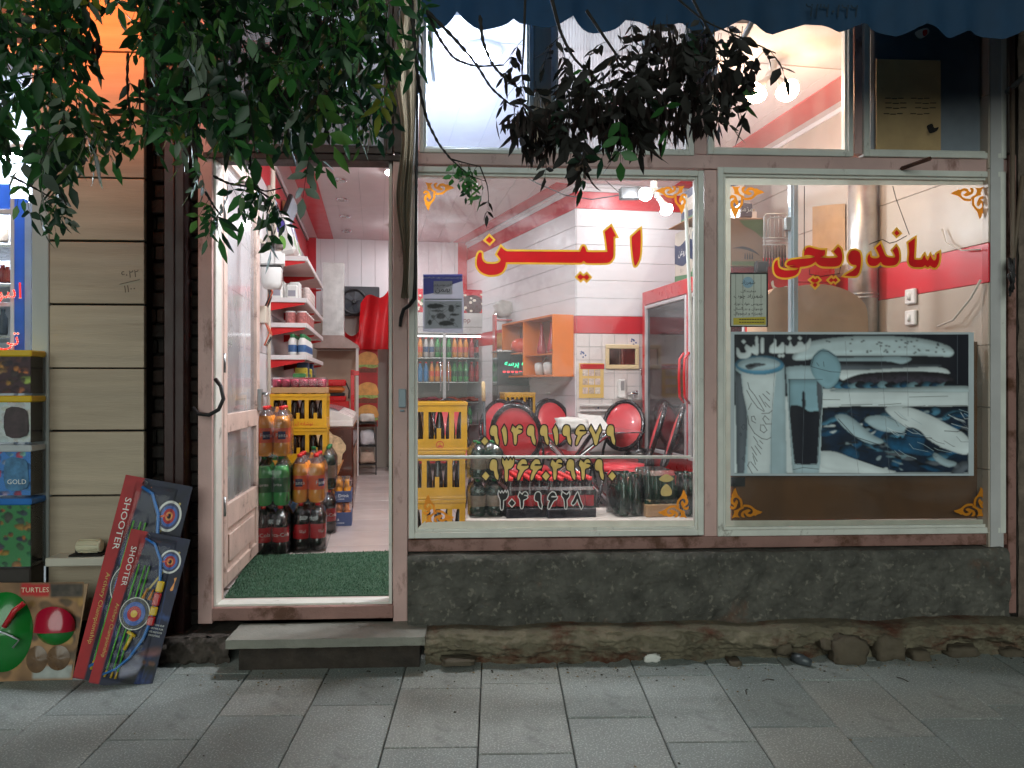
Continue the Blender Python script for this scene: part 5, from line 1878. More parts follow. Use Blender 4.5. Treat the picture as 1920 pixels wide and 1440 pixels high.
# the cooler's own light bar (it is lit in the photograph)
m = MB(); m.box(-W2 + .06, W2 - .06, .03, .05, zg1 - .07, zg1 - .05); m.build('light_bar', glow('cooler_light', (.95, .97, 1), 4), t_)
SODA = {'orange': ORANGEJ, 'green': GREENJ, 'cola': COLAJ, 'red': mat('red_drink', S(196, 40, 50), .15, coat=.5), 'white': mat('white_drink', S(214, 210, 206), .3), 'blue': BLUEJ}
small = {}
for n_, mt in SODA.items():
    q = MB(); q.lathe([(.026, 0, 0), (.032, .01, 0), (.032, .06, 1), (.0325, .12, 0), (.030, .15, 0), (.016, .19, 0), (.014, .205, 2), (.0155, .207, 2), (.0155, .225, 2)], 8)
    small[n_] = q.mesh('soda_bottle', [mt, {'orange': LABO, 'green': LABG, 'cola': LABR, 'red': LABR, 'white': MILKB, 'blue': BLUEJ}[n_], CAPR if n_ != 'green' else CAPG])
rowsq = [['cola', 'cola', 'cola', 'orange', 'orange', 'white', 'white', 'green', 'green', 'green', 'orange', 'orange', 'orange', 'red', 'cola', 'cola', 'cola'],
         ['white', 'white', 'white', 'white', 'blue', 'blue', 'orange', 'orange', 'orange', 'orange', 'green', 'green', 'green', 'red', 'red', 'red', 'red']]
cM = Matrix.Translation(cool.location) @ Matrix.Rotation(SROT, 4, 'Z')
for r_, row in enumerate(rowsq):
    for i, n_ in enumerate(row):
        for j in range(2):
            p_ = cM @ Vector((-W2 + .10 + i * (2 * W2 - .2) / (len(row) - 1), .14 + .10 * j, shz[r_] + .001))
            o = put(small[n_], 'soda_bottle', loc=p_)
            o.scale = (1, 1, 1.15)
            tag(o, '%s soda bottle on the %s shelf of the red cooler' % ({'cola': 'dark cola', 'white': 'white dairy'}.get(n_, n_), ('top', 'second')[r_]), 'bottle', 'bottles in the drinks cooler')
SAUS = mat('sausage_skin', S(196, 92, 70), .4, var=.2, vs=20)
SAUS2 = mat('dark_sausage_skin', S(150, 50, 60), .4, var=.2, vs=20)
rr = random.Random(9)
for i in range(16):
    cx = -W2 + .14 + i * .082
    p0 = cM @ Vector((cx, .12 + rr.uniform(0, .1), shz[2] + .022))
    q = MB(); a = rr.uniform(-.5, .5)
    q.tube([(-.09 * math.cos(a), -.09 * math.sin(a), 0), (-.04, 0, .008 + .01 * (i % 3)), (.04, .01, .01 + .01 * (i % 3)), (.09 * math.cos(a), .09 * math.sin(a), .0)], [.012, .02, .02, .012], 8)
    tag(q.build('sausage', SAUS2 if i < 6 else SAUS, loc=p_ if False else p0, rot=(0, 0, SROT)), ('dark red' if i < 6 else 'orange brown') + ' sausage heaped on the third shelf of the red cooler', 'sausage', 'sausages in the drinks cooler')
for i in range(10):
    p0 = cM @ Vector((-W2 + .12 + i * .13, .16, shz[3] + .001))
    o = put(small['white' if i < 3 else 'green'], 'soda_bottle', loc=p0)
    tag(o, ('white dairy' if i < 3 else 'green soda') + ' bottle on the lowest visible shelf of the red cooler', 'bottle', 'bottles in the drinks cooler')

# ================================================================== ORANGE WALL CABINET ON THE SLANTED WALL
ORC = mat('orange_laminate', S(228, 122, 30), .35, var=.06)
ORI = mat('orange_laminate_inside', S(206, 110, 40), .45, var=.08)
lnSl = (SW1 - BW1).length
xb_ = lnSl - .03
xa_ = xb_ - 1.35
z0, z1 = zat(706, 7.25), zat(589, 7.25)
t_ = thing('wall_cabinet', 'orange open wall cabinet with cups and vases on the slanted wall', 'cabinet', MS @ Vector((xa_, 0, z0)), math.atan2(SW1.y - BW1.y, SW1.x - BW1.x))
L_, D_, H_ = xb_ - xa_, .22, z1 - z0
m = MB(); m.box(L_ - .018, L_, -D_ - .012, -.012, 0, H_, 0, .002); m.build('end_panel', ORC, t_)
m = MB(); m.box(0, .018, -D_ - .012, -.012, 0, H_, 0, .002); m.build('end_panel', ORC, t_)
m = MB(); m.box(L_ * .45, L_ * .45 + .018, -D_ - .012, -.012, .018, H_ - .018, 0, .002); m.build('divider', ORC, t_)
for z in (0, H_ - .018):
    m = MB(); m.box(.018, L_ - .018, -D_ - .012, -.012, z, z + .018); m.build('board', ORI, t_)
m = MB(); m.box(.018, L_ * .45, -D_ + .01, -.012, H_ * .42, H_ * .42 + .014); m.box(L_ * .45 + .018, L_ - .018, -D_ + .01, -.012, H_ * .36, H_ * .36 + .014); m.build('shelf', ORI, t_)
m = MB(); m.box(.018, L_ - .018, -.020, -.0125, .018, H_ - .018); m.build('back', mat('dark_cabinet_back', S(150, 84, 60), .5, var=.15), t_)
m = MB(); m.tube([(L_ - .01, -D_ - .03, H_ * .42), (L_ + .03, -D_ - .035, H_ * .42)], .010, 8); m.build('knob', mat('dark_brass', S(120, 90, 60), .35, .7), t_)
cabM = Matrix.Translation(t_.location) @ Matrix.Rotation(t_.rotation_euler[2], 4, 'Z')


def cab(x, z, y=-.12): return cabM @ Vector((x, y, z))


q = MB(); q.lathe([(.05, 0), (.11, .03), (.125, .07), (.11, .12), (.07, .15), (.05, .155)], 18)
tag(q.build('pumpkin_bowl', mat('orange_red_glaze', S(224, 70, 24), .2, var=.1, coat=.4), loc=cab(L_ * .24, H_ * .42 + .015)), 'round orange red bowl on the left cabinet shelf', 'bowl')
for i, x in enumerate((L_ * .62, L_ * .80)):
    q = MB(); q.lathe([(.04, 0), (.05, .04), (.035, .12), (.016, .22), (.018, .30), (.022, .31)], 14)
    tag(q.build('vase', mat('red_vase_glaze', S(170, 36, 44), .2, var=.1, coat=.4), loc=cab(x, H_ * .36 + .015)), ('left' if i == 0 else 'right') + ' tall dark red vase on the upper cabinet shelf', 'vase')
for i, x in enumerate((L_ * .58, L_ * .74)):
    q = MB(); q.lathe([(.035, 0), (.048, .05), (.052, .10), (.045, .12), (.02, .13)], 14)
    tag(q.build('teapot', WHITEP, loc=cab(x, .019)), ('left' if i == 0 else 'right') + ' small white pot at the bottom of the cabinet', 'pot')
for i in range(4):
    q = MB(); q.lathe([(.06, 0), (.10, .012 + .004 * i)], 16)
    tag(q.build('plate', mat('grey_plate', S(170, 160, 152), .3), loc=cab(L_ * .12 + .1 * i, .019 + .005 * i)), 'grey plate lying in the bottom left of the orange cabinet', 'plate', 'plates in the orange cabinet')
# popcorn-bag stack and buns between cooler and cabinet
d = 8.9
for i, (py, c, nm, lb) in enumerate(((580, S(190, 186, 180), 'plastic_bag', 'grey plastic bag on top of the narrow red rack'), (640, S(206, 150, 80), 'bread_bag', 'bag of bread rolls in the narrow red rack'))):
    q = MB(); rock(q, (0, 0, 0), (.11, .1, .09), 3 + i, 8)
    tag(q.build(nm, mat(nm + '_m', c, .5, var=.2, vs=10), loc=rl(945, d, zat(py, d)), rot=(0, 0, SROT)), lb, 'bag')
t_ = thing('narrow_rack', 'narrow red rack standing right of the drinks cooler', 'rack', rl(945, d), SROT)
for x in (-.11, .11):
    m = MB(); m.box(x - .01, x + .01, -.1, .1, 0, zat(590, d) - ZF); m.build('side', REDP, t_)
for py in (600, 658, 730):
    m = MB(); m.box(-.1, .1, -.1, .1, zat(py, d) - ZF - .012, zat(py, d) - ZF); m.build('shelf', REDP, t_)

# dark glass counter with the green LED words
d = 8.3
t_ = thing('glass_counter', 'dark glass counter below the orange cabinet', 'counter', rl(985, d), SROT)
zc0, zc1 = 0, zat(660, d) - ZF
m = MB(); m.box(-.30, .28, .02, .4, zc0, zc1 - .36, 0, .006); m.build('base', mat('dark_counter_base', S(74, 62, 58), .4, var=.15), t_)
m = MB(); m.box(-.30, .28, .04, .4, zc1 - .36, zc1, 0, .004); m.build('glass_case', mat('dark_counter_glass', S(40, 44, 46), .08, var=.2, coat=.5), t_)
m = MB(); m.box(-.31, .29, .0, .42, zc1, zc1 + .02, 0, .004); m.build('top', STEEL, t_)
m = MB()
m.text('led_green', lambda a, b: (a - .02, .034, zc1 - .13 + b), .085, 0)
tag(m.build('led_sign', glow('green_led', (.05, 1.0, .45), 2.6), loc=rl(985, d), rot=(0, 0, SROT)), 'small glowing green word sign on the dark counter', 'LED sign')
m = MB()
for i in range(9): m.box(-.24 + i * .045 + (.05 if i > 4 else 0), -.21 + i * .045 + (.05 if i > 4 else 0), .030, .034, zc1 - .222, zc1 - .205)
o = tag(m.build('led_strip', glow('red_led', (1.0, .05, .06), 2.0), loc=rl(985, d), rot=(0, 0, SROT)), 'thin glowing red dotted strip under the green sign', 'LED sign')
t_ = thing('wire_whisk', 'white wire heart shaped stand beside the green sign', 'stand', rl(1033, 7.9, zat(735, 7.9)), SROT)
m = MB()
m.tube([(0, 0, 0), (0, 0, .14), (.06, 0, .20), (.09, 0, .30), (.05, 0, .36), (0, 0, .31), (-.05, 0, .36), (-.09, 0, .30), (-.06, 0, .20), (0, 0, .14)], .006, 6)
m.build('wire', WHITEP, t_)
m = MB(); m.lathe([(.06, -.02), (.06, -.005), (.01, .0)], 12); m.build('foot', WHITEP, t_)

# ================================================================== WALL THINGS ON THE TILED WALL
def onF(px, py, off=.012):
    """point on the tiled wall under a pixel, as wall-local x and z"""
    dd = ray(px, py)
    A, B = SW1, FR1
    nx, ny = (B.y - A.y), -(B.x - A.x)
    t = ((A.x - CAM.x) * nx + (A.y - CAM.y) * ny) / (dd.x * nx + dd.y * ny)
    p = CAM + dd * t
    q = MF.inverted() @ Vector((p.x, p.y, 0))
    return q.x, p.z


FANG = math.atan2(FR1.y - SW1.y, FR1.x - SW1.x)


def wallthing(name, label, cat, px0, py0, px1, py1):
    x0, z1 = onF(px0, py0); x1, z0 = onF(px1, py1)
    c = MF @ Vector(((x0 + x1) / 2, -.011, 0))
    t_ = thing(name, label, cat, (c.x, c.y, z0), FANG)
    return t_, (x1 - x0) / 2, z1 - z0


t_, hw, hh = wallthing('wall_calendar', 'yellow sheet calendar with nine little pictures on the tiled wall', 'calendar', 1085, 681, 1131, 746)
m = MB(); m.box(-hw, hw, -.006, 0, 0, hh); m.build('sheet', mat('yellow_calendar_paper', S(226, 190, 110), .6, var=.05), t_)
for i in range(3):
    for j in range(3):
        x = -hw + .03 + i * (2 * hw - .06) / 3
        m = MB(); m.box(x + .004, x + (2 * hw - .06) / 3 - .004, -.008, -.0062, .04 + j * .085, .04 + j * .085 + .06, 0, .001); m.build('picture', mat('calendar_picture_%d' % ((i + j) % 3), (S(206, 186, 176), S(190, 170, 150), S(214, 200, 186))[(i + j) % 3], .6, var=.35, vs=40), t_)
m = MB(); m.box(-hw + .01, hw + .005, -.009, -.0062, hh - .055, hh - .008); m.build('banner', INKRED, t_)
t_, hw, hh = wallthing('wall_mirror', 'small mirror in a rounded cream frame on the tiled wall', 'mirror', 1134, 646, 1196, 692)
m = MB(); m.box(-hw, hw, -.03, 0, 0, .04, 0, .006); m.box(-hw, hw, -.03, 0, hh - .04, hh, 0, .006); m.box(-hw, -hw + .035, -.03, 0, .04, hh - .04, 0, .006); m.box(hw - .035, hw, -.03, 0, .04, hh - .04, 0, .006)
m.build('frame', mat('cream_mirror_frame', S(226, 206, 160), .4, var=.06), t_)
m = MB(); m.box(-hw + .034, hw - .034, -.012, 0, .039, hh - .039); m.build('glass', mat('mirror_glass', S(150, 120, 110), .05, .9, var=.5, vs=9), t_)
t_, hw, hh = wallthing('soap_dispenser', 'slim white soap dispenser on the tiled wall', 'dispenser', 1156, 711, 1169, 746)
m = MB(); m.box(-hw, hw, -.07, 0, 0, hh, 0, .012); m.build('case', WHITEP, t_)
m = MB(); m.box(-hw * .5, hw * .5, -.0715, -.0702, hh * .4, hh * .9); m.build('window', mat('grey_dispenser_window', S(150, 150, 150), .3), t_)
t_, hw, hh = wallthing('wash_basin', 'small white wash basin with tap and pedestal on the tiled wall', 'wash basin', 1150, 748, 1212, 770)
m = MB()
m.grid(lambda u, v: (hw * 1.15 * (1 - .25 * (1 - v)) * math.cos(PI + PI * u), -.02 - .30 * (.55 + .45 * v) * math.sin(PI * u), hh * v), 20, 4)
m.poly([(hw * 1.15 * math.cos(PI + PI * k / 20), -.02 - .30 * math.sin(PI * k / 20)) for k in range(21)], lambda a, b: (a, b, hh * .96), 0)
m.build('bowl', mat('basin_ceramic', S(224, 220, 218), .15, var=.03, coat=.4), t_)
m = MB(); m.lathe([(.09, -.82), (.07, -.5), (.07, -.05), (.10, 0)], 14, c=(0, -.12, 0)); m.build('pedestal', mat('basin_ceramic', S(224, 220, 218)), t_)
m = MB(); m.tube([(.02, -.03, hh), (.02, -.03, hh + .07), (.05, -.06, hh + .07)], .012, 8); m.tube([(.10, -.04, hh), (.10, -.04, hh + .26), (.085, -.07, hh + .29), (.07, -.11, hh + .28), (.068, -.12, hh + .22)], .008, 8)
m.tube([(-.04, -.04, hh + .05), (.06, -.04, hh + .05)], .012, 8)
m.build('tap', CHROME, t_)
m = MB(); m.M = MF
x0, zz0 = onF(1085, 760); x1, _ = onF(1205, 760)
m.tube([(x0, -.05, zz0), (x1, -.05, zz0)], .016, 8); m.tube([(x0, -.05, zz0 - .05), (x1, -.05, zz0 - .05)], .012, 8)
tag(m.build('water_pipe', mat('pale_water_pipe', S(210, 204, 200), .4)), 'pale double water pipe along the tiled wall behind the chairs', 'pipe')

# ================================================================== TALL RED FRIDGE ON THE RIGHT
fa_, fb_ = WL(1.206, 7.1), WL(1.206 + .19 * 2.0, 5.1)
ang = math.atan2(fa_.y - fb_.y, fa_.x - fb_.x) - PI / 2
t_ = fr = thing('red_fridge', 'tall red display fridge with two glass doors along the right wall', 'fridge', (fb_.x, fb_.y, ZF), ang)
LF = (fa_ - fb_).length
FH2 = zat(549, 7.1) - ZF
# local: x to the right (depth of the fridge), y away from the street
m = MB()
m.box(0.03, .62, 0, LF, .08, .55, 0, .006); m.box(.03, .62, 0, LF, FH2 - .16, FH2, 0, .008); m.box(.58, .62, 0, LF, .55, FH2 - .16); m.box(.03, .58, 0, .04, .55, FH2 - .16); m.box(.03, .58, LF - .04, LF, .55, FH2 - .16)
m.box(-.004, .10, LF / 2 - .02, LF / 2 + .02, .50, FH2 - .12); m.box(-.004, .0295, 0, .075, .08, FH2, 0, .004); m.box(-.004, .0295, LF - .075, LF, .08, FH2, 0, .004); m.box(-.004, .0295, .0755, LF - .0755, FH2 - .12, FH2, 0, .004)
m.build('cabinet', REDP, t_)
m = MB(); m.box(.54, .578, .041, LF - .041, .551, FH2 - .161); m.build('liner', mat('dark_fridge_liner', S(60, 62, 68), .5, var=.3, vs=3), t_)
for z in (.9, 1.25, 1.55):
    m = MB(); m.box(.14, .538, .05, LF - .05, z, z + .012); m.build('shelf', STEEL, t_)
for i in range(2):
    y0, y1 = .08 + i * (LF - .16) / 2 + (.02 if i else 0), .08 + (i + 1) * (LF - .16) / 2 - (0 if i else .02)
    m = MB()
    zb_2, zt_2 = .50, FH2 - .13
    w_ = .03
    m.box(-.012, .028, y0, y0 + w_, zb_2, zt_2, 0, .004); m.box(-.012, .028, y1 - w_, y1, zb_2, zt_2, 0, .004)
    m.box(-.012, .028, y0 + w_, y1 - w_, zb_2, zb_2 + w_, 0, .004); m.box(-.012, .028, y0 + w_, y1 - w_, zt_2 - w_, zt_2, 0, .004)
    dr = m.build('glass_door', mat('silver_door_frame', S(196, 194, 196), .35, .3), t_)
    m = MB(); m.quad((.01, y0 + w_, zb_2 + w_), (.01, y1 - w_, zb_2 + w_), (.01, y1 - w_, zt_2 - w_), (.01, y0 + w_, zt_2 - w_)); m.build('pane', glassmat('grey_fridge_glass', (.22, .23, .25), .14, .05, veil=.04), dr)
    hy = y1 - .03 if i == 0 else y0 + .03
    m = MB(); m.tube([(-.012, hy, .95), (-.05, hy, 1.0), (-.055, hy, 1.15), (-.05, hy, 1.30), (-.012, hy, 1.35)], .011, 8); m.build('handle', REDP, dr)
m = MB()
for i in range(5): m.box(.022, .03, .1, LF - .1, .14 + i * .05, .165 + i * .05)
m.build('vent_slat', mat('dark_red_slat', S(120, 20, 24), .4), t_)
frM = Matrix.Translation(fr.location) @ Matrix.Rotation(ang, 4, 'Z')
BOXW, BOXB, BOXG = mat('white_carton', S(206, 196, 182), .6, var=.06), mat('navy_carton_print', S(66, 74, 100), .6, var=.1), mat('green_carton_print', S(84, 130, 92), .6, var=.1)


def carton(label, c, rz, sx, sy, sz, name='carton', mats=(BOXW, BOXB, BOXG), text='boxn'):
    m = MB()
    m.box(-sx / 2, sx / 2, -sy / 2, sy / 2, 0, sz, 0, .004)
    o = m.build(name, mats[0], loc=c, rot=(0, 0, rz))
    tag(o, label, 'carton', 'drink cartons on the red fridge')
    m = MB()
    for face in range(2):
        wd = sx if face == 0 else sy
        fn = (lambda a, b: (a, -sy / 2 - .0016, b)) if face == 0 else (lambda a, b: (-sx / 2 - .0016, -a, b))
        m.poly(smooth_poly([(-wd / 2, sz * .78, 1), (-wd * .1, sz * .72), (wd / 2, sz * .86, 1), (wd / 2, sz * .42, 1), (wd * .1, sz * .30), (-wd / 2, sz * .40, 1)], 4), fn, 0)
        m.poly([(-wd / 2, 0.002), (wd / 2, .002), (wd / 2, sz * .10), (-wd / 2, sz * .15)], fn, 1)
        fn2 = (lambda a, b: (a, -sy / 2 - .0024, sz * .56 + b)) if face == 0 else (lambda a, b: (-sx / 2 - .0024, -a, sz * .56 + b))
        m.text('box', fn2, sz * .16, 2)
        fn3 = (lambda a, b: (a, -sy / 2 - .0024, sz * .22 + b)) if face == 0 else (lambda a, b: (-sx / 2 - .0024, -a, sz * .22 + b))
        m.text(text, fn3, sz * .08, 3)
    m.build('print', [mats[1], mats[2], INKWHITE, INK], o)
    return o


def ftop(x, y, dz=0): return frM @ Vector((x, y, FH2 + dz + .001))


carton('white and navy carton on the fridge, far one of the lower pair', ftop(.20, 1.25), ang, .30, .30, .42)
carton('white and navy carton on the fridge, near one of the lower pair', ftop(.20, .80), ang + .1, .34, .36, .46)
carton('navy carton on top of the carton pair under the ceiling', ftop(.20, 1.02, .47), ang - .05, .32, .5, .26, mats=(BOXB, BOXW, BOXG))
m = MB(); m.box(.0, .36, .62, 1.42, .462, .468)
tag(m.build('cardboard_sheet', CARD, loc=ftop(0, 0), rot=(0, 0, ang)), 'cardboard sheet between the cartons on the fridge', 'cardboard')

# ================================================================== TABLE AND CHAIRS
t_ = tab = thing('dining_table', 'glass topped dining table with crossed chrome legs among the red chairs', 'table', WL(.50, 6.62, ZF), SROT)
m = MB(); m.box(-.55, .55, -.36, .36, .695, .705, 0, .004); m.build('glass_top', glassmat('dark_table_glass', (.50, .54, .54), 2.5, .03, veil=.10), t_)
for s in (-1, 1):
    for q in (-1, 1):
        m = MB(); m.tube([(s * .42, q * .28, 0), (-s * .05 + s * .1, q * .05, .36), (-s * .28, -q * .22, .69)], .020, 10); m.build('leg', CHROME, t_)
for i, (x, y, s) in enumerate(((.0, -.05, .12), (.22, .05, .14))):
    m = MB()
    if i == 0: rock(m, (0, 0, .05), (.13, .11, .055), 4.4, 10)
    else: m.add([(-.13, -.10, .004), (.13, -.10, .006), (.11, .14, .11), (-.10, .14, .13), (-.13, -.10, 0), (.13, -.10, 0), (.11, .14, .10), (-.10, .14, .12)], [(0, 1, 2, 3), (7, 6, 5, 4), (0, 4, 5, 1), (1, 5, 6, 2), (2, 6, 7, 3), (3, 7, 4, 0)])
    p_ = Matrix.Translation(tab.location) @ Matrix.Rotation(SROT, 4, 'Z') @ Vector((x, y, .708))
    tag(m.build(('napkin_heap', 'paper_sheets')[i], PAPER, loc=p_, rot=(0, 0, SROT)), ('crumpled white napkin heap on the glass table', 'white papers propped on the glass table')[i], ('napkin', 'paper')[i])

REDV = mat('red_vinyl_pad', S(206, 58, 66), .35, var=.08, vs=6, coat=.2)
m = MB()
# oval back: tilted ring; pad
BT = Matrix.Translation((0, .19, .45)) @ Matrix.Rotation(R(-17), 4, 'X')
ring = [(.185 * math.sin(a), 0, .29 + .225 * math.cos(a)) for a in [2 * PI * k / 28 for k in range(28)]]
m.M = BT
m.tube(ring, .019, 8, closed=True)
CH_ring = m.mesh('back_frame', BLACKM)
m = MB(); m.M = BT


def padf(sign):
    def f(u, v):
        a = 2 * PI * u; r = v
        b = .022 * (1 - r ** 4)
        return (.165 * r * math.sin(a), sign * b, .29 + .205 * r * math.cos(a))
    return f


m.grid(padf(-1), 28, 6); m.grid(padf(1), 28, 6)
CH_pad = m.mesh('backrest', REDV)
m = MB()
prof = [(.001, .40), (.17, .40), (.205, .415), (.21, .44), (.19, .462), (.10, .472), (.001, .474)]
m.lathe(prof, 24, capb=False, capt=False)
CH_seat = m.mesh('seat', REDV)
m = MB(); m.tube([(.20 * math.cos(a), .20 * math.sin(a), .405) for a in [2 * PI * k / 24 for k in range(24)]], .012, 6, closed=True)
CH_sf = m.mesh('seat_frame', BLACKM)
CH_leg = []
for s in (-1, 1):
    m = MB(); m.tube([(s * .20, -.22, 0), (s * .165, -.14, .40)], .0125, 8); CH_leg.append(m.mesh('leg', BLACKM))
    m = MB(); m.tube([(s * .20, .25, 0), (s * .17, .165, .40), (s * .165, .19, .50), (s * .15, .225, .60)], .0125, 8); CH_leg.append(m.mesh('leg', BLACKM))


def chair(label, px, d, face, tilt=0):
    p_ = rl(px, d)
    t_ = thing('dining_chair', label, 'chair', p_, face, 'red oval backed chairs')
    put(CH_ring, 'back_frame', t_); put(CH_pad, 'backrest', t_); put(CH_seat, 'seat', t_); put(CH_sf, 'seat_frame', t_)
    for l in CH_leg: put(l, 'leg', t_)
    return t_


# face: rotation about z; at 0 the chair looks towards the street, its back to the far wall
chair('red oval chair half hidden behind the crate stack', 862, 7.5, R(20))
chair('red oval chair leaning beside the dark broom handle', 896, 7.1, R(-40))
chair('red oval chair second to the right of the crate stack', 932, 6.9, R(-35))
chair('nearest red oval chair with its back to the window', 981, 6.0, R(165))
chair('red oval chair behind the napkin heap, facing the window', 1028, 7.55, R(-8))
chair('dark red oval chair half hidden at the far side of the table', 1066, 7.15, R(25))
chair('red oval chair in front of the wash basin', 1152, 6.75, R(-28))
chair('red chair seen from the side, left one of the pair by the fridge', 1166, 6.15, R(-101))
chair('red chair seen from the side, right one of the pair by the fridge', 1192, 5.65, R(-103))

# broom
t_ = thing('broom', 'broom with dark handle and pale wooden end standing beside the chairs', 'broom', rl(907, 6.2), SROT)
zt_b = zat(715, 6.2) - ZF
m = MB(); m.tube([(.03, 0, .05), (0, 0, zt_b - .16)], .013, 8); m.build('handle', mat('dark_green_handle', S(48, 56, 58), .4), t_)
m = MB(); m.tube([(0, 0, zt_b - .16), (-.004, 0, zt_b - .02), (-.004, 0, zt_b)], [.0165, .0165, .010], 10); m.build('grip', mat('pale_wood_grip', S(206, 178, 130), .5), t_)
m = MB(); m.box(-.12, .18, -.03, .03, 0, .06, 0, .01); m.build('head', BLACKP, t_)

# ================================================================== PACKS ON THE FLOOR BEHIND THE WINDOW
PLZ = .23
pa, pb2 = WL((872 - 960) / F * 4.95, 4.95), WL((1325 - 960) / F * 4.95, 4.95)
m = MB(); m.M = Matrix.Translation((pa.x, pa.y, ZF)) @ Matrix.Rotation(math.atan2(pb2.y - pa.y, pb2.x - pa.x), 4, 'Z')
m.box(0, (pb2 - pa).length, 0, .48, 0, PLZ, 0, .006)
tag(m.build('display_platform', mat('pale_platform_board', S(196, 186, 176), .5, var=.1)), 'low pale platform behind the left window carrying the drink packs', 'platform')


def plat(px, back=.0):
    p_ = WL((px - 960) / F * 5.0, 5.0 + back)
    return Vector((p_.x, p_.y, ZF + PLZ + .001))



for i, px in enumerate((986, 1063)):
    base = plat(px, .20)
    t_ = thing('cola_tray', ('left', 'right')[i] + ' wrapped tray of small cola bottles with red caps on the floor', 'drinks pack', base, SROT, 'cola trays behind the window')
    q = MB(); q.lathe([(.026, 0, 0), (.031, .01, 0), (.031, .07, 1), (.032, .14, 0), (.030, .17, 0), (.016, .215, 0), (.0145, .235, 2), (.0165, .236, 2), (.0165, .258, 2)], 10)
    bm = q.mesh('bottle', [COLAJ, LABR, CAPR])
    for a in range(5):
        for b in range(6):
            put(bm, 'bottle', t_, loc=((a - 2) * .064, (b - 2.5) * .064, .004))
    m = MB(); m.box(-.165, .165, -.2, .2, .002, .20, 0, .02); m.build('wrap', WRAP, t_)
    m = MB(); m.box(-.163, .163, -.198, .198, 0, .06, 0, .004); m.build('tray', mat('dark_tray_film', S(34, 34, 44), .3, var=.2), t_)
# green bottle tower at the crates: a pack upside down on a pack
pg = plat(908, .12)
pack('bottle_pack', 'dark green bottle pack standing on the floor beside the window crates', pg, SROT, B_DKG, 2, 2, 'green bottle packs', False, .72)
pack('bottle_pack', 'dark green bottle pack stacked on another beside the window crates', pg + UP * .245, SROT + .1, B_DKG, 2, 2, 'green bottle packs', False, .72)


def green_pack(label, px, py, nx, ny, s=.075, h_=.24):
    base = plat(px, .04 + ny * s / 2)
    t_ = thing('green_bottle_pack', label, 'drinks pack', base, SROT + .1, 'green bottle packs')
    q = MB(); q.lathe([(.030, 0), (.036, .012), (.036, .11), (.030, .16), (.016, .20), (.0145, .25), (.016, .252), (.016, .275)], 10)
    bm = q.mesh('bottle', DKGREEN)
    for a in range(nx):
        for b in range(ny):
            put(bm, 'bottle', t_, loc=((a - (nx - 1) / 2) * s, (b - (ny - 1) / 2) * s, .003))
    put(wrapmesh(nx * s + .01, ny * s + .01, .28), 'wrap', t_)


green_pack('green bottle pack on the floor left of the carton tray', 1178, 973, 2, 3, .088)
green_pack('green bottle pack at the right edge of the left window', 1296, 975, 2, 3)
base = plat(1238, .2)
t_ = thing('drink_tray', 'open cardboard tray of wrapped dark bottles with a cream crest', 'drinks pack', base, SROT)
m = MB(); m.box(-.115, .115, -.16, .16, 0, .08, 0, .004); m.build('tray', CARD, t_)
q = MB(); q.lathe([(.024, 0), (.027, .012), (.027, .16), (.022, .20), (.014, .24), (.013, .29)], 10); bm = q.mesh('bottle', DKGREEN)
for a in range(4):
    for b in range(4): put(bm, 'bottle', t_, loc=((a - 1.5) * .056, (b - 1.5) * .075, .006))
m = MB(); m.poly(smooth_poly([(-.03, .14), (.03, .14), (.035, .18), (0, .215), (-.035, .18)], 4), lambda a, b: (a + .02, -.1625, b)); m.poly(smooth_poly([(-.05, .25), (0, .28), (.05, .25), (.02, .23), (-.02, .23)], 4), lambda a, b: (a + .02, -.1625, b)); m.build('crest', mat('cream_crest_print', S(200, 186, 120), .5), t_)
m = MB(); m.box(-.113, .113, -.158, .158, .082, .30, 0, .03); m.build('wrap', WRAP, t_)
m = MB()
rock(m, (0, 0, .12), (.12, .1, .12), 7.7, 9)
tag(m.build('waste_bag', mat('black_bag_film', S(30, 28, 30), .3, var=.2), loc=rl(1196, 6.9, ZF + .28), rot=(0, 0, 0)), 'small black bag beside the fridge and the chairs', 'bag')
m = MB(); m.box(-.13, .13, -.1, .1, 0, .29, 0, .01)
tag(m.build('floor_box', mat('pale_floor_box', S(190, 182, 176), .5), loc=rl(1196, 6.9), rot=(0, 0, SROT)), 'pale box under the small black bag', 'box')

# ================================================================== POSTER ON THE LEFT WINDOW
PY = .0095
pos = thing('window_poster', 'blue and grey music shop poster taped to the left window', 'poster', onY(830, 622, PY))
P_ = lambda a, b: onY(a, b, PY)
m = MB(); m.grid(lambda u, v: onY(793 + 75 * u + 2 * math.sin(v * 4) * u, 622 - 108 * v + 3 * u * (1 - v), PY + .0015 * math.sin(u * 5) * (1 - v) - .001), 10, 10); m.build('sheet', softmat('pale_lilac_paper', S(186, 186, 202), .35, .6), pos, True)
m = MB()
Q = lambda a, b: onY(a, b, PY - .004)
m.poly([(794, 515), (867, 514), (867, 527), (848, 533), (815, 549), (794, 553)], Q, 0)
m.poly([(813, 527), (848, 527), (848, 552), (813, 552)], lambda a, b: onY(a, b, PY - .0045), 1)
m.poly([(796, 560), (866, 560), (866, 562), (796, 562)], Q, 2)
m.build('print', [softmat('violet_blue_print', S(96, 98, 170), .35, .6), softmat('pale_panel_print', S(204, 204, 208), .35, .6), mat('dark_green_print', S(50, 76, 70), .5)], pos, True)
m = MB()
for (cx, cy, hpx, key) in ((831, 534, 6, 'gallery'), (830, 545, 10, 'bahman'), (830, 521, 4.5, 'line')):
    kx = (X0(cx + 1, PY) - X0(cx, PY))
    c = onY(cx, cy, PY - .0055)
    m.text(key, lambda a, b: (c.x + a, c.y, c.z + b), hpx * kx, 1 if key == 'line' else 0)
m.build('lettering', [INK, INKWHITE], pos, True)
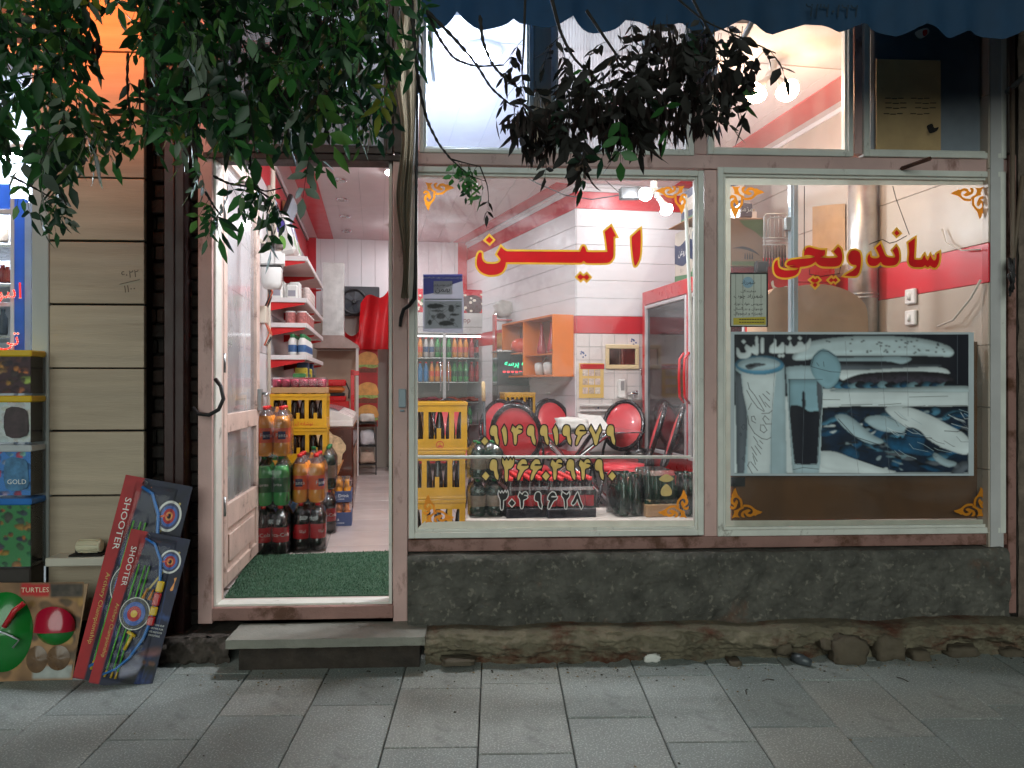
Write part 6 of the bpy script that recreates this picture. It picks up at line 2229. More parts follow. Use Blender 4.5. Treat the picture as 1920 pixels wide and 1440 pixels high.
q = Paint(796, 564, 866, 616, 80, S(176, 178, 190), 6)
for (x_, y_, w_, h_, c_) in ((815, 574, 17, 5, 30), (846, 578, 6, 9, 60), (826, 592, 9, 6, 90), (806, 604, 4, 6, 30), (838, 606, 18, 5, 26), (852, 590, 10, 2.4, 50), (820, 583, 12, 2, 120), (858, 574, 6, 1.6, 40), (812, 594, 5, 4, 150), (848, 600, 5, 4, 70)):
    q.poly(smooth_poly([(x_ + w_ * math.cos(t) * q.rs.uniform(.7, 1.1), y_ + h_ * math.sin(t) * q.rs.uniform(.7, 1.1)) for t in [2 * PI * i / 8 for i in range(8)]], 3), S(c_, c_, c_ + 8), 1, .5, .5, 20)
for i in range(14): q.stroke([[(q.rs.uniform(798, 864), q.rs.uniform(566, 614)), (q.rs.uniform(798, 864), q.rs.uniform(566, 614))]], S(60, 60, 70), .6)
q.build('instrument_picture', lambda a, b: onY(a, b, PY - .0045), pos, .5, True)
# ================================================================== BEHIND THE RIGHT WINDOW
BR = mat('dark_brown_board', S(104, 68, 36), .35, var=.45, vs=2.5, stretch=(1, 1, .4))
m = MB(); m.box(X0(1372, .05), X0(1846, .05), .05, .06, Z0(1600, 974, .05), Z0(1600, 640, .05))
tag(m.build('backing_board', BR), 'dark brown board closing the lower part of the right window', 'board')
m = fb(MB(), 1370, 895, 1397, 912, .03, .04)
tag(m.build('black_block', BLACKP), 'small black block on the brown board under the sandwich poster', 'block')
# aluminium upright with bracket
t_ = thing('display_upright', 'pale blue aluminium upright inside the right window', 'upright', onY(1487, 620, .35))
m = MB(); p0, p1 = onY(1487, 700, .35), onY(1487, 340, .35)
m.box(p0.x - .022, p0.x + .022, .33, .37, p0.z, p1.z + .1, 0, .003); m.box(p0.x - .010, p0.x + .004, .322, .3295, p0.z, p1.z + .1, 0, .002)
m.build('profile', mat('pale_blue_aluminium', S(176, 196, 206), .35, .3, var=.06), t_, True)
m = MB(); m.box(p0.x - .05, p0.x - .023, .33, .36, zat(430, 4.3), zat(405, 4.3), 0, .003); m.build('bracket', ALU, t_, True)
m = MB(); q0 = onY(1766, 700, .4)
m.box(q0.x - .012, q0.x + .012, .38, .42, ZF + .9, ZC - .1, 0, .003)
tag(m.build('right_upright', CREAMFR), 'slim white upright behind the end of the red lettering', 'upright')
m = MB(); q0 = onY(1737, 700, .75)
m.box(q0.x - .03, q0.x + .03, .73, .78, ZF + .9, ZC - .1, 0, .003)
tag(m.build('grey_upright', mat('grey_beige_post', S(166, 158, 148), .5, var=.1)), 'grey beige post beside the slim white upright', 'upright')
# steel flue
t_ = thing('steel_flue', 'shiny steel flue pipe rising behind the red lettering', 'flue pipe', onY(1620, 560, .9))
a, b = onY(1618, 590, .9), onY(1618, 330, .9)
m = MB(); m.tube([a - UP * .3, b + UP * .25], .088, 24); m.build('pipe', GALV, t_, True)
for py in (560, 553):
    c = onY(1618, py, .9)
    m = MB(); m.tube([c - UP * .006, c + UP * .006], .092, 24); m.build('collar', ALU, t_, True)
# rounded tan hood of the kebab machine
t_ = thing('roasting_hood', 'tan rounded roasting hood in the lower middle of the right window', 'hood', onY(1560, 640, .6))
m = MB()
pr = [(1440, 655), (1440, 552), (1490, 537), (1545, 533), (1590, 545), (1618, 565), (1627, 590), (1629, 655)]
m.prism([(X0(p_[0], .5), Z0(p_[0], p_[1], .5)) for p_ in smooth_poly([(p_[0], p_[1], *((1,) if i in (0, 7) else ())) for i, p_ in enumerate(pr)], 3)], lambda x, z: (x, .5, z), lambda x, z: (x, .82, z))
m.build('shell', mat('tan_warm_sheet', S(190, 158, 128), .4, var=.22, vs=2.2), t_, True)
# crate of cartons at the left edge of the right window
BROWNB = mat('brown_carton', S(150, 118, 90), .65, var=.1)
t_ = thing('brown_carton', 'brown carton with green wave print left in the right window', 'carton', onY(1400, 500, .55))
m = fb(MB(), 1352, 408, 1431, 498, .55, .85, 0, .004); m.build('box', BROWNB, t_, True)
m = MB(); Pq = lambda a, b: onY(a, b, .548)
m.poly(smooth_poly([(1386, 413, 1), (1431, 412, 1), (1431, 448, 1), (1412, 432), (1396, 424)], 4), Pq, 0)
m.poly(smooth_poly([(1372, 466, 1), (1392, 462), (1412, 468), (1430, 484, 1), (1426, 480), (1410, 472), (1390, 466)], 3), Pq, 1)
m.poly([(1372, 490), (1431, 490), (1431, 498), (1372, 498)], Pq, 0)
for i in range(4):
    x = 1397 + i * 4.5
    m.poly([(x - 1.4, 486), (x + 1.4, 486), (x + .9, 477), (x, 473), (x - .9, 477)], Pq, 1)
m.build('print', [mat('green_wave_print', S(98, 118, 70), .6), INK], t_, True)
m = fb(MB(), 1388, 380, 1411, 407, .58, .8, 0, .004)
m.text('maz', lambda a, b: (X0(1399, .58) + a, .578, Z0(1399, 394, .58) + b), .035, 1)
tag(m.build('dark_tin_box', [mat('dark_violet_box', S(96, 82, 92), .5), INKWHITE]), 'small dark violet box on top of the brown carton', 'box')
t_ = thing('soda_disc_sign', 'red sign with white ribbon stroke beside the roasting hood', 'sign', onY(1452, 555, .62))
m = fb(MB(), 1440, 492, 1476, 556, .62, .63, 0, .002); m.build('panel', INKRED, t_, True)
m = MB(); m.poly(smooth_poly([(1450, 526), (1452, 536), (1462, 540), (1475, 536), (1476, 541), (1460, 546), (1449, 540), (1446, 530)], 4), lambda a, b: onY(a, b, .617)); m.build('ribbon', INKWHITE, t_, True)
m = fb(MB(), 1372, 500, 1440, 512, .60, .66, 0, .004)
tag(m.build('red_package', mat('red_package', S(170, 40, 48), .4)), 'red package under the brown carton', 'package')
m = fb(MB(), 1417, 488, 1441, 512, .52, .56, 0, .01)
tag(m.build('dark_jar', BLACKP), 'dark jar beside the red package', 'jar')
# wire basket
t_ = thing('wire_basket', 'white wire basket with forks hanging beside the pale upright', 'basket', onY(1452, 470, .6))
m = MB()
for (x0, x1, y0, y1) in ((1433, 1478, 401, 458), (1440, 1474, 408, 445)):
    m.tube([onY(x0, y1, .5), onY(x0, y0 + 4, .5), onY(x0 + 4, y0, .5), onY(x1 - 4, y0, .5), onY(x1, y0 + 4, .5), onY(x1, y1, .5)], .004, 6)
for y in (446, 452, 459): m.tube([onY(1430, y, .5), onY(1480, y, .5)], .003, 6)
for i in range(6):
    x = 1436 + 8 * i
    m.tube([onY(x, 404, .5), onY(x, 446, .5)], .002, 5)
m.build('wire', WHITEP, t_, True)
for i in range(8):
    x = 1434 + 5.4 * i
    m = MB(); m.tube([onY(x, 458, .53), onY(x + .5, 500, .53)], .006, 6); m.build('fork', mat('dark_fork_handle', S(90, 66, 56), .5), t_, True)
# paper and cardboard on the wall, sockets and wires
wrI = MR.inverted()


def onR(px, py, off=-.012):
    dd = ray(px, py); A, B = FR1, RW0
    nx, ny = (B.y - A.y), -(B.x - A.x)
    t = ((A.x - CAM.x) * nx + (A.y - CAM.y) * ny) / (dd.x * nx + dd.y * ny)
    q = wrI @ (CAM + dd * t)
    return MR @ Vector((q.x, off, q.z))


m = MB(); m.grid(lambda u, v: onR(1528 + 62 * u, 470 - (82 + 6 * u) * v, -.02 - .02 * math.sin(u * 3) * v), 8, 6)
tag(m.build('cardboard_piece', CARD), 'faded cardboard piece fixed on the wall left of the flue', 'cardboard')
for i, (py, lb) in enumerate(((556, 'upper white wall socket right of the flue'), (596, 'lower white wall socket with a cable'))):
    c = onR(1714, py); m = MB(); m.box(-.045, .045, -.02, 0, -.045, .045, 0, .006); m.tube([(0, -.021, -.02), (0, -.021, .02)], .012, 8)
    tag(m.build('wall_socket', WHITEP, loc=c, rot=(0, 0, math.atan2(RW0.y - FR1.y, RW0.x - FR1.x))), lb, 'socket')
m = MB(); m.tube([onR(1848, 525, -.03), onR(1835, 560, -.05), onR(1805, 600, -.06), onR(1770, 612, -.04)], .006, 6)
m.tube([onR(1775, 430, -.03), onR(1785, 455, -.04), onR(1815, 470, -.04), onR(1848, 468, -.03)], .004, 6)
tag(m.build('wall_cable', mat('pale_cable', S(196, 190, 180), .5)), 'pale cable curving along the right wall', 'cable')

# ================================================================== SANDWICH POSTER ON THE RIGHT WINDOW
Y0 = .006
POS = {k_: S(*c) for k_, c in (
    ('navy', (18, 21, 34)), ('pale', (180, 203, 212)), ('white', (226, 236, 239)), ('cyan', (84, 144, 176)), ('teal', (24, 84, 122)), ('deep', (16, 36, 58)), ('grey', (104, 112, 122)),
    ('ink', (30, 32, 40)), ('patty', (58, 52, 64)), ('glass', (142, 180, 194)), ('cola', (22, 26, 40)), ('bun', (202, 219, 224)))}
SHD = {'white': .22, 'pale': .4, 'bun': .55, 'patty': .8, 'teal': .8, 'cyan': .7, 'deep': .8, 'grey': .6, 'glass': .45, 'cola': .3, 'navy': 0, 'ink': .2}
sp = thing('sandwich_poster', 'large faded blue sandwich and cola poster stuck on the right window', 'poster', onY(1597, 893, Y0))
PT = Paint(1377, 627, 1816, 888, 400, POS['navy'], 3)


def pl(name, pts, key, sub=4, sharp=False):
    PT.poly(pts if sharp else smooth_poly(pts, sub), POS[key], 1, SHD[key], {'patty': .7, 'teal': .6, 'deep': .6, 'cyan': .35}.get(key, .12), {'patty': 70, 'teal': 30, 'deep': 26, 'bun': 20}.get(key, 12))


def pstroke(name, lines, key, wpx=1.0):
    PT.stroke(lines, POS[key], wpx * .8)


def zp(pts): return [(1370 + p_[0] / 5.143, 620 + p_[1] / 5.143, *p_[2:]) for p_ in pts]


def zq(pts): return [(1330 + p_[0] / 3.31, 610 + p_[1] / 3.31, *p_[2:]) for p_ in pts]


m = MB(); m.poly([(1370, 622), (1826, 623), (1826, 892), (1370, 892)], lambda a, b: onY(a, b, Y0)); m.build('sheet', mat('poster_border', S(186, 196, 202), .5, var=.06), sp, True)
pl('picture', [(1377, 627), (1816, 628), (1816, 888), (1377, 888)], 'navy', sharp=True)
pl('table', [(1520, 735), (1816, 724), (1816, 888), (1377, 888), (1377, 760)], 'white', sharp=True)
# lower sandwich half
pl('picture', zq([(700, 510), (900, 500), (1100, 505), (1607, 500), (1607, 915), (1150, 915), (900, 830), (690, 780)]), 'deep', sharp=True)
rr = random.Random(21)
for i in range(34):
    cx, cy = rr.uniform(720, 1580), rr.uniform(530, 890)
    if cy > 800 and cx < 950: continue
    a = rr.uniform(-.7, .5); l_, w_ = rr.uniform(40, 130), rr.uniform(10, 34)
    q_ = [(cx + math.cos(a + t) * l_ * rr.uniform(.7, 1) * abs(math.cos(t)) + math.cos(a + PI / 2) * w_ * math.sin(t), cy + math.sin(a) * l_ * math.cos(t) + w_ * math.sin(t)) for t in [2 * PI * k / 9 for k in range(9)]]
    pl('lettuce', zq(q_), rr.choice(("teal","teal","cyan","deep","grey")), 3)
for i in range(70):
    cx, cy = rr.uniform(715, 1590), rr.uniform(525, 900)
    if cy > 790 and cx < 1000: continue
    l_, w_, a = rr.uniform(10, 44), rr.uniform(3, 12), rr.uniform(-.8, .6)
    pl('lettuce', zq([(cx + l_ * math.cos(t) * math.cos(a) - w_ * math.sin(t) * math.sin(a), cy + l_ * math.cos(t) * math.sin(a) + w_ * math.sin(t) * math.cos(a) + rr.uniform(-3, 3)) for t in [2 * PI * k / 8 for k in range(8)]]), rr.choice(('teal', 'cyan', 'deep', 'pale', 'glass', 'ink', 'white')), 2)
pl('meat_slice', zq([(960, 580), (1080, 560), (1300, 620), (1200, 665), (1050, 650)]), 'pale')
pl('onion_ring', zq([(1090, 520), (1200, 500), (1330, 540), (1450, 600), (1600, 690), (1600, 800), (1450, 760), (1330, 690), (1200, 620)]), 'white')
pl('onion_ring', zq([(780, 560), (850, 555), (920, 600), (1000, 670), (1080, 715), (1060, 735), (980, 730), (890, 680), (820, 620)]), 'pale')
pl('pepper', zq([(1090, 690), (1200, 700), (1220, 640), (1280, 640), (1340, 690), (1330, 760), (1390, 770), (1380, 810), (1260, 800), (1130, 770)]), 'teal')
pl('pickle', zq([(1400, 790), (1470, 830), (1530, 850), (1520, 875), (1450, 870), (1390, 820)]), 'pale')
pl('lettuce', zq([(810, 760), (880, 740), (930, 790), (920, 830), (850, 810)]), 'teal')
pl('bread_edge', zq([(690, 790), (780, 785), (900, 830), (1040, 880), (1160, 912), (900, 915), (700, 880)]), 'white')
pstroke('outline', [zq(l_) for l_ in ([(960, 585), (1010, 520), (1100, 505)], [(1460, 655), (1540, 660), (1600, 640)], [(1140, 660), (1250, 690), (1380, 700)], [(800, 580), (900, 690), (1050, 740)], [(720, 520), (850, 540), (930, 560)])], 'ink', 1.6)
for i in range(34):
    cx, cy = rr.uniform(1080, 1590), rr.uniform(520, 780)
    pstroke('fibre', [zq([(cx, cy), (cx + rr.uniform(20, 60), cy + rr.uniform(8, 40)), (cx + rr.uniform(60, 120), cy + rr.uniform(30, 60))])], rr.choice(('grey', 'white', 'ink', 'pale')), .9)
# cloth folds of the paper between
pl('paper_fold', zq([(690, 395), (900, 385), (1100, 400), (1600, 395), (1607, 500), (1300, 500), (1000, 490), (690, 505)]), 'white', sharp=True)
pstroke('fold_line', [zq(l_) for l_ in ([(700, 460), (810, 462)], [(820, 495), (1010, 490)], [(1050, 495), (1190, 485)], [(1200, 512), (1340, 498)], [(1360, 500), (1600, 497)], [(1040, 410), (1300, 415), (1500, 410)], [(1240, 445), (1480, 440)])], 'ink', 1.1)
# upper sandwich
pl('bun_shadow', zq([(700, 180), (1100, 185), (1420, 190), (1420, 240), (1100, 250), (700, 240)]), 'ink', sharp=True)
pl('bun', zq([(600, 110), (760, 78), (980, 64), (1200, 70), (1360, 90), (1480, 125), (1518, 165), (1495, 195), (1400, 192), (1100, 188), (760, 192), (560, 220), (515, 190)]), 'bun')
pl('cheese_slice', zq([(740, 205), (1060, 195), (1250, 200), (1200, 240), (1080, 222), (740, 222)]), 'pale')
pl('meat_slice', zq([(740, 240), (1100, 245), (1400, 240), (1410, 262), (1100, 272), (800, 278), (740, 275)]), 'grey')
pl('cheese_slice', zq([(770, 282), (1000, 275), (1250, 262), (1440, 262), (1492, 300), (1380, 290), (1100, 290), (930, 305), (840, 345), (790, 310)]), 'white')
pl('patty', zq([(830, 345), (920, 310), (1100, 292), (1350, 290), (1480, 310), (1510, 350), (1350, 370), (1000, 372), (840, 370)]), 'patty')
for i in range(16):
    cx = 800 + i * 46
    pl('lettuce', zq([(cx - 36, 372), (cx - 10, 345 + 10 * (i % 3)), (cx + 24, 352), (cx + 40, 376), (cx + 18, 396 + 8 * (i % 2)), (cx - 16, 390)]), ('cyan', 'teal', 'glass', 'deep')[i % 4], 3)
pl('lower_bun', zq([(780, 395), (1100, 388), (1500, 375), (1607, 380), (1607, 415), (1200, 412), (800, 415)]), 'bun')
rr = random.Random(2)
for i in range(46):
    cx = rr.uniform(700, 1490); cy = 78 + abs(cx - 1050) ** 2 * .00012 + rr.uniform(4, 90)
    if cy > 180: continue
    pl('sesame', zq([(cx - 7, cy - 2), (cx + 5, cy - 4), (cx + 8, cy + 2), (cx - 3, cy + 4)]), 'ink', 2)
# can
pl('can_side', zp([(45, 330), (110, 360), (520, 330), (540, 1380), (60, 1380)]), 'pale', sharp=True)
pl('can_shade', zp([(45, 380), (100, 420), (110, 520), (150, 700), (165, 900), (130, 1378), (60, 1378)]), 'grey', sharp=True)
pl('can_body', zp([(105, 400), (300, 420), (440, 400), (410, 700), (385, 1000), (380, 1378), (160, 1378), (165, 800), (120, 600)]), 'white', sharp=True)
pl('can_rim', zp([(35, 320), (120, 255), (300, 235), (450, 260), (515, 325), (470, 390), (300, 425), (120, 400)]), 'cyan')
pl('can_top', zp([(65, 325), (140, 275), (290, 255), (430, 280), (480, 325), (420, 365), (280, 385), (130, 370)]), 'pale')
pl('pull_ring', zp([(140, 340), (200, 315), (310, 315), (335, 330), (250, 350), (180, 375)]), 'grey')
pl('pull_ring', zp([(170, 340), (215, 325), (245, 332), (190, 352)]), 'ink')
pstroke('can_lettering', [zp(l_) for l_ in (
    [(165, 500), (180, 560), (230, 620), (280, 700), (325, 775)], [(155, 575), (200, 660), (260, 740), (320, 780)], [(275, 625), (340, 735)], [(310, 610), (375, 675)], [(345, 585), (375, 612)], [(330, 690), (378, 740)], [(200, 700), (170, 760)],
    [(240, 890), (205, 870), (200, 830), (225, 825), (240, 860)], [(165, 820), (175, 900), (230, 990), (300, 1040), (350, 1050), (388, 1030)], [(400, 770), (370, 795), (300, 800)], [(395, 900), (340, 900), (310, 850), (330, 820), (370, 860)],
    [(290, 905), (285, 960), (320, 985), (350, 960), (320, 910), (300, 910)], [(220, 1020), (260, 1080)], [(255, 1090), (300, 1140)], [(280, 1060), (310, 1090)], [(200, 1120), (250, 1200)], [(235, 1110), (290, 1190)], [(210, 1180), (255, 1260)], [(180, 1265), (165, 1300), (210, 1380)],
    [(195, 1265), (260, 1350)], [(215, 1210), (240, 1290)])], 'ink', 1.5)
pstroke('droplet', [zp(l_) for l_ in ([(120, 905), (105, 930), (120, 955), (140, 940), (138, 910), (120, 905)], [(95, 985), (88, 1000), (100, 1015), (105, 995), (95, 985)], [(125, 1215), (110, 1235), (130, 1248), (132, 1222)])], 'ink', .8)
# glass of cola with a lemon slice
pl('glass', zp([(530, 350), (680, 335), (885, 350), (890, 480), (862, 1290), (850, 1378), (600, 1378), (590, 1290), (545, 600)]), 'pale', sharp=True)
pl('ice', zp([(555, 470), (885, 470), (880, 740), (860, 800), (580, 800), (568, 740)]), 'glass', sharp=True)
pl('cola', zp([(572, 735), (640, 720), (700, 740), (760, 780), (862, 780), (858, 900), (835, 1260), (815, 1285), (640, 1285), (615, 1255), (580, 900)]), 'cola')
pl('cola', zp([(690, 600), (715, 600), (720, 740), (690, 740)]), 'cola')
pl('cola', zp([(830, 490), (880, 480), (880, 700), (860, 820), (840, 700)]), 'grey')
pl('lemon_slice', zp([(770, 340), (800, 240), (870, 180), (940, 190), (1020, 250), (1060, 340), (1055, 430), (1020, 510), (950, 560), (890, 540), (800, 440)]), 'glass')
pstroke('outline', [zp(l_) for l_ in ([(775, 345), (860, 370), (960, 395), (1060, 402)], [(555, 470), (885, 470)], [(570, 470), (568, 740), (615, 1260), (640, 1290), (820, 1290), (840, 1260), (885, 600)], [(780, 340), (805, 245), (870, 195), (940, 200), (1010, 250)], [(895, 300), (900, 345)], [(830, 310), (850, 340)], [(605, 1340), (700, 1320), (850, 1335)])], 'ink', 1.2)
# title lettering
for g in ([(55, 160, 1), (80, 175), (95, 210), (130, 215), (150, 200), (135, 165), (150, 130, 1), (180, 150), (205, 160), (215, 130, 1), (235, 150), (235, 70), (262, 62), (270, 215), (250, 235), (230, 230), (200, 215), (190, 245), (150, 270), (95, 270), (60, 240)],
          [(125, 80, 1), (148, 105, 1), (125, 130, 1), (102, 105, 1)], [(290, 85), (305, 65), (322, 80), (322, 200), (305, 220), (290, 205)],
          [(372, 205), (380, 150), (415, 110), (420, 80, 1), (440, 90), (442, 150), (460, 155), (500, 110), (518, 140), (515, 215), (440, 220), (400, 218)], [(452, 240, 1), (470, 222), (487, 235), (505, 222), (520, 240), (505, 260), (487, 250), (470, 262)],
          [(525, 130, 1), (555, 150), (575, 95, 1), (600, 150), (635, 140), (650, 110), (690, 110), (715, 140), (740, 110), (770, 70), (770, 140), (740, 190), (640, 215), (560, 220), (528, 210)],
          [(568, 50, 1), (592, 72, 1), (568, 96, 1), (545, 72, 1)], [(665, 50, 1), (690, 72, 1), (668, 96, 1), (645, 72, 1)]):
    pl('title_letter', zp(g), 'white', 3)
pstroke('crease', [[(1452, 625), (1452, 700), (1446, 800), (1446, 890)], [(1512, 625), (1508, 740), (1504, 888)], [(1585, 640), (1590, 720), (1600, 800), (1610, 888)], [(1700, 628), (1703, 780)], [(1795, 628), (1795, 720)], [(1650, 640), (1660, 780), (1668, 888)]], 'grey', .6)

PT.a *= (1 + .35 * PT.noise(5))[..., None]
PT.build('print', lambda a, b: onY(a, b, Y0 - .0012 - .0006 * math.sin(a * .11)), sp, .45, True)

# small advertising card on the same window
t_ = thing('advert_card', 'small wood striped furniture advert card above the sandwich poster', 'card', onY(1404, 612, .004))
m = MB(); m.poly([(1369, 511), (1440, 511), (1440, 613), (1369, 613)], lambda a, b: onY(a, b, .0045)); m.build('backing', INK, t_, True)
m = MB(); m.poly([(1371, 514), (1437, 514), (1437, 611), (1371, 611)], lambda a, b: onY(a, b, .0035), 0)
m.poly([(1375, 596), (1436, 594), (1436, 609), (1375, 609)], lambda a, b: onY(a, b, .0030), 1)
for x in (1379, 1392.5, 1413, 1426.5): m.poly([(x, 514), (x + .9, 514), (x + .9, 594), (x, 594)], lambda a, b: onY(a, b, .0031), 2)
m.poly([(1402.5 + 10.5 * math.cos(a), 529.5 + 10.5 * math.sin(a)) for a in [2 * PI * k / 24 for k in range(24)]], lambda a, b: onY(a, b, .0026), 3)
m.build('face', [mat('pale_wood_print', S(196, 200, 190), .5, var=.08, vs=8), mat('mustard_print', S(196, 176, 60), .5), mat('wood_line', S(130, 130, 120), .5), mat('pale_blue_disc', S(150, 180, 200), .5)], t_, True)
m = MB()
kx = X0(1405, 0) - X0(1404, 0)
for key, cx, cy, hp in (('logo', 1403, 530, 9), ('rep', 1403, 546, 5.5), ('shop_shahrzad', 1403, 556, 9), ('l1', 1403, 570, 6.5), ('l2', 1403, 579, 6.5), ('l3', 1403, 588, 6.5)):
    c = onY(cx, cy, .0022)
    vs_, fs_, a0_, a1_, b0_, b1_ = TX[key]
    kk = hp * kx / (b1_ - b0_)
    lim = 54 * kx / (a1_ - a0_)
    sx = min(lim, kk * 1.6) if key != 'logo' else kk
    m.add([(c.x + (p_[0] - (a0_ + a1_) / 2) * sx, c.y, c.z + (p_[1] - (b0_ + b1_) / 2) * kk) for p_ in vs_], fs_)
for y in (598, 603.5):
    for i in range(10):
        x = 1386 + i * 4.8
        m.poly([(x, y), (x + 3.6, y), (x + 3.6, y + 1.6), (x, y + 1.6)], lambda a, b: onY(a, b, .0022))
m.build('lettering', INK, t_, True)
# ================================================================== AWNING
AWN = softmat('navy_awning_canvas', S(16, 54, 84), .08, .8)
AY = -.72
t_ = awn = thing('awning', 'dark blue scalloped awning along the top of the sandwich shop', 'awning', onY(1400, 20, AY))
sx = [790, 857, 963, 1073, 1173, 1282, 1387, 1510, 1623, 1730, 1827, 1930, 2040, 2150]
top = 3.12
pts_b = []
for i in range(len(sx) - 1):
    a, b = sx[i], sx[i + 1]
    base = 30 + (a - 790) * .022
    for k in range(10):
        u = k / 10
        py = base + 26 * (math.sin(PI * u) ** .7) if i < 4 else base + 22 * (1 - abs(2 * u - 1) ** 1.2)
        pts_b.append((a + (b - a) * u, py))
m = MB()
n = len(pts_b)
vs, fs = [], []
for i, (px, py) in enumerate(pts_b):
    x, z = X0(px, AY), Z0(px, py, AY)
    wob = .022 * math.sin(px * .035) + .012 * math.sin(px * .093) + .012 * math.sin(px * .011)
    vs += [(x, AY + wob - .012, z), (x, AY + wob * .5, (z + top) / 2), (x, AY, top)]
for i in range(n - 1):
    fs += [(i * 3, i * 3 + 3, i * 3 + 4, i * 3 + 1), (i * 3 + 1, i * 3 + 4, i * 3 + 5, i * 3 + 2)]
m.add(vs, fs, 0, True)
m.build('valance', AWN, t_, True)
m = MB()
xa, xb = X0(790, AY), X0(2150, AY)
m.grid(lambda u, v: (xa + (xb - xa) * u, AY + (-.01 - AY) * v, top + .42 * v - .02 * math.sin(PI * v) * (1 + .5 * math.sin(u * 40))), 60, 8)
m.build('canopy', AWN, t_, True)
m = MB(); m.tube([(xa, AY + .02, top - .02), (xb, AY + .02, top - .02)], .016, 8); m.build('front_bar', ALU, t_, True)
for px in (800, 1450, 2100):
    x = X0(px, AY)
    m = MB(); m.tube([(x, AY + .03, top - .03), (x, -.02, top - .20)], .014, 8); m.build('arm', ALU, t_, True)
m = MB()
c = onY(1560, 20, AY - .035)
m.text('phone', lambda a, b: (c.x - a, c.y, c.z + b), .055)
m.build('lettering', mat('faded_awning_ink', S(16, 36, 52), .8), t_, True)
# pale side curtain gathered at the post
CUR = softmat('pale_canvas', S(150, 140, 122), .2, .8)
m = MB()


def cur(u, v):
    px0 = 744 + 6 * math.sin(v * 17) + 8 * (1 - v)
    px1 = 806 - 40 * (1 - v) ** .8 if v > .0 else 768
    px = px0 + (px1 - px0) * u
    py = 560 - 660 * v
    y = -.10 - .03 * math.sin(u * 15 + v * 2) - .015 * math.sin(u * 31)
    p_ = onY(px, py, -.09)
    return (p_.x, y, p_.z)


m.grid(cur, 36, 50)
tag(m.build('side_curtain', CUR), 'pale gathered canvas curtain hanging at the door post', 'curtain')
m = MB()
m.tube([onY(786, -60, -.13), onY(781, 320, -.13), onY(779, 520, -.12), onY(777, 560, -.11), onY(768, 572, -.10), onY(757, 580, -.09), onY(752, 596, -.06), onY(750, 612, -.05)], [.006, .007, .009, .011, .010, .010, .010, .008], 8)
tag(m.build('crank_rod', mat('dark_metal_rod', S(40, 40, 42), .4, .5)), 'dark awning crank rod hanging down beside the left window', 'crank rod')
m = MB()
m.tube([onY(362, 765, -.05), onY(372, 776, -.07), onY(392, 778, -.08), onY(410, 768, -.09), onY(419, 748, -.09), onY(414, 724, -.08), onY(404, 711, -.06)], .010, 8)
tag(m.build('cable_loop', mat('black_rubber', S(34, 32, 34), .5)), 'black rubber cable loop hooked on the door post', 'cable')

# right edge: pipes and wires on the wall
t_ = thing('drain_pipe', 'thin rusty pipe running down at the right edge of the shop', 'pipe', onY(1900, 1150, -.05))
m = MB(); m.tube([onY(1897, -60, -.06), onY(1899, 480, -.06), onY(1893, 500, -.06)], .012, 8); m.build('pipe', mat('brown_pipe', S(104, 88, 74), .6, var=.2), t_, True)
m = MB(); m.tube([onY(1917, 330, -.06), onY(1902, 470, -.06), onY(1898, 500, -.06)], .010, 8); m.build('branch', mat('brown_pipe', S(104, 88, 74)), t_, True)
m = MB()
rr = random.Random(4)
for i in range(7):
    p0 = [onY(1893 + rr.uniform(-4, 10), 490 + k * rr.uniform(14, 24) - 6, -.07 - rr.uniform(0, .03)) for k in range(4)]
    m.tube(p0, .006, 6)
tag(m.build('wire_bundle', mat('black_rubber', S(34, 32, 34))), 'tangled black wire bundle on the right edge pipe', 'wires')
m = MB()
m.grid(lambda u, v: (X0(1907, .0) + .3 * u, -.01 + .012 * noise.fractal((u * 6, v * 22, 3), 1, 2, 4), gz(0) - .1 + 3.4 * v), 14, 90)
tag(m.build('raw_masonry_edge', mat('broken_masonry', S(110, 96, 86), .9, var=.4, vs=9, bump=1, bs=40)), 'rough broken masonry edge at the far right', 'wall')

# ================================================================== NEIGHBOURING TOY SHOP (left edge)
TRAV = [mat('travertine_' + n, c, .5, var=.14, vs=2.2, stretch=(.5, 1, 7), bump=.15, bs=30, dirt=(tuple(q * .8 for q in c), .34, 3, (.6, 1, 12))) for n, c in (('a', S(178, 162, 140)), ('b', S(170, 154, 133)))]
NY = -.06
nb = thing('neighbour_shop_front', 'travertine clad neighbouring toy shop front with a lit window at the left edge', 'building', (X0(150), 0, 0))
m = fb(MB(), 86, -120, 271, 1230, NY + .025, .2); m.build('backing_wall', DARK, nb, True)
jy = [-140, -22, 96, 215, 333, 452, 571, 690, 808, 929, 1048, 1165]
rr = random.Random(8)
for i in range(len(jy) - 1):
    m = MB(); fb(m, 91, jy[i] + 1.8, 270, jy[i + 1] - 1.8 + rr.uniform(-.8, .8), NY, NY + .03, 0, .002)
    m.build('stone_panel', TRAV[i % 2], nb, True)
# pencilled numbers on one panel
m = MB()
c1, c2 = onY(243, 514, NY - .0012), onY(243, 541, NY - .0012)
for key, c in (('pencil1', c1), ('pencil2', c2)):
    m.text(key, lambda a, b: (c.x + a, c.y, c.z + b + a * .12), .035)
m.tube([onY(224, 533, NY - .0012), onY(262, 524, NY - .0012)], .0012, 4, 0, smooth=False)
m.build('pencil_note', mat('pencil_mark', S(96, 86, 74), .8), nb, True)
m = fb(MB(), 59, -120, 91, 1062, NY - .01, .3, 0, .004)
m.build('marble_jamb', mat('grey_marble', S(172, 178, 176), .4, var=.12, vs=2.5, stretch=(1, 1, .4), dirt=(S(120, 120, 114), .2, 4)), nb, True)
m = fb(MB(), 84, 1046, 215, 1062, NY - .12, NY - .012, 0, .004)
m.build('marble_ledge', mat('pale_ledge_marble', S(196, 190, 176), .4, var=.1), nb, True)
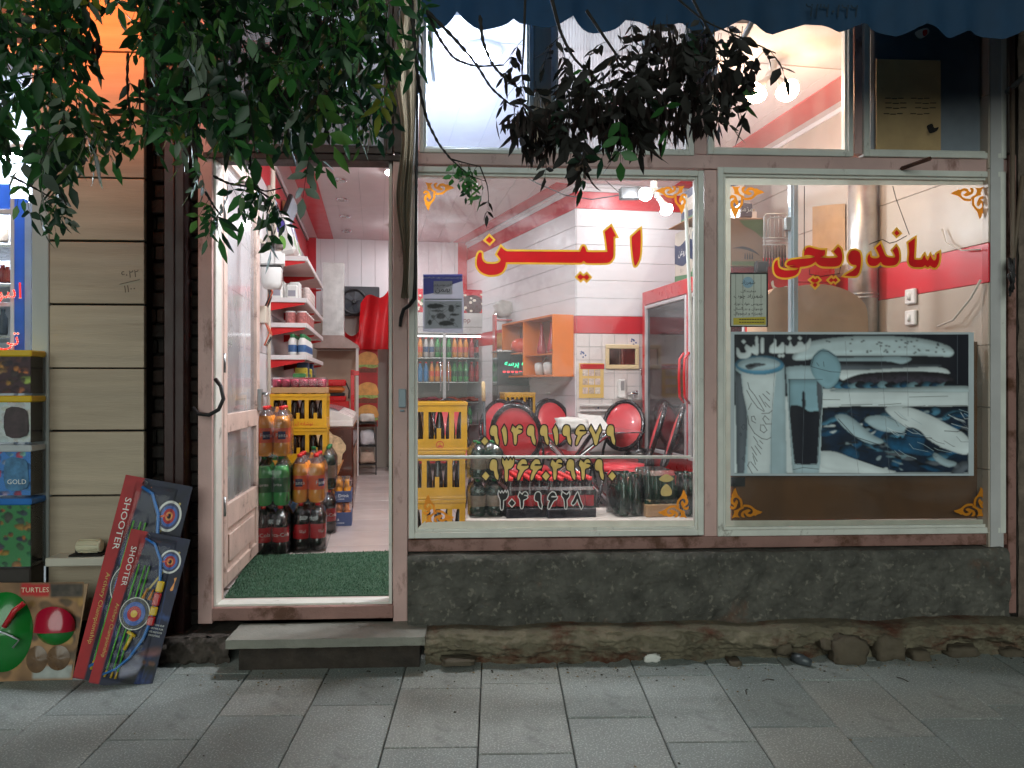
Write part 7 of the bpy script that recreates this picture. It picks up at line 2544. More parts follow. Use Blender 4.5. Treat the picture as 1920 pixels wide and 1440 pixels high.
m = fb(MB(), -700, -120, 305, -60, NY - .05, .2, 0); m.build('fascia', DARK, nb, True)
# inside of the lit display
WHITEL = mat('white_lit_panel', S(222, 226, 236), .4, var=.04)
BLUEF = softmat('blue_film', S(120, 172, 248), .7, .4)
WHITELS = softmat('white_backlit_panel', S(225, 232, 245), .7, .4)
xw0, xw1 = X0(-700), X0(58)
m = MB(); m.box(xw0, xw1 + .05, .75, .80, 0, 3.4); m.build('inner_wall', WHITEL, nb, True)
m = MB(); m.box(xw0, xw1 + .05, -.02, .78, 3.0, 3.05); m.box(xw0, xw1 + .05, .0, .78, gz(0) - .05, .12); m.build('inner_slab', WHITEL, nb, True)
m = MB(); m.box(xw0 - .05, xw0, -.02, .78, 0, 3.4); m.build('inner_side', WHITEL, nb, True)
m = fb(MB(), 46, 380, 58, 735, -.02, .03, 0, .001); fb(m, 46, 735, 58, 1040, -.02, .03, 0, .001)
m.build('white_upright', WHITELS, nb, True)
m = fb(MB(), 27, 372, 45.5, 660, -.015, .02, 0, .001); m.build('blue_film_strip', BLUEF, nb, True)
m = fb(MB(), 19, 372, 26.5, 1000, -.015, .02, 0, .001); fb(m, -700, 388, 18.5, 396, -.015, .02, 0, .001); fb(m, -700, 565, 18.5, 573, -.015, .02, 0, .001); m.build('window_bar', WHITEL, nb, True)
m = fb(MB(), -700, 340, 18, 387, -.01, .0, 0); m.build('blue_pelmet', BLUEF, nb, True)
m = MB(); m.quad((xw0, .01, .2), (X0(19), .01, .2), (X0(19), .01, 3), (xw0, .01, 3)); m.build('pane', GLASS, nb, True)
m = fb(MB(), -700, 455, 18, 460, .15, .6); m.build('shelf', STEEL, nb, True)
m = fb(MB(), -700, 530, 18, 535, .15, .6); m.build('shelf', STEEL, nb, True)
m = fb(MB(), -700, 628, 18, 633, .15, .6); m.build('shelf', STEEL, nb, True)
# tube lamp lighting the display and the orange sign lamp above the stone
t_ = thing('tube_lamp', 'white tube lamp lighting the toy display at the left edge', 'lamp', (X0(10), .12, 2.55))
m = MB(); m.tube([(xw0 + .1, .12, 2.55), (X0(55), .12, 2.55)], .016, 10); m.build('tube', glow('tube_glow', (.78, .87, 1.0), 260), t_, True)
m = MB(); m.box(xw0 + .08, X0(57), .10, .14, 2.575, 2.60); m.build('batten', WHITEP, t_, True)
t_ = thing('orange_neon_sign', 'orange neon strip glowing behind the leaves above the stone panels', 'neon sign', onY(150, 60, -.28))
m = MB(); m.tube([onY(-150, -60, -.42), onY(262, -64, -.42)], .014, 8); m.build('neon_tube', glow('orange_neon', (1.0, .20, .035), 135), t_, True)
zl_ = onY(50, -62, -.42).z
m = MB(); m.box(X0(-170), X0(275), -.52, -.402, zl_ - .055, zl_ - .050); m.box(X0(-170), X0(275), -.525, -.52, zl_ - .055, zl_ + .05); m.build('light_shield', DARK, t_, True)  # unseen plate added to cut the orange light off lower down the wall
m = MB(); m.box(X0(-160), X0(268), -.40, -.07, Z0(60, -90, -.28), Z0(60, -102, -.28)); m.build('bracket', DARK, t_, True)
# toys on the display shelves
for i, (px, py0, py1, c, lb) in enumerate(((5, 497, 530, S(150, 40, 36), 'red bottle toy on the lit display shelf'), (14, 500, 530, S(170, 60, 44), 'orange red bottle toy on the lit display shelf'),
                                           (6, 580, 628, S(70, 80, 90), 'dark grey toy on the lower lit display shelf'), (8, 420, 455, S(190, 170, 150), 'pale toy box on the upper lit display shelf'))):
    a, b = onY(px, py1, .3), onY(px, py0, .3)
    hh = b.z - a.z
    q = MB(); q.lathe([(.018, 0), (.022, .01), (.022, hh * .65), (.010, hh * .85), (.011, hh)], 10)
    tag(q.build('toy_bottle', mat('toy_%d' % i, c, .35, var=.2, vs=20), loc=(a.x, .3, a.z)), lb, 'toy')
# LED words
LEDR = glow('red_led_sign', (1.0, .04, .03), 1.6); LEDW = glow('white_led_dot', (1.0, .65, .5), 1.6)
for i, (key, cx, cy, hp, lb) in enumerate((('led1', 12, 549, 40, 'upper red LED word in the toy shop window'), ('led2', 8, 640, 34, 'lower red LED word in the toy shop window'))):
    t_ = thing('led_word_sign', lb, 'LED sign', onY(cx, cy, -.045))
    kx = X0(11, -.04) - X0(10, -.04)
    c = onY(cx, cy, -.045)
    m = MB()
    vs_, fs_, a0_, a1_, b0_, b1_ = TX[key]
    kk = hp * kx / (b1_ - b0_)
    right = c.x + 28 * kx
    pt = [(right - (a1_ - p_[0]) * kk * 1.1, c.z + (p_[1] - (b0_ + b1_) / 2) * kk) for p_ in vs_]
    m.add([(p_[0], c.y, p_[1]) for p_ in pt], fs_)
    m.build('letter', LEDR, t_, True)
    d_ = MB()
    for k_ in range(0, len(pt), 3):
        p_ = pt[k_]
        d_.add([(p_[0] + .0022 * math.cos(j * 1.05), c.y - .002, p_[1] + .0022 * math.sin(j * 1.05)) for j in range(6)], [tuple(range(6))])
    d_.build('diode_row', LEDW, t_, True)

# ---- stacked toy tubs on a low stand
m = MB(); m.box(X0(-60, -.2), X0(57, -.2), -.20, -.08, gz(-.15) - .02, Z0(30, 1066, -.2), 0, .006)
tag(m.build('low_bench', mat('dark_bench', S(52, 46, 42), .6)), 'dark low bench carrying the toy tubs', 'bench')
LID = mat('yellow_lid', S(214, 176, 20), .35, var=.06)
TUBC = glassmat('clear_tub_plastic', (.93, .95, .96), 1.2, .08, veil=.02)
rr = random.Random(12)
tubs = (('clear tub of dark brown toy pieces, topmost of the stack', 655, 738, (S(60, 34, 40), S(86, 50, 44), S(196, 150, 70)), LID, 0),
        ('clear tub with pale sheets and a dark label, second from top', 741, 830, (S(170, 176, 176), S(196, 160, 150), S(150, 170, 160)), LID, 1),
        ('clear tub with blue, white and red pieces, third from top', 834, 930, (S(60, 110, 170), S(196, 200, 206), S(190, 50, 50)), mat('clear_rim', S(190, 196, 200), .2), 2),
        ('blue lidded tub with green and orange pieces at the bottom', 934, 1064, (S(50, 110, 60), S(200, 120, 50), S(60, 60, 70)), mat('blue_lid', S(30, 110, 190), .35), 3))
for lb, y0, y1, cols, lid, k in tubs:
    zb, zt = Z0(30, y1, -.2), Z0(30, y0, -.2)
    cx = X0(18, -.2)
    hw = X0(57, -.2) - X0(18, -.2)
    t_ = thing('toy_tub', lb, 'toy tub', (cx, -.135, zb), 0, 'stack of toy tubs')
    t_.scale = (1, .5, 1)
    hh = zt - zb - .003
    m = MB()
    for (x0, x1, yy0, yy1) in ((-hw, hw, -.12, -.117), (-hw, hw, .117, .12), (-hw, -hw + .003, -.117, .117), (hw - .003, hw, -.117, .117)):
        m.box(x0, x1, yy0, yy1, 0.0, hh - .03)
    m.build('shell', TUBC, t_)
    m = MB(); m.box(-hw - .003, hw + .003, -.125, .125, hh - .03, hh, 0, .006); m.build('lid', lid, t_)
    q = Paint(-hw, 0, hw, hh, 70, cols[0], 40 + k)
    for j in range(46):
        x_, y_, r_ = q.rs.uniform(-hw, hw), q.rs.uniform(0, hh), q.rs.uniform(.008, .03)
        q.poly(smooth_poly([(x_ + r_ * q.rs.uniform(.5, 1.2) * math.cos(t), y_ + r_ * q.rs.uniform(.4, 1.1) * math.sin(t)) for t in [2 * PI * i / 7 for i in range(7)]], 2), [c_ * q.rs.uniform(.5, 1.3) for c_ in cols[q.rs.randint(0, 3)]], 1, .6, .3, 10, alpha=.85)
    if k == 1: q.a = q.a * .4 + np.array(S(190, 186, 180)) * .6
    q.a *= 2.2
    q.build('insert', lambda a_, b_: (a_ * .97, -.113, (hh - .03) * (1 - b_ / hh) + .002), t_, .4)
    pcs = [mat('tub%d_piece%d' % (k, j), c, .4, var=.25, vs=30) for j, c in enumerate(cols)]
    for j in range(0):
        x, y, z = rr.uniform(-hw + .03, hw - .03), rr.uniform(-.105, -.04), rr.uniform(.015, max(.03, hh - .065))
        s_ = rr.uniform(.012, .026)
        q = MB(); rock(q, (0, 0, 0), (s_, s_ * .6, s_ * rr.uniform(.6, 1.2)), rr.random() * 50, 5)
        q.build('piece', pcs[rr.randrange(3)], t_, loc=(x, y, z), rot=(rr.random(), rr.random(), rr.random()))
    m = MB(); m.poly(smooth_poly([(-hw * .2, hh * .15), (hw * .8, hh * .15), (hw * .86, hh * .5), (hw * .7, hh * .72), (-hw * .2, hh * .72)], 3), lambda a, b: (a, -.1225, b), 0)
    if k == 2: m.text('golden', lambda a, b: (a + .03, -.1235, hh * .28 + b), .022, 1)
    if k in (1, 2): m.build('label', [mat('tub_label_%d' % k, (None, S(66, 52, 56), S(70, 120, 160), None)[k], .4, var=.4, vs=25), INKWHITE], t_)
# blue cord on the tub, white ribbed canister on the ledge
m = MB(); m.lathe([(.026, 0), (.03, .006), (.03, .105), (.026, .11)], 20)
for i in range(10):
    a = 2 * PI * i / 10
    m.tube([(.031 * math.cos(a), .031 * math.sin(a), .01), (.031 * math.cos(a), .031 * math.sin(a), .1)], .003, 5)
tag(m.build('ribbed_canister', mat('ivory_plastic', S(206, 198, 170), .4), loc=onY(146, 1024, -.13), rot=(0, R(90), 0)), 'ivory ribbed canister lying above the small ledge', 'canister')
m = MB(); m.box(-.075, .075, -.04, .04, 0, .022, 0, .004); m.box(-.05, -.02, -.03, .03, .023, .052, 0, .004); m.box(.02, .06, -.03, .03, .023, .045, 0, .004)
p_ = onY(166, 1046, -.12)
tag(m.build('dark_bracket', DARK, loc=(p_.x, -.12, p_.z + .001)), 'dark bracket under the ivory canister', 'bracket')

# ---- masks card (kept generic)
gb = gz(-.33)
t_ = thing('toy_mask_card', 'orange and brown toy card with green shield and red glossy half ball', 'toy card', (X0(60, -.27), -.27, gz(-.27) + .004), 0, rot=(R(-5), 0, 0))
kx = X0(61, -.26) - X0(60, -.26)


def tc_(px, py, off=0.0): return ((px - 60) * kx, -off, (1247 - py) * kx)


m = MB(); m.prism([(-70, 1060), (158, 1066), (134, 1247), (-70, 1250)], lambda a, b: tc_(a, b, 0), lambda a, b: tc_(a, b, -.006))
m.build('card', mat('card_tan_print', S(176, 140, 104), .45, var=.3, vs=8), t_)
q = Paint(-68, 1062, 150, 1248, 110, S(150, 112, 76), 9)
q.a *= (1 + 1.3 * q.noise(6))[..., None]
for i in range(60):
    x_, y_, r_ = q.rs.uniform(-60, 148), q.rs.uniform(1092, 1240), q.rs.uniform(4, 18)
    q.poly(smooth_poly([(x_ + r_ * q.rs.uniform(.5, 1.3) * math.cos(t), y_ + r_ * q.rs.uniform(.4, 1.1) * math.sin(t)) for t in [2 * PI * k / 7 for k in range(7)]], 2), (S(206, 124, 44), S(120, 92, 60), S(70, 62, 54), S(214, 164, 90), S(96, 84, 70))[i % 5], 1, .5, .4, 14, alpha=.8)
q.poly([(84, 1064), (150, 1066), (150, 1092), (88, 1090)], S(74, 64, 54), 1, .3, .8, 20)
q.poly([(30, 1063), (86, 1066), (84, 1089), (32, 1087)], S(196, 30, 30), 1, .1, .1)
q.poly([(62, 1222), (136, 1222), (132, 1246), (60, 1245)], S(172, 176, 172), 1, .1, .3)
q.build('printed_face', lambda a_, b_: tc_(a_ - max(0, a_ - 134) * max(0, (b_ - 1100) / 150) * .9, b_, .0010), t_, .5, False, 0)
m = MB()
c = tc_(58, 1076, .002)
m.text('turtles', lambda a, b: (c[0] + a, -.0022, c[2] + b), .022, 0)
m.build('lettering', mat('cream_letters', S(236, 220, 190), .5), t_)
PGRN = mat('green_moulded_plastic', S(20, 120, 44), .22, var=.12, coat=.4)
m = MB()


def dome(cx, cy, rx, ry, hgt, power=2.0):
    def f(u, v):
        a = 2 * PI * u; r = v
        x, y = cx + rx * r * math.cos(a), cy + ry * r * math.sin(a)
        q = tc_(x, y, .003 + hgt * (1 - r ** power) + .004 * math.sin(6 * a) * r * (1 - r))
        return q
    return f


m.grid(dome(4, 1155, 54, 76, .055), 36, 10); m.build('green_shield', PGRN, t_)
m = MB(); m.tube([tc_(18, 1140, .062), tc_(36, 1110, .064), tc_(50, 1097, .05)], [.012, .013, .012], 10); m.build('red_handle', mat('red_plastic', S(190, 24, 36), .3, coat=.3), t_)
m = MB(); m.tube([tc_(-10, 1145, .06), tc_(20, 1152, .062), tc_(44, 1166, .05), tc_(34, 1180, .055)], .005, 8); m.build('silver_trim', ALU, t_)
m = MB(); m.grid(dome(100, 1150, 36, 32, .045), 36, 10); m.build('green_half_ball', PGRN, t_)
m = MB(); m.grid(lambda u, v: (lambda q: q)(tc_(100 + 38 * math.cos(PI + PI * u) * (1 - .0 * v), 1140 - 34 * v * math.sin(PI * u) + 14 * (1 - v), .006 + .056 * math.sin(PI * u) ** .7 * (1 - .5 * v ** 2))), 30, 10)
m.build('red_half_ball', mat('crimson_plastic', S(176, 22, 52), .2, var=.1, coat=.5), t_)
m = MB(); m.grid(dome(68, 1208, 20, 26, .01), 20, 4); m.grid(dome(108, 1206, 22, 24, .01), 20, 4); m.build('brown_disc', mat('brown_blister', S(110, 84, 62), .3, var=.3, vs=20), t_)


# ---- archery sets
def archery(label, blx, bly, rot_deg, yb, lean, group='archery toy sets'):
    """card in local XZ, bottom left corner at the origin"""
    p_ = onY(blx, bly, yb)
    t_ = thing('archery_set', label, 'toy set', (p_.x, yb, gz(yb) + .012), 0, group, rot=(R(-lean), R(rot_deg), 0))
    W_, H_ = .345, .79
    t_.scale = (.80, 1, .88)
    m = MB(); m.box(0, W_, 0, .005, 0, H_, 0, .001); m.build('card', mat('navy_toy_card', S(20, 26, 52), .4), t_)
    q = Paint(0, 0, W_, H_, 90, S(18, 24, 56), int(blx))
    q.a *= (1 + 1.6 * q.noise(5))[..., None]
    q.a += (np.clip(q.noise(7) * 2.2, 0, 1) * np.clip(1 - abs(q.Y - .47) * 4, 0, 1))[..., None] * np.array(S(60, 110, 190))
    up_ = lambda pts: [(a_, H_ - b_) for a_, b_ in pts]
    q.poly(up_([(.06, .0), (W_, .0), (W_, .16), (.24, .10), (.16, .02)]), S(14, 14, 20), 2, 0, .5, 12)
    q.poly(up_(smooth_poly([(.16, .05), (.26, .10), (.24, .19), (.12, .09)], 4)), S(130, 130, 150), 2, .5, .4, 9)
    q.poly(up_(smooth_poly([(.22, .17), (.34, .19), (.34, .23), (.28, .22)], 4)), S(110, 70, 74), 2, .4, .5, 9)
    for cx_, c_ in ((.265, S(30, 60, 130)), (.30, S(40, 74, 150)), (.315, S(24, 44, 100))):
        q.poly(up_(smooth_poly([(cx_ - .02, .02), (cx_ + .015, .03), (cx_ + .02, .11), (cx_ + .005, .13), (cx_ - .012, .10)], 4)), c_, 1, .8, .6, 24)
        q.disc(cx_ + .004, H_ - .145, .011, S(150, 96, 70), shade=.6)
    q.poly(up_(smooth_poly([(.0, 0, 1), (.058, 0, 1), (.055, .25), (.06, .45), (.085, .62), (.10, H_, 1), (0, H_, 1)], 5)) if False else up_([p_[:2] for p_ in smooth_poly([(.0, 0, 1), (.058, 0, 1), (.055, .25), (.06, .45), (.085, .62), (.10, H_, 1), (0, H_, 1)], 5)]), S(170, 18, 26), 1, .15, .25, 6)
    for i in range(5): q.stroke([up_([(.25 + .012 * i, .30), (.20 + .02 * i, .56)])], S(40, 80, 150), .002)
    q.build('printed_face', lambda a_, b_: (a_, -.0012, H_ - b_), t_, .55, False, 0)
    m = MB()
    m.text('shooter', lambda a, b: (.045 + b + (a * .0), -.0026, .60 - a), .032, 0)
    m.text('champ', lambda a, b: (.038 + b, -.0026, .27 - a), .027, 1)
    for i, key in enumerate(('instr', 'instr2', 'instr3', 'instr4')):
        m.text(key, lambda a, b: (.285 + a, -.0026, .335 - .018 * i + b), .009, 0)
    m.build('lettering', [INKWHITE, mat('gold_letters', S(206, 176, 90), .5)], t_)
    # printed target and arrow
    m = MB()
    cx, cz = .265, .66
    for k, (r, mi) in enumerate(((.062, 0), (.052, 1), (.042, 2), (.030, 3), (.018, 4), (.010, 5))):
        m.poly([(cx + r * math.cos(a), cz + r * math.sin(a)) for a in [2 * PI * j / 28 for j in range(28)]], lambda a, b: (a, -.0018 - .0003 * k, b), mi)
    m.poly([(.21, .655), (.262, .667), (.262, .660), (.21, .645)], lambda a, b: (a, -.0042, b), 6)
    m.poly([(.30, .72), (.31, .716), (.16, .44), (.15, .445)], lambda a, b: (a, -.0016, b), 7)
    m.poly(smooth_poly([(.305, .52), (.318, .56), (.312, .58), (.326, .585), (.322, .56), (.322, .52)], 3), lambda a, b: (a, -.0016, b), 4)
    m.build('printed_target', [INKWHITE, mat('navy_print', S(30, 40, 90), .4), mat('blue_ring', S(40, 90, 180), .4), INKRED, mat('orange_ring', S(236, 150, 60), .4), INK, mat('orange_dart', S(226, 90, 50), .4), mat('gold_line', S(180, 160, 80), .4)], t_)
    # moulded pieces under the blister
    BOWB = mat('blue_bow_plastic', S(40, 120, 200), .3, coat=.3)
    m = MB()
    bow = [(.10, .755), (.16, .735), (.215, .66), (.245, .55), (.255, .45), (.25, .35), (.235, .26), (.19, .16), (.13, .09), (.07, .055)]
    m.tube([(a, -.014, b) for a, b in bow], [.006, .007, .008, .009, .010, .010, .009, .008, .007, .006], 8); m.build('bow', BOWB, t_)
    for i, (z0, z1, c) in enumerate(((.50, .56, 0), (.43, .50, 1), (.38, .43, 0), (.33, .38, 1))):
        m = MB(); m.box(.233, .272, -.028, -.006, z0, z1 - .002, 0, .006); m.build('grip', (mat('yellow_grip', S(230, 190, 40), .3), REDP)[c], t_)
    for i, x in enumerate((.085, .12, .145)):
        m = MB(); m.tube([(x, -.012, .08), (x + .018, -.012, .62)], .0042, 6); m.build('arrow', mat('lime_arrow', S(90, 190, 50), .35), t_)
        m = MB(); m.tube([(x - .003, -.012, .045), (x, -.012, .08)], [.007, .004], 6); m.build('arrow_tip', mat('yellow_tip', S(220, 180, 60), .4), t_)
        m = MB(); m.tube([(x + .09, -.014, .455), (x + .10, -.014, .51)], [.010, .003], 8); m.build('suction_tip', mat('orange_tip', S(230, 150, 40), .35), t_)
    cx, cz = .155, .375
    for k, (r, mi) in enumerate(((.083, 0), (.078, 1), (.060, 2), (.038, 3), (.018, 4))):
        m = MB()
        m.M = Matrix.Translation((cx, -.018 - .002 * k, cz)) @ Matrix.Rotation(PI / 2, 4, 'X')
        m.lathe([(r, 0), (r, .003)], 32)
        m.build('target_ring', (INKWHITE, mat('black_ring', S(26, 26, 30), .35), mat('blue_ring', S(40, 90, 180), .4), INKRED, mat('yellow_bull', S(232, 190, 50), .35))[k], t_)
    m = MB(); m.tube([(.14, -.012, .28), (.19, -.012, .265)], .009, 6); m.tube([(.17, -.012, .265), (.15, -.012, .19)], .010, 6); m.build('trigger_toy', mat('yellow_grip', S(230, 190, 40), .3), t_)

    def blis(u, v):
        x, z = .06 + (.275 - .06) * u, .03 + (.77 - .03) * v
        e = min(1, 12 * u, 12 * (1 - u), 20 * v, 20 * (1 - v))
        return (x, -.003 - .032 * e ** .6 - .004 * noise.noise((u * 9, v * 20, 1)), z)
    m = MB(); m.grid(blis, 24, 50); m.build('blister', glassmat('blister_film', (.98, .98, .98), .45, .08, veil=.006), t_)
    m = MB(); m.tube([(.095, -.004, .765), (.105, -.02, .785), (.125, -.02, .775), (.12, -.01, .76)], .0015, 5); m.build('hang_wire', ALU, t_)
    return t_


archery('archery toy set with red lettered edge leaning in front, nearest the pavement', 166, 1262, 11.5, -.33, 10)
archery('archery toy set behind the other one, only its top and edge showing', 136, 1252, 11.0, -.275, 8.5).scale = (.92, 1, 1.19)

# ================================================================== LITTER
m = MB(); p_ = groundpt(1220, 1240)
for i in range(3): rock(m, (-.01 + .015 * i, 0, .015 + .008 * (i % 2)), (.026, .016, .017), 3.3 + i, 8)
tag(m.build('crumpled_tissue', PAPER, loc=p_), 'crumpled white tissue lying at the foot of the plinth', 'tissue')
m = MB(); p_ = groundpt(1502, 1246); m.tube([(-.03, .03, .028), (.0, 0, .024), (.03, -.035, .020)], [.022, .026, .018], 10)
tag(m.build('grey_pebble', mat('dark_wet_stone', S(70, 76, 80), .3, var=.2), loc=p_), 'smooth dark grey pebble against the ledge', 'pebble')
rr = random.Random(30)
g = MB()
for i in range(420):
    x, y = rr.uniform(X0(380), X0(1910)), -.24 - abs(rr.gauss(0, .10)) if rr.random() < .8 else rr.uniform(-1.4, -.3)
    s_ = rr.uniform(.002, .008)
    a = rr.random() * 6
    z = gz(y) + .001
    g.add([(x + s_ * math.cos(a + k * 1.57 + .3 * rr.random()), y + s_ * .8 * math.sin(a + k * 1.57), z + (.002 if k % 2 else .004) * rr.random()) for k in range(4)] + [(x, y, z + s_ * .8)], [(0, 1, 4), (1, 2, 4), (2, 3, 4), (3, 0, 4)], rr.randrange(3))
o = g.build('debris', [mat('debris_dark', S(60, 54, 46), .9), mat('debris_tan', S(130, 112, 84), .9), mat('debris_pale', S(150, 146, 136), .9)])
tag(o, 'fine grit and leaf crumbs along the foot of the wall', None, kind='stuff')
for i, (px, py, a) in enumerate(((967, 1243, .6), (1692, 1275, 2.0), (1440, 1277, .2), (1400, 1298, 1.2), (1060, 1246, 0))):
    p_ = groundpt(px, py)
    m = MB(); m.tube([(-.03, 0, .003), (0, .004, .008), (.03, -.002, .003)], .002, 5)
    tag(m.build('dry_twig', mat('twig_bark', S(60, 46, 36), .8), loc=p_, rot=(0, 0, a)), ('dry twig below the plinth, left of the tissue', 'dry twig on the right hand slabs', 'short dry twig in the joint right of the tissue', 'thin dry twig on the slab front right', 'little dry twig at the ledge foot')[i], 'twig')
# ================================================================== TREE
rr = random.Random(77)
BARK = mat('ash_bark', S(62, 54, 44), .85, var=.25, vs=12, bump=.5, bs=60)
TWIG = mat('dark_twig', S(34, 30, 26), .8, var=.2, vs=20)
LEAFM = [softmat('leaf_green_' + n, c, .35, .42) for n, c in (('a', S(54, 108, 50)), ('b', S(38, 80, 42)), ('c', S(82, 124, 56)), ('d', S(27, 56, 36)))]  # lighter greens carry the look of lit leaves in their colour
LEAFY = softmat('leaf_yellowing', S(120, 128, 44), .35, .5)
LEAFD = softmat('leaf_dead_brown', S(30, 28, 23), .2, .65)  # dead brown leaves, dark in themselves like the seed keys
LEAFG = softmat('leaf_grey_highlight', S(116, 132, 112), .3, .5)  # grey highlights on the foliage, put into the leaf colour
KEYS = softmat('dry_seed_keys', S(42, 29, 25), .2, .7)
tr = thing('ash_tree', 'street ash tree with leafy twigs hanging in front of the shops', 'tree', (-3.35, -1.75, gz(-1.75)))
m = MB()
m.tube([(-3.35, -1.75, gz(-1.75) - .05), (-3.33, -1.75, .8), (-3.28, -1.72, 1.7), (-3.15, -1.70, 2.6), (-2.9, -1.65, 3.4), (-2.6, -1.6, 4.2)], [.16, .13, .12, .11, .09, .06], 14)
m.build('trunk', BARK, tr, True)
limbs = [[(-2.95, -1.66, 3.3), (-2.2, -1.5, 3.62), (-1.3, -1.42, 3.55), (-.5, -1.35, 3.42), (.4, -1.3, 3.38), (1.1, -1.3, 3.30)],
         [(-3.15, -1.7, 2.6), (-2.5, -1.45, 3.0), (-1.8, -1.30, 3.12), (-1.1, -1.2, 3.0), (-.6, -1.15, 2.85)],
         [(-3.05, -1.7, 3.0), (-2.3, -1.75, 3.25), (-1.5, -1.75, 3.2), (-.8, -1.7, 3.1)]]
for l_ in limbs:
    m = MB(); m.tube(l_, [.05 * (1 - .75 * i / (len(l_) - 1)) for i in range(len(l_))], 8); m.build('limb', BARK, tr, True)


def leaflet(m, base, d, up, L, W, mi):
    d = d.normalized(); s = d.cross(up)
    s = s.normalized() if s.length > 1e-4 else Vector((1, 0, 0))
    n_ = s.cross(d)
    fold = W * .25; cv = L * rr.uniform(-.10, .18)
    a = base; e = base + d * L - n_ * cv
    q1, q2 = base + d * L * .35 - n_ * cv * .2, base + d * L * .72 - n_ * cv * .55
    m.add([a, q1 + s * W + n_ * fold, q2 + s * W * .7 + n_ * fold * .7, e, q2 - s * W * .7 + n_ * fold * .7, q1 - s * W + n_ * fold, q1, q2],
          [(0, 6, 1), (1, 6, 7, 2), (2, 7, 3), (0, 5, 6), (5, 4, 7, 6), (4, 3, 7)], mi, True)


def compound(seed, n=7, L=.066, W=.0125, span=.14):
    """one ash leaf: a rachis with paired leaflets, drooping"""
    rr.seed(seed)
    m = MB()
    pts = []
    for i in range(6):
        u = i / 5
        pts.append(Vector((span * u * (1 - .15 * u), 0, -span * .38 * u * u)))
    m.tube(pts, [.0013 * (1 - .5 * i / 5) for i in range(6)], 4, 1)
    for k in range(n // 2):
        u = .28 + .62 * k / max(1, n // 2 - 1) * .9
        p_ = pts[0].lerp(pts[5], u); p_.z = -span * .38 * u * u
        for s in (-1, 1):
            dv = Vector((.55 + rr.uniform(-.5, .6), s * rr.uniform(.5, 1.1), -.6 + rr.uniform(-.9, .6)))
            leaflet(m, p_, dv, Vector((0, 0, 1)), L * rr.uniform(.8, 1.1), W * rr.uniform(.85, 1.15), 0)
    leaflet(m, pts[5], Vector((1, 0, -1.0)), Vector((0, 0, 1)), L * 1.15, W, 0)
    return m


def orient(az, el, roll=0):
    return Matrix.Rotation(az, 4, 'Z') @ Matrix.Rotation(el, 4, 'Y') @ Matrix.Rotation(roll, 4, 'X')


PROTO = [compound(100 + i, (3, 5, 7, 5, 7, 9, 3, 5, 7, 5)[i], .066 * (.75, 1.1, .9, 1.25, 1, .8, 1.4, .95, 1.1, .85)[i], .0125 * (.9, 1.1, .8, 1, 1.2, .8, 1.1, .75, 1, 1.15)[i], .14 * (.7, 1, 1.1, .9, 1.2, 1.2, .6, 1, .9, .8)[i]) for i in range(10)]
rr.seed(5)
MESH = {}
for i, pm in enumerate(PROTO):
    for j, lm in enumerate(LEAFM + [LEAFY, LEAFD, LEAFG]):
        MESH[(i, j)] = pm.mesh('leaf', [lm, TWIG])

singles = [0]
mass = MB()


def put_leaf(p_, az, el, roll, scale, col, single):
    i = rr.randrange(len(PROTO))
    if single and singles[0] < 290:
        singles[0] += 1
        o = put(MESH[(i, col)], 'leaf', tr)
        o.matrix_parent_inverse = rootmat(tr).inverted()
        o.location = p_; o.scale = (scale,) * 3
        o.rotation_euler = orient(az, el, roll).to_euler()
    else:
        pm = PROTO[i]
        M = Matrix.Translation(p_) @ orient(az, el, roll) @ Matrix.Scale(scale, 4)
        vs = [M @ Vector(v) for v in pm.v]
        o0_ = len(mass.v)
        mass.v += [tuple(v) for v in vs]
        for f, mi in zip(pm.f, pm.m):
            mass.f.append(tuple(k + o0_ for k in f)); mass.m.append(7 if mi == 1 else col); mass.s.append(True)


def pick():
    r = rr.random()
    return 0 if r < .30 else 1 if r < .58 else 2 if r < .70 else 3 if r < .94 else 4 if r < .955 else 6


# hanging twigs: pixel path at a depth, with leaves along them
twm = []


def twig(path, d0, d1, r=.004, leaves=8, start=.25, col=None, scale=1.0, single=True, el=(20, 80), knots=False):
    n = len(path)
    pts = [atd(p_[0], p_[1], d0 + (d1 - d0) * i / (n - 1)) for i, p_ in enumerate(path)]
    fine = []
    for i in range(n - 1):
        for k in range(6):
            fine.append(pts[i].lerp(pts[i + 1], k / 6))
    fine.append(pts[-1])
    # smooth
    for _ in range(3):
        fine = [fine[0]] + [(fine[i - 1] + fine[i] * 2 + fine[i + 1]) / 4 for i in range(1, len(fine) - 1)] + [fine[-1]]
    m = MB()
    rad = []
    for i in range(len(fine)):
        k = r * (1 - .6 * i / (len(fine) - 1))
        rad.append(k * (1.7 if knots and i % 2 else 1))
    m.tube(fine, rad, 6)
    m.build('twig', TWIG, tr, True)
    for k in range(leaves):
        u = start + (1 - start) * (k + rr.random() * .6) / leaves
        p_ = fine[min(len(fine) - 1, int(u * (len(fine) - 1)))]
        put_leaf(p_, rr.uniform(0, 6.28), R(rr.uniform(*el)), rr.uniform(-.6, .6), scale * rr.uniform(.75, 1.15), pick() if col is None else col, single)


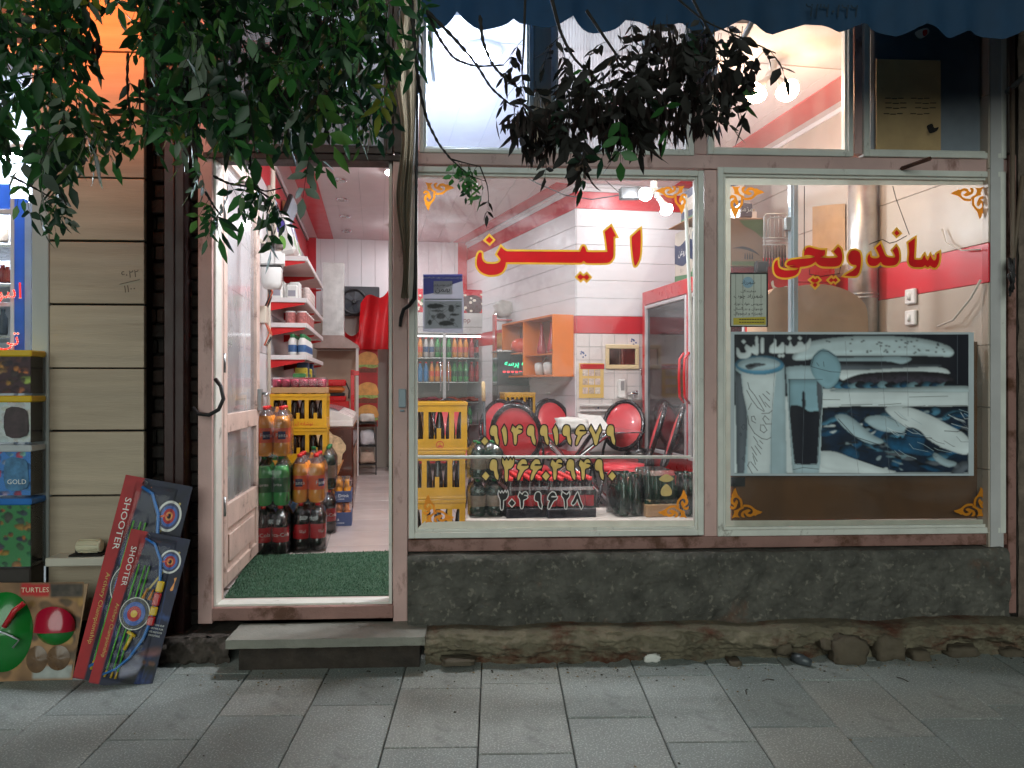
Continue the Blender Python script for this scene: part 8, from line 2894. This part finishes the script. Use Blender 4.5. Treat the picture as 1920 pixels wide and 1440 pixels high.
# right hand bare twigs and their clusters
twig([(800, 20), (822, 70), (850, 110), (890, 125), (945, 122)], 2.65, 2.6, .0045, 0, knots=True)
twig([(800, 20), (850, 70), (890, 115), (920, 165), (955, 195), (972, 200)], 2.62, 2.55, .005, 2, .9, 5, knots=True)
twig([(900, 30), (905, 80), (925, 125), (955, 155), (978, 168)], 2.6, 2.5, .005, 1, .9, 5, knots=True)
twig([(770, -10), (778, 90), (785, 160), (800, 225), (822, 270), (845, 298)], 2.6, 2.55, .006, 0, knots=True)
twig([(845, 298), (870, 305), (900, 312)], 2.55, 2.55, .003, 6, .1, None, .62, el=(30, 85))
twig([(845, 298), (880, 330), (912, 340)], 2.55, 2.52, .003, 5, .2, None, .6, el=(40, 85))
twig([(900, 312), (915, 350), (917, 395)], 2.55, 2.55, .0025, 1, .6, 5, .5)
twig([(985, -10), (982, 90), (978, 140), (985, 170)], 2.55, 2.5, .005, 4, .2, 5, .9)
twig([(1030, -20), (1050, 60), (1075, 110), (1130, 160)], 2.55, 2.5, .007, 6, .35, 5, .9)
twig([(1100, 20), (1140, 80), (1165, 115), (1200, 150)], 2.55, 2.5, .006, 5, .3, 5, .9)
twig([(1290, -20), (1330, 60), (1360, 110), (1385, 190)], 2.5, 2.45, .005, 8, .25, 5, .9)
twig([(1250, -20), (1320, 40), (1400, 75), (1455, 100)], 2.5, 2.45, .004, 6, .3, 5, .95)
# dark clusters of leaves and seed keys on the right
for i in range(135):
    while True:
        x, y = rr.uniform(965, 1395), rr.uniform(20, 300)
        lim = 246 + 42 * math.sin((x - 945) / 440 * PI * 1.6 + .6) + (25 if 1080 < x < 1230 else 0)
        lo = 140 if x < 1050 else 90 if x < 1150 else 25 if x < 1330 else 40
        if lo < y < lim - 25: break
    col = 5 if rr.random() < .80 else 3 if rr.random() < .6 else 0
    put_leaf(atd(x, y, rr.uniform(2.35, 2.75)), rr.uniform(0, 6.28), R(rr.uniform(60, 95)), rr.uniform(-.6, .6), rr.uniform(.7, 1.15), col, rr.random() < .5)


def keybunch(c, n_, sp):
    m = MB()
    for k in range(n_):
        b = c + Vector((rr.gauss(0, sp), rr.gauss(0, sp), rr.uniform(-.03, .02)))
        leaflet(m, b, Vector((rr.uniform(-.25, .25), rr.uniform(-.25, .25), -1)), Vector((rr.uniform(-1, 1), rr.uniform(-1, 1), .1)), rr.uniform(.05, .08), rr.uniform(.005, .008), 0)
    o = m.build('seed_cluster', KEYS, tr, True)
    o['kind'] = 'stuff'


for (x, y, n_) in ((1000, 190, 40), (1030, 215, 60), (1010, 240, 50), (1060, 200, 50), (1100, 170, 60), (1140, 190, 70), (1150, 215, 60), (1180, 160, 60), (1210, 190, 60), (1250, 170, 60), (1290, 150, 50),
                   (1320, 190, 40), (1220, 110, 50), (1270, 90, 60), (1300, 60, 50), (965, 205, 14), (1240, 40, 50), (1200, 225, 40), (1340, 120, 30), (1270, 205, 40),
                   (380, 200, 40), (430, 180, 40), (560, 130, 60), (600, 60, 70), (540, 60, 60), (520, 170, 50), (150, 90, 40)):
    keybunch(atd(x, y + (22 if x > 900 else -18), rr.uniform(2.45, 2.6)), n_, .028)

# left hand mass
def lower(x):
    pts = [(-60, 300), (0, 318), (60, 334), (120, 345), (200, 330), (260, 300), (330, 292), (420, 300), (500, 300), (540, 282), (600, 262), (660, 262), (720, 240), (770, 200), (800, 130)]
    for i in range(len(pts) - 1):
        if pts[i][0] <= x <= pts[i + 1][0]:
            u = (x - pts[i][0]) / (pts[i + 1][0] - pts[i][0])
            return pts[i][1] * (1 - u) + pts[i + 1][1] * u - 44
    return 100


gaps = [(215, 120, 66, 52), (215, 190, 70, 36), (225, 40, 60, 60), (232, 300, 46, 26), (40, 130, 34, 30), (300, 160, 26, 26), (680, 190, 36, 60)]
cnt = 0
while cnt < 600:
    x, y = rr.uniform(-120, 790), rr.uniform(-90, 400)
    if y > lower(max(-60, min(800, x))) - 28: continue
    if any(((x - g_[0]) / g_[2]) ** 2 + ((y + 14 - g_[1]) / g_[3]) ** 2 < 1 for g_ in gaps): continue
    if x > 690 and rr.random() < .55: continue
    near = y > lower(max(-60, min(800, x))) - 80
    put_leaf(atd(x, y, rr.uniform(2.0, 2.9)), rr.uniform(0, 6.28), R(rr.uniform(10, 85)), rr.uniform(-.8, .8), rr.uniform(.7, 1.15), pick(), near and rr.random() < .6)
    cnt += 1
for i in range(190):
    x, y = rr.uniform(270, 720), rr.uniform(-60, 205)
    put_leaf(atd(x, y, rr.uniform(2.3, 3.0)), rr.uniform(0, 6.28), R(rr.uniform(20, 88)), rr.uniform(-.8, .8), rr.uniform(.7, 1.1), rr.choice((1, 3, 3, 5, 0)), False)
for (path, nl) in (([(240, 100), (238, 160), (243, 215), (255, 240)], 5), ([(350, 120), (352, 190), (362, 250), (370, 300), (372, 340)], 5), ([(262, 150), (262, 210)], 0), ([(468, 270), (470, 310), (474, 345), (495, 360), (530, 352)], 8),
                   ([(400, 330), (430, 345), (470, 350), (510, 372), (500, 400)], 9), ([(385, 360), (400, 385), (415, 405)], 5), ([(90, 300), (110, 350), (125, 385)], 5), ([(20, 330), (60, 350), (95, 370)], 5), ([(60, 80), (110, 150), (150, 200)], 4),
                   ([(560, 250), (575, 270), (590, 290)], 3), ([(640, 60), (660, 160), (690, 230)], 7), ([(430, 30), (470, 110), (520, 170), (560, 230)], 8), ([(700, 20), (716, 90), (730, 160), (745, 200)], 6)):
    twig(path, 2.45, 2.4, .0035, nl, .2, None, .85, el=(30, 88), knots=True)
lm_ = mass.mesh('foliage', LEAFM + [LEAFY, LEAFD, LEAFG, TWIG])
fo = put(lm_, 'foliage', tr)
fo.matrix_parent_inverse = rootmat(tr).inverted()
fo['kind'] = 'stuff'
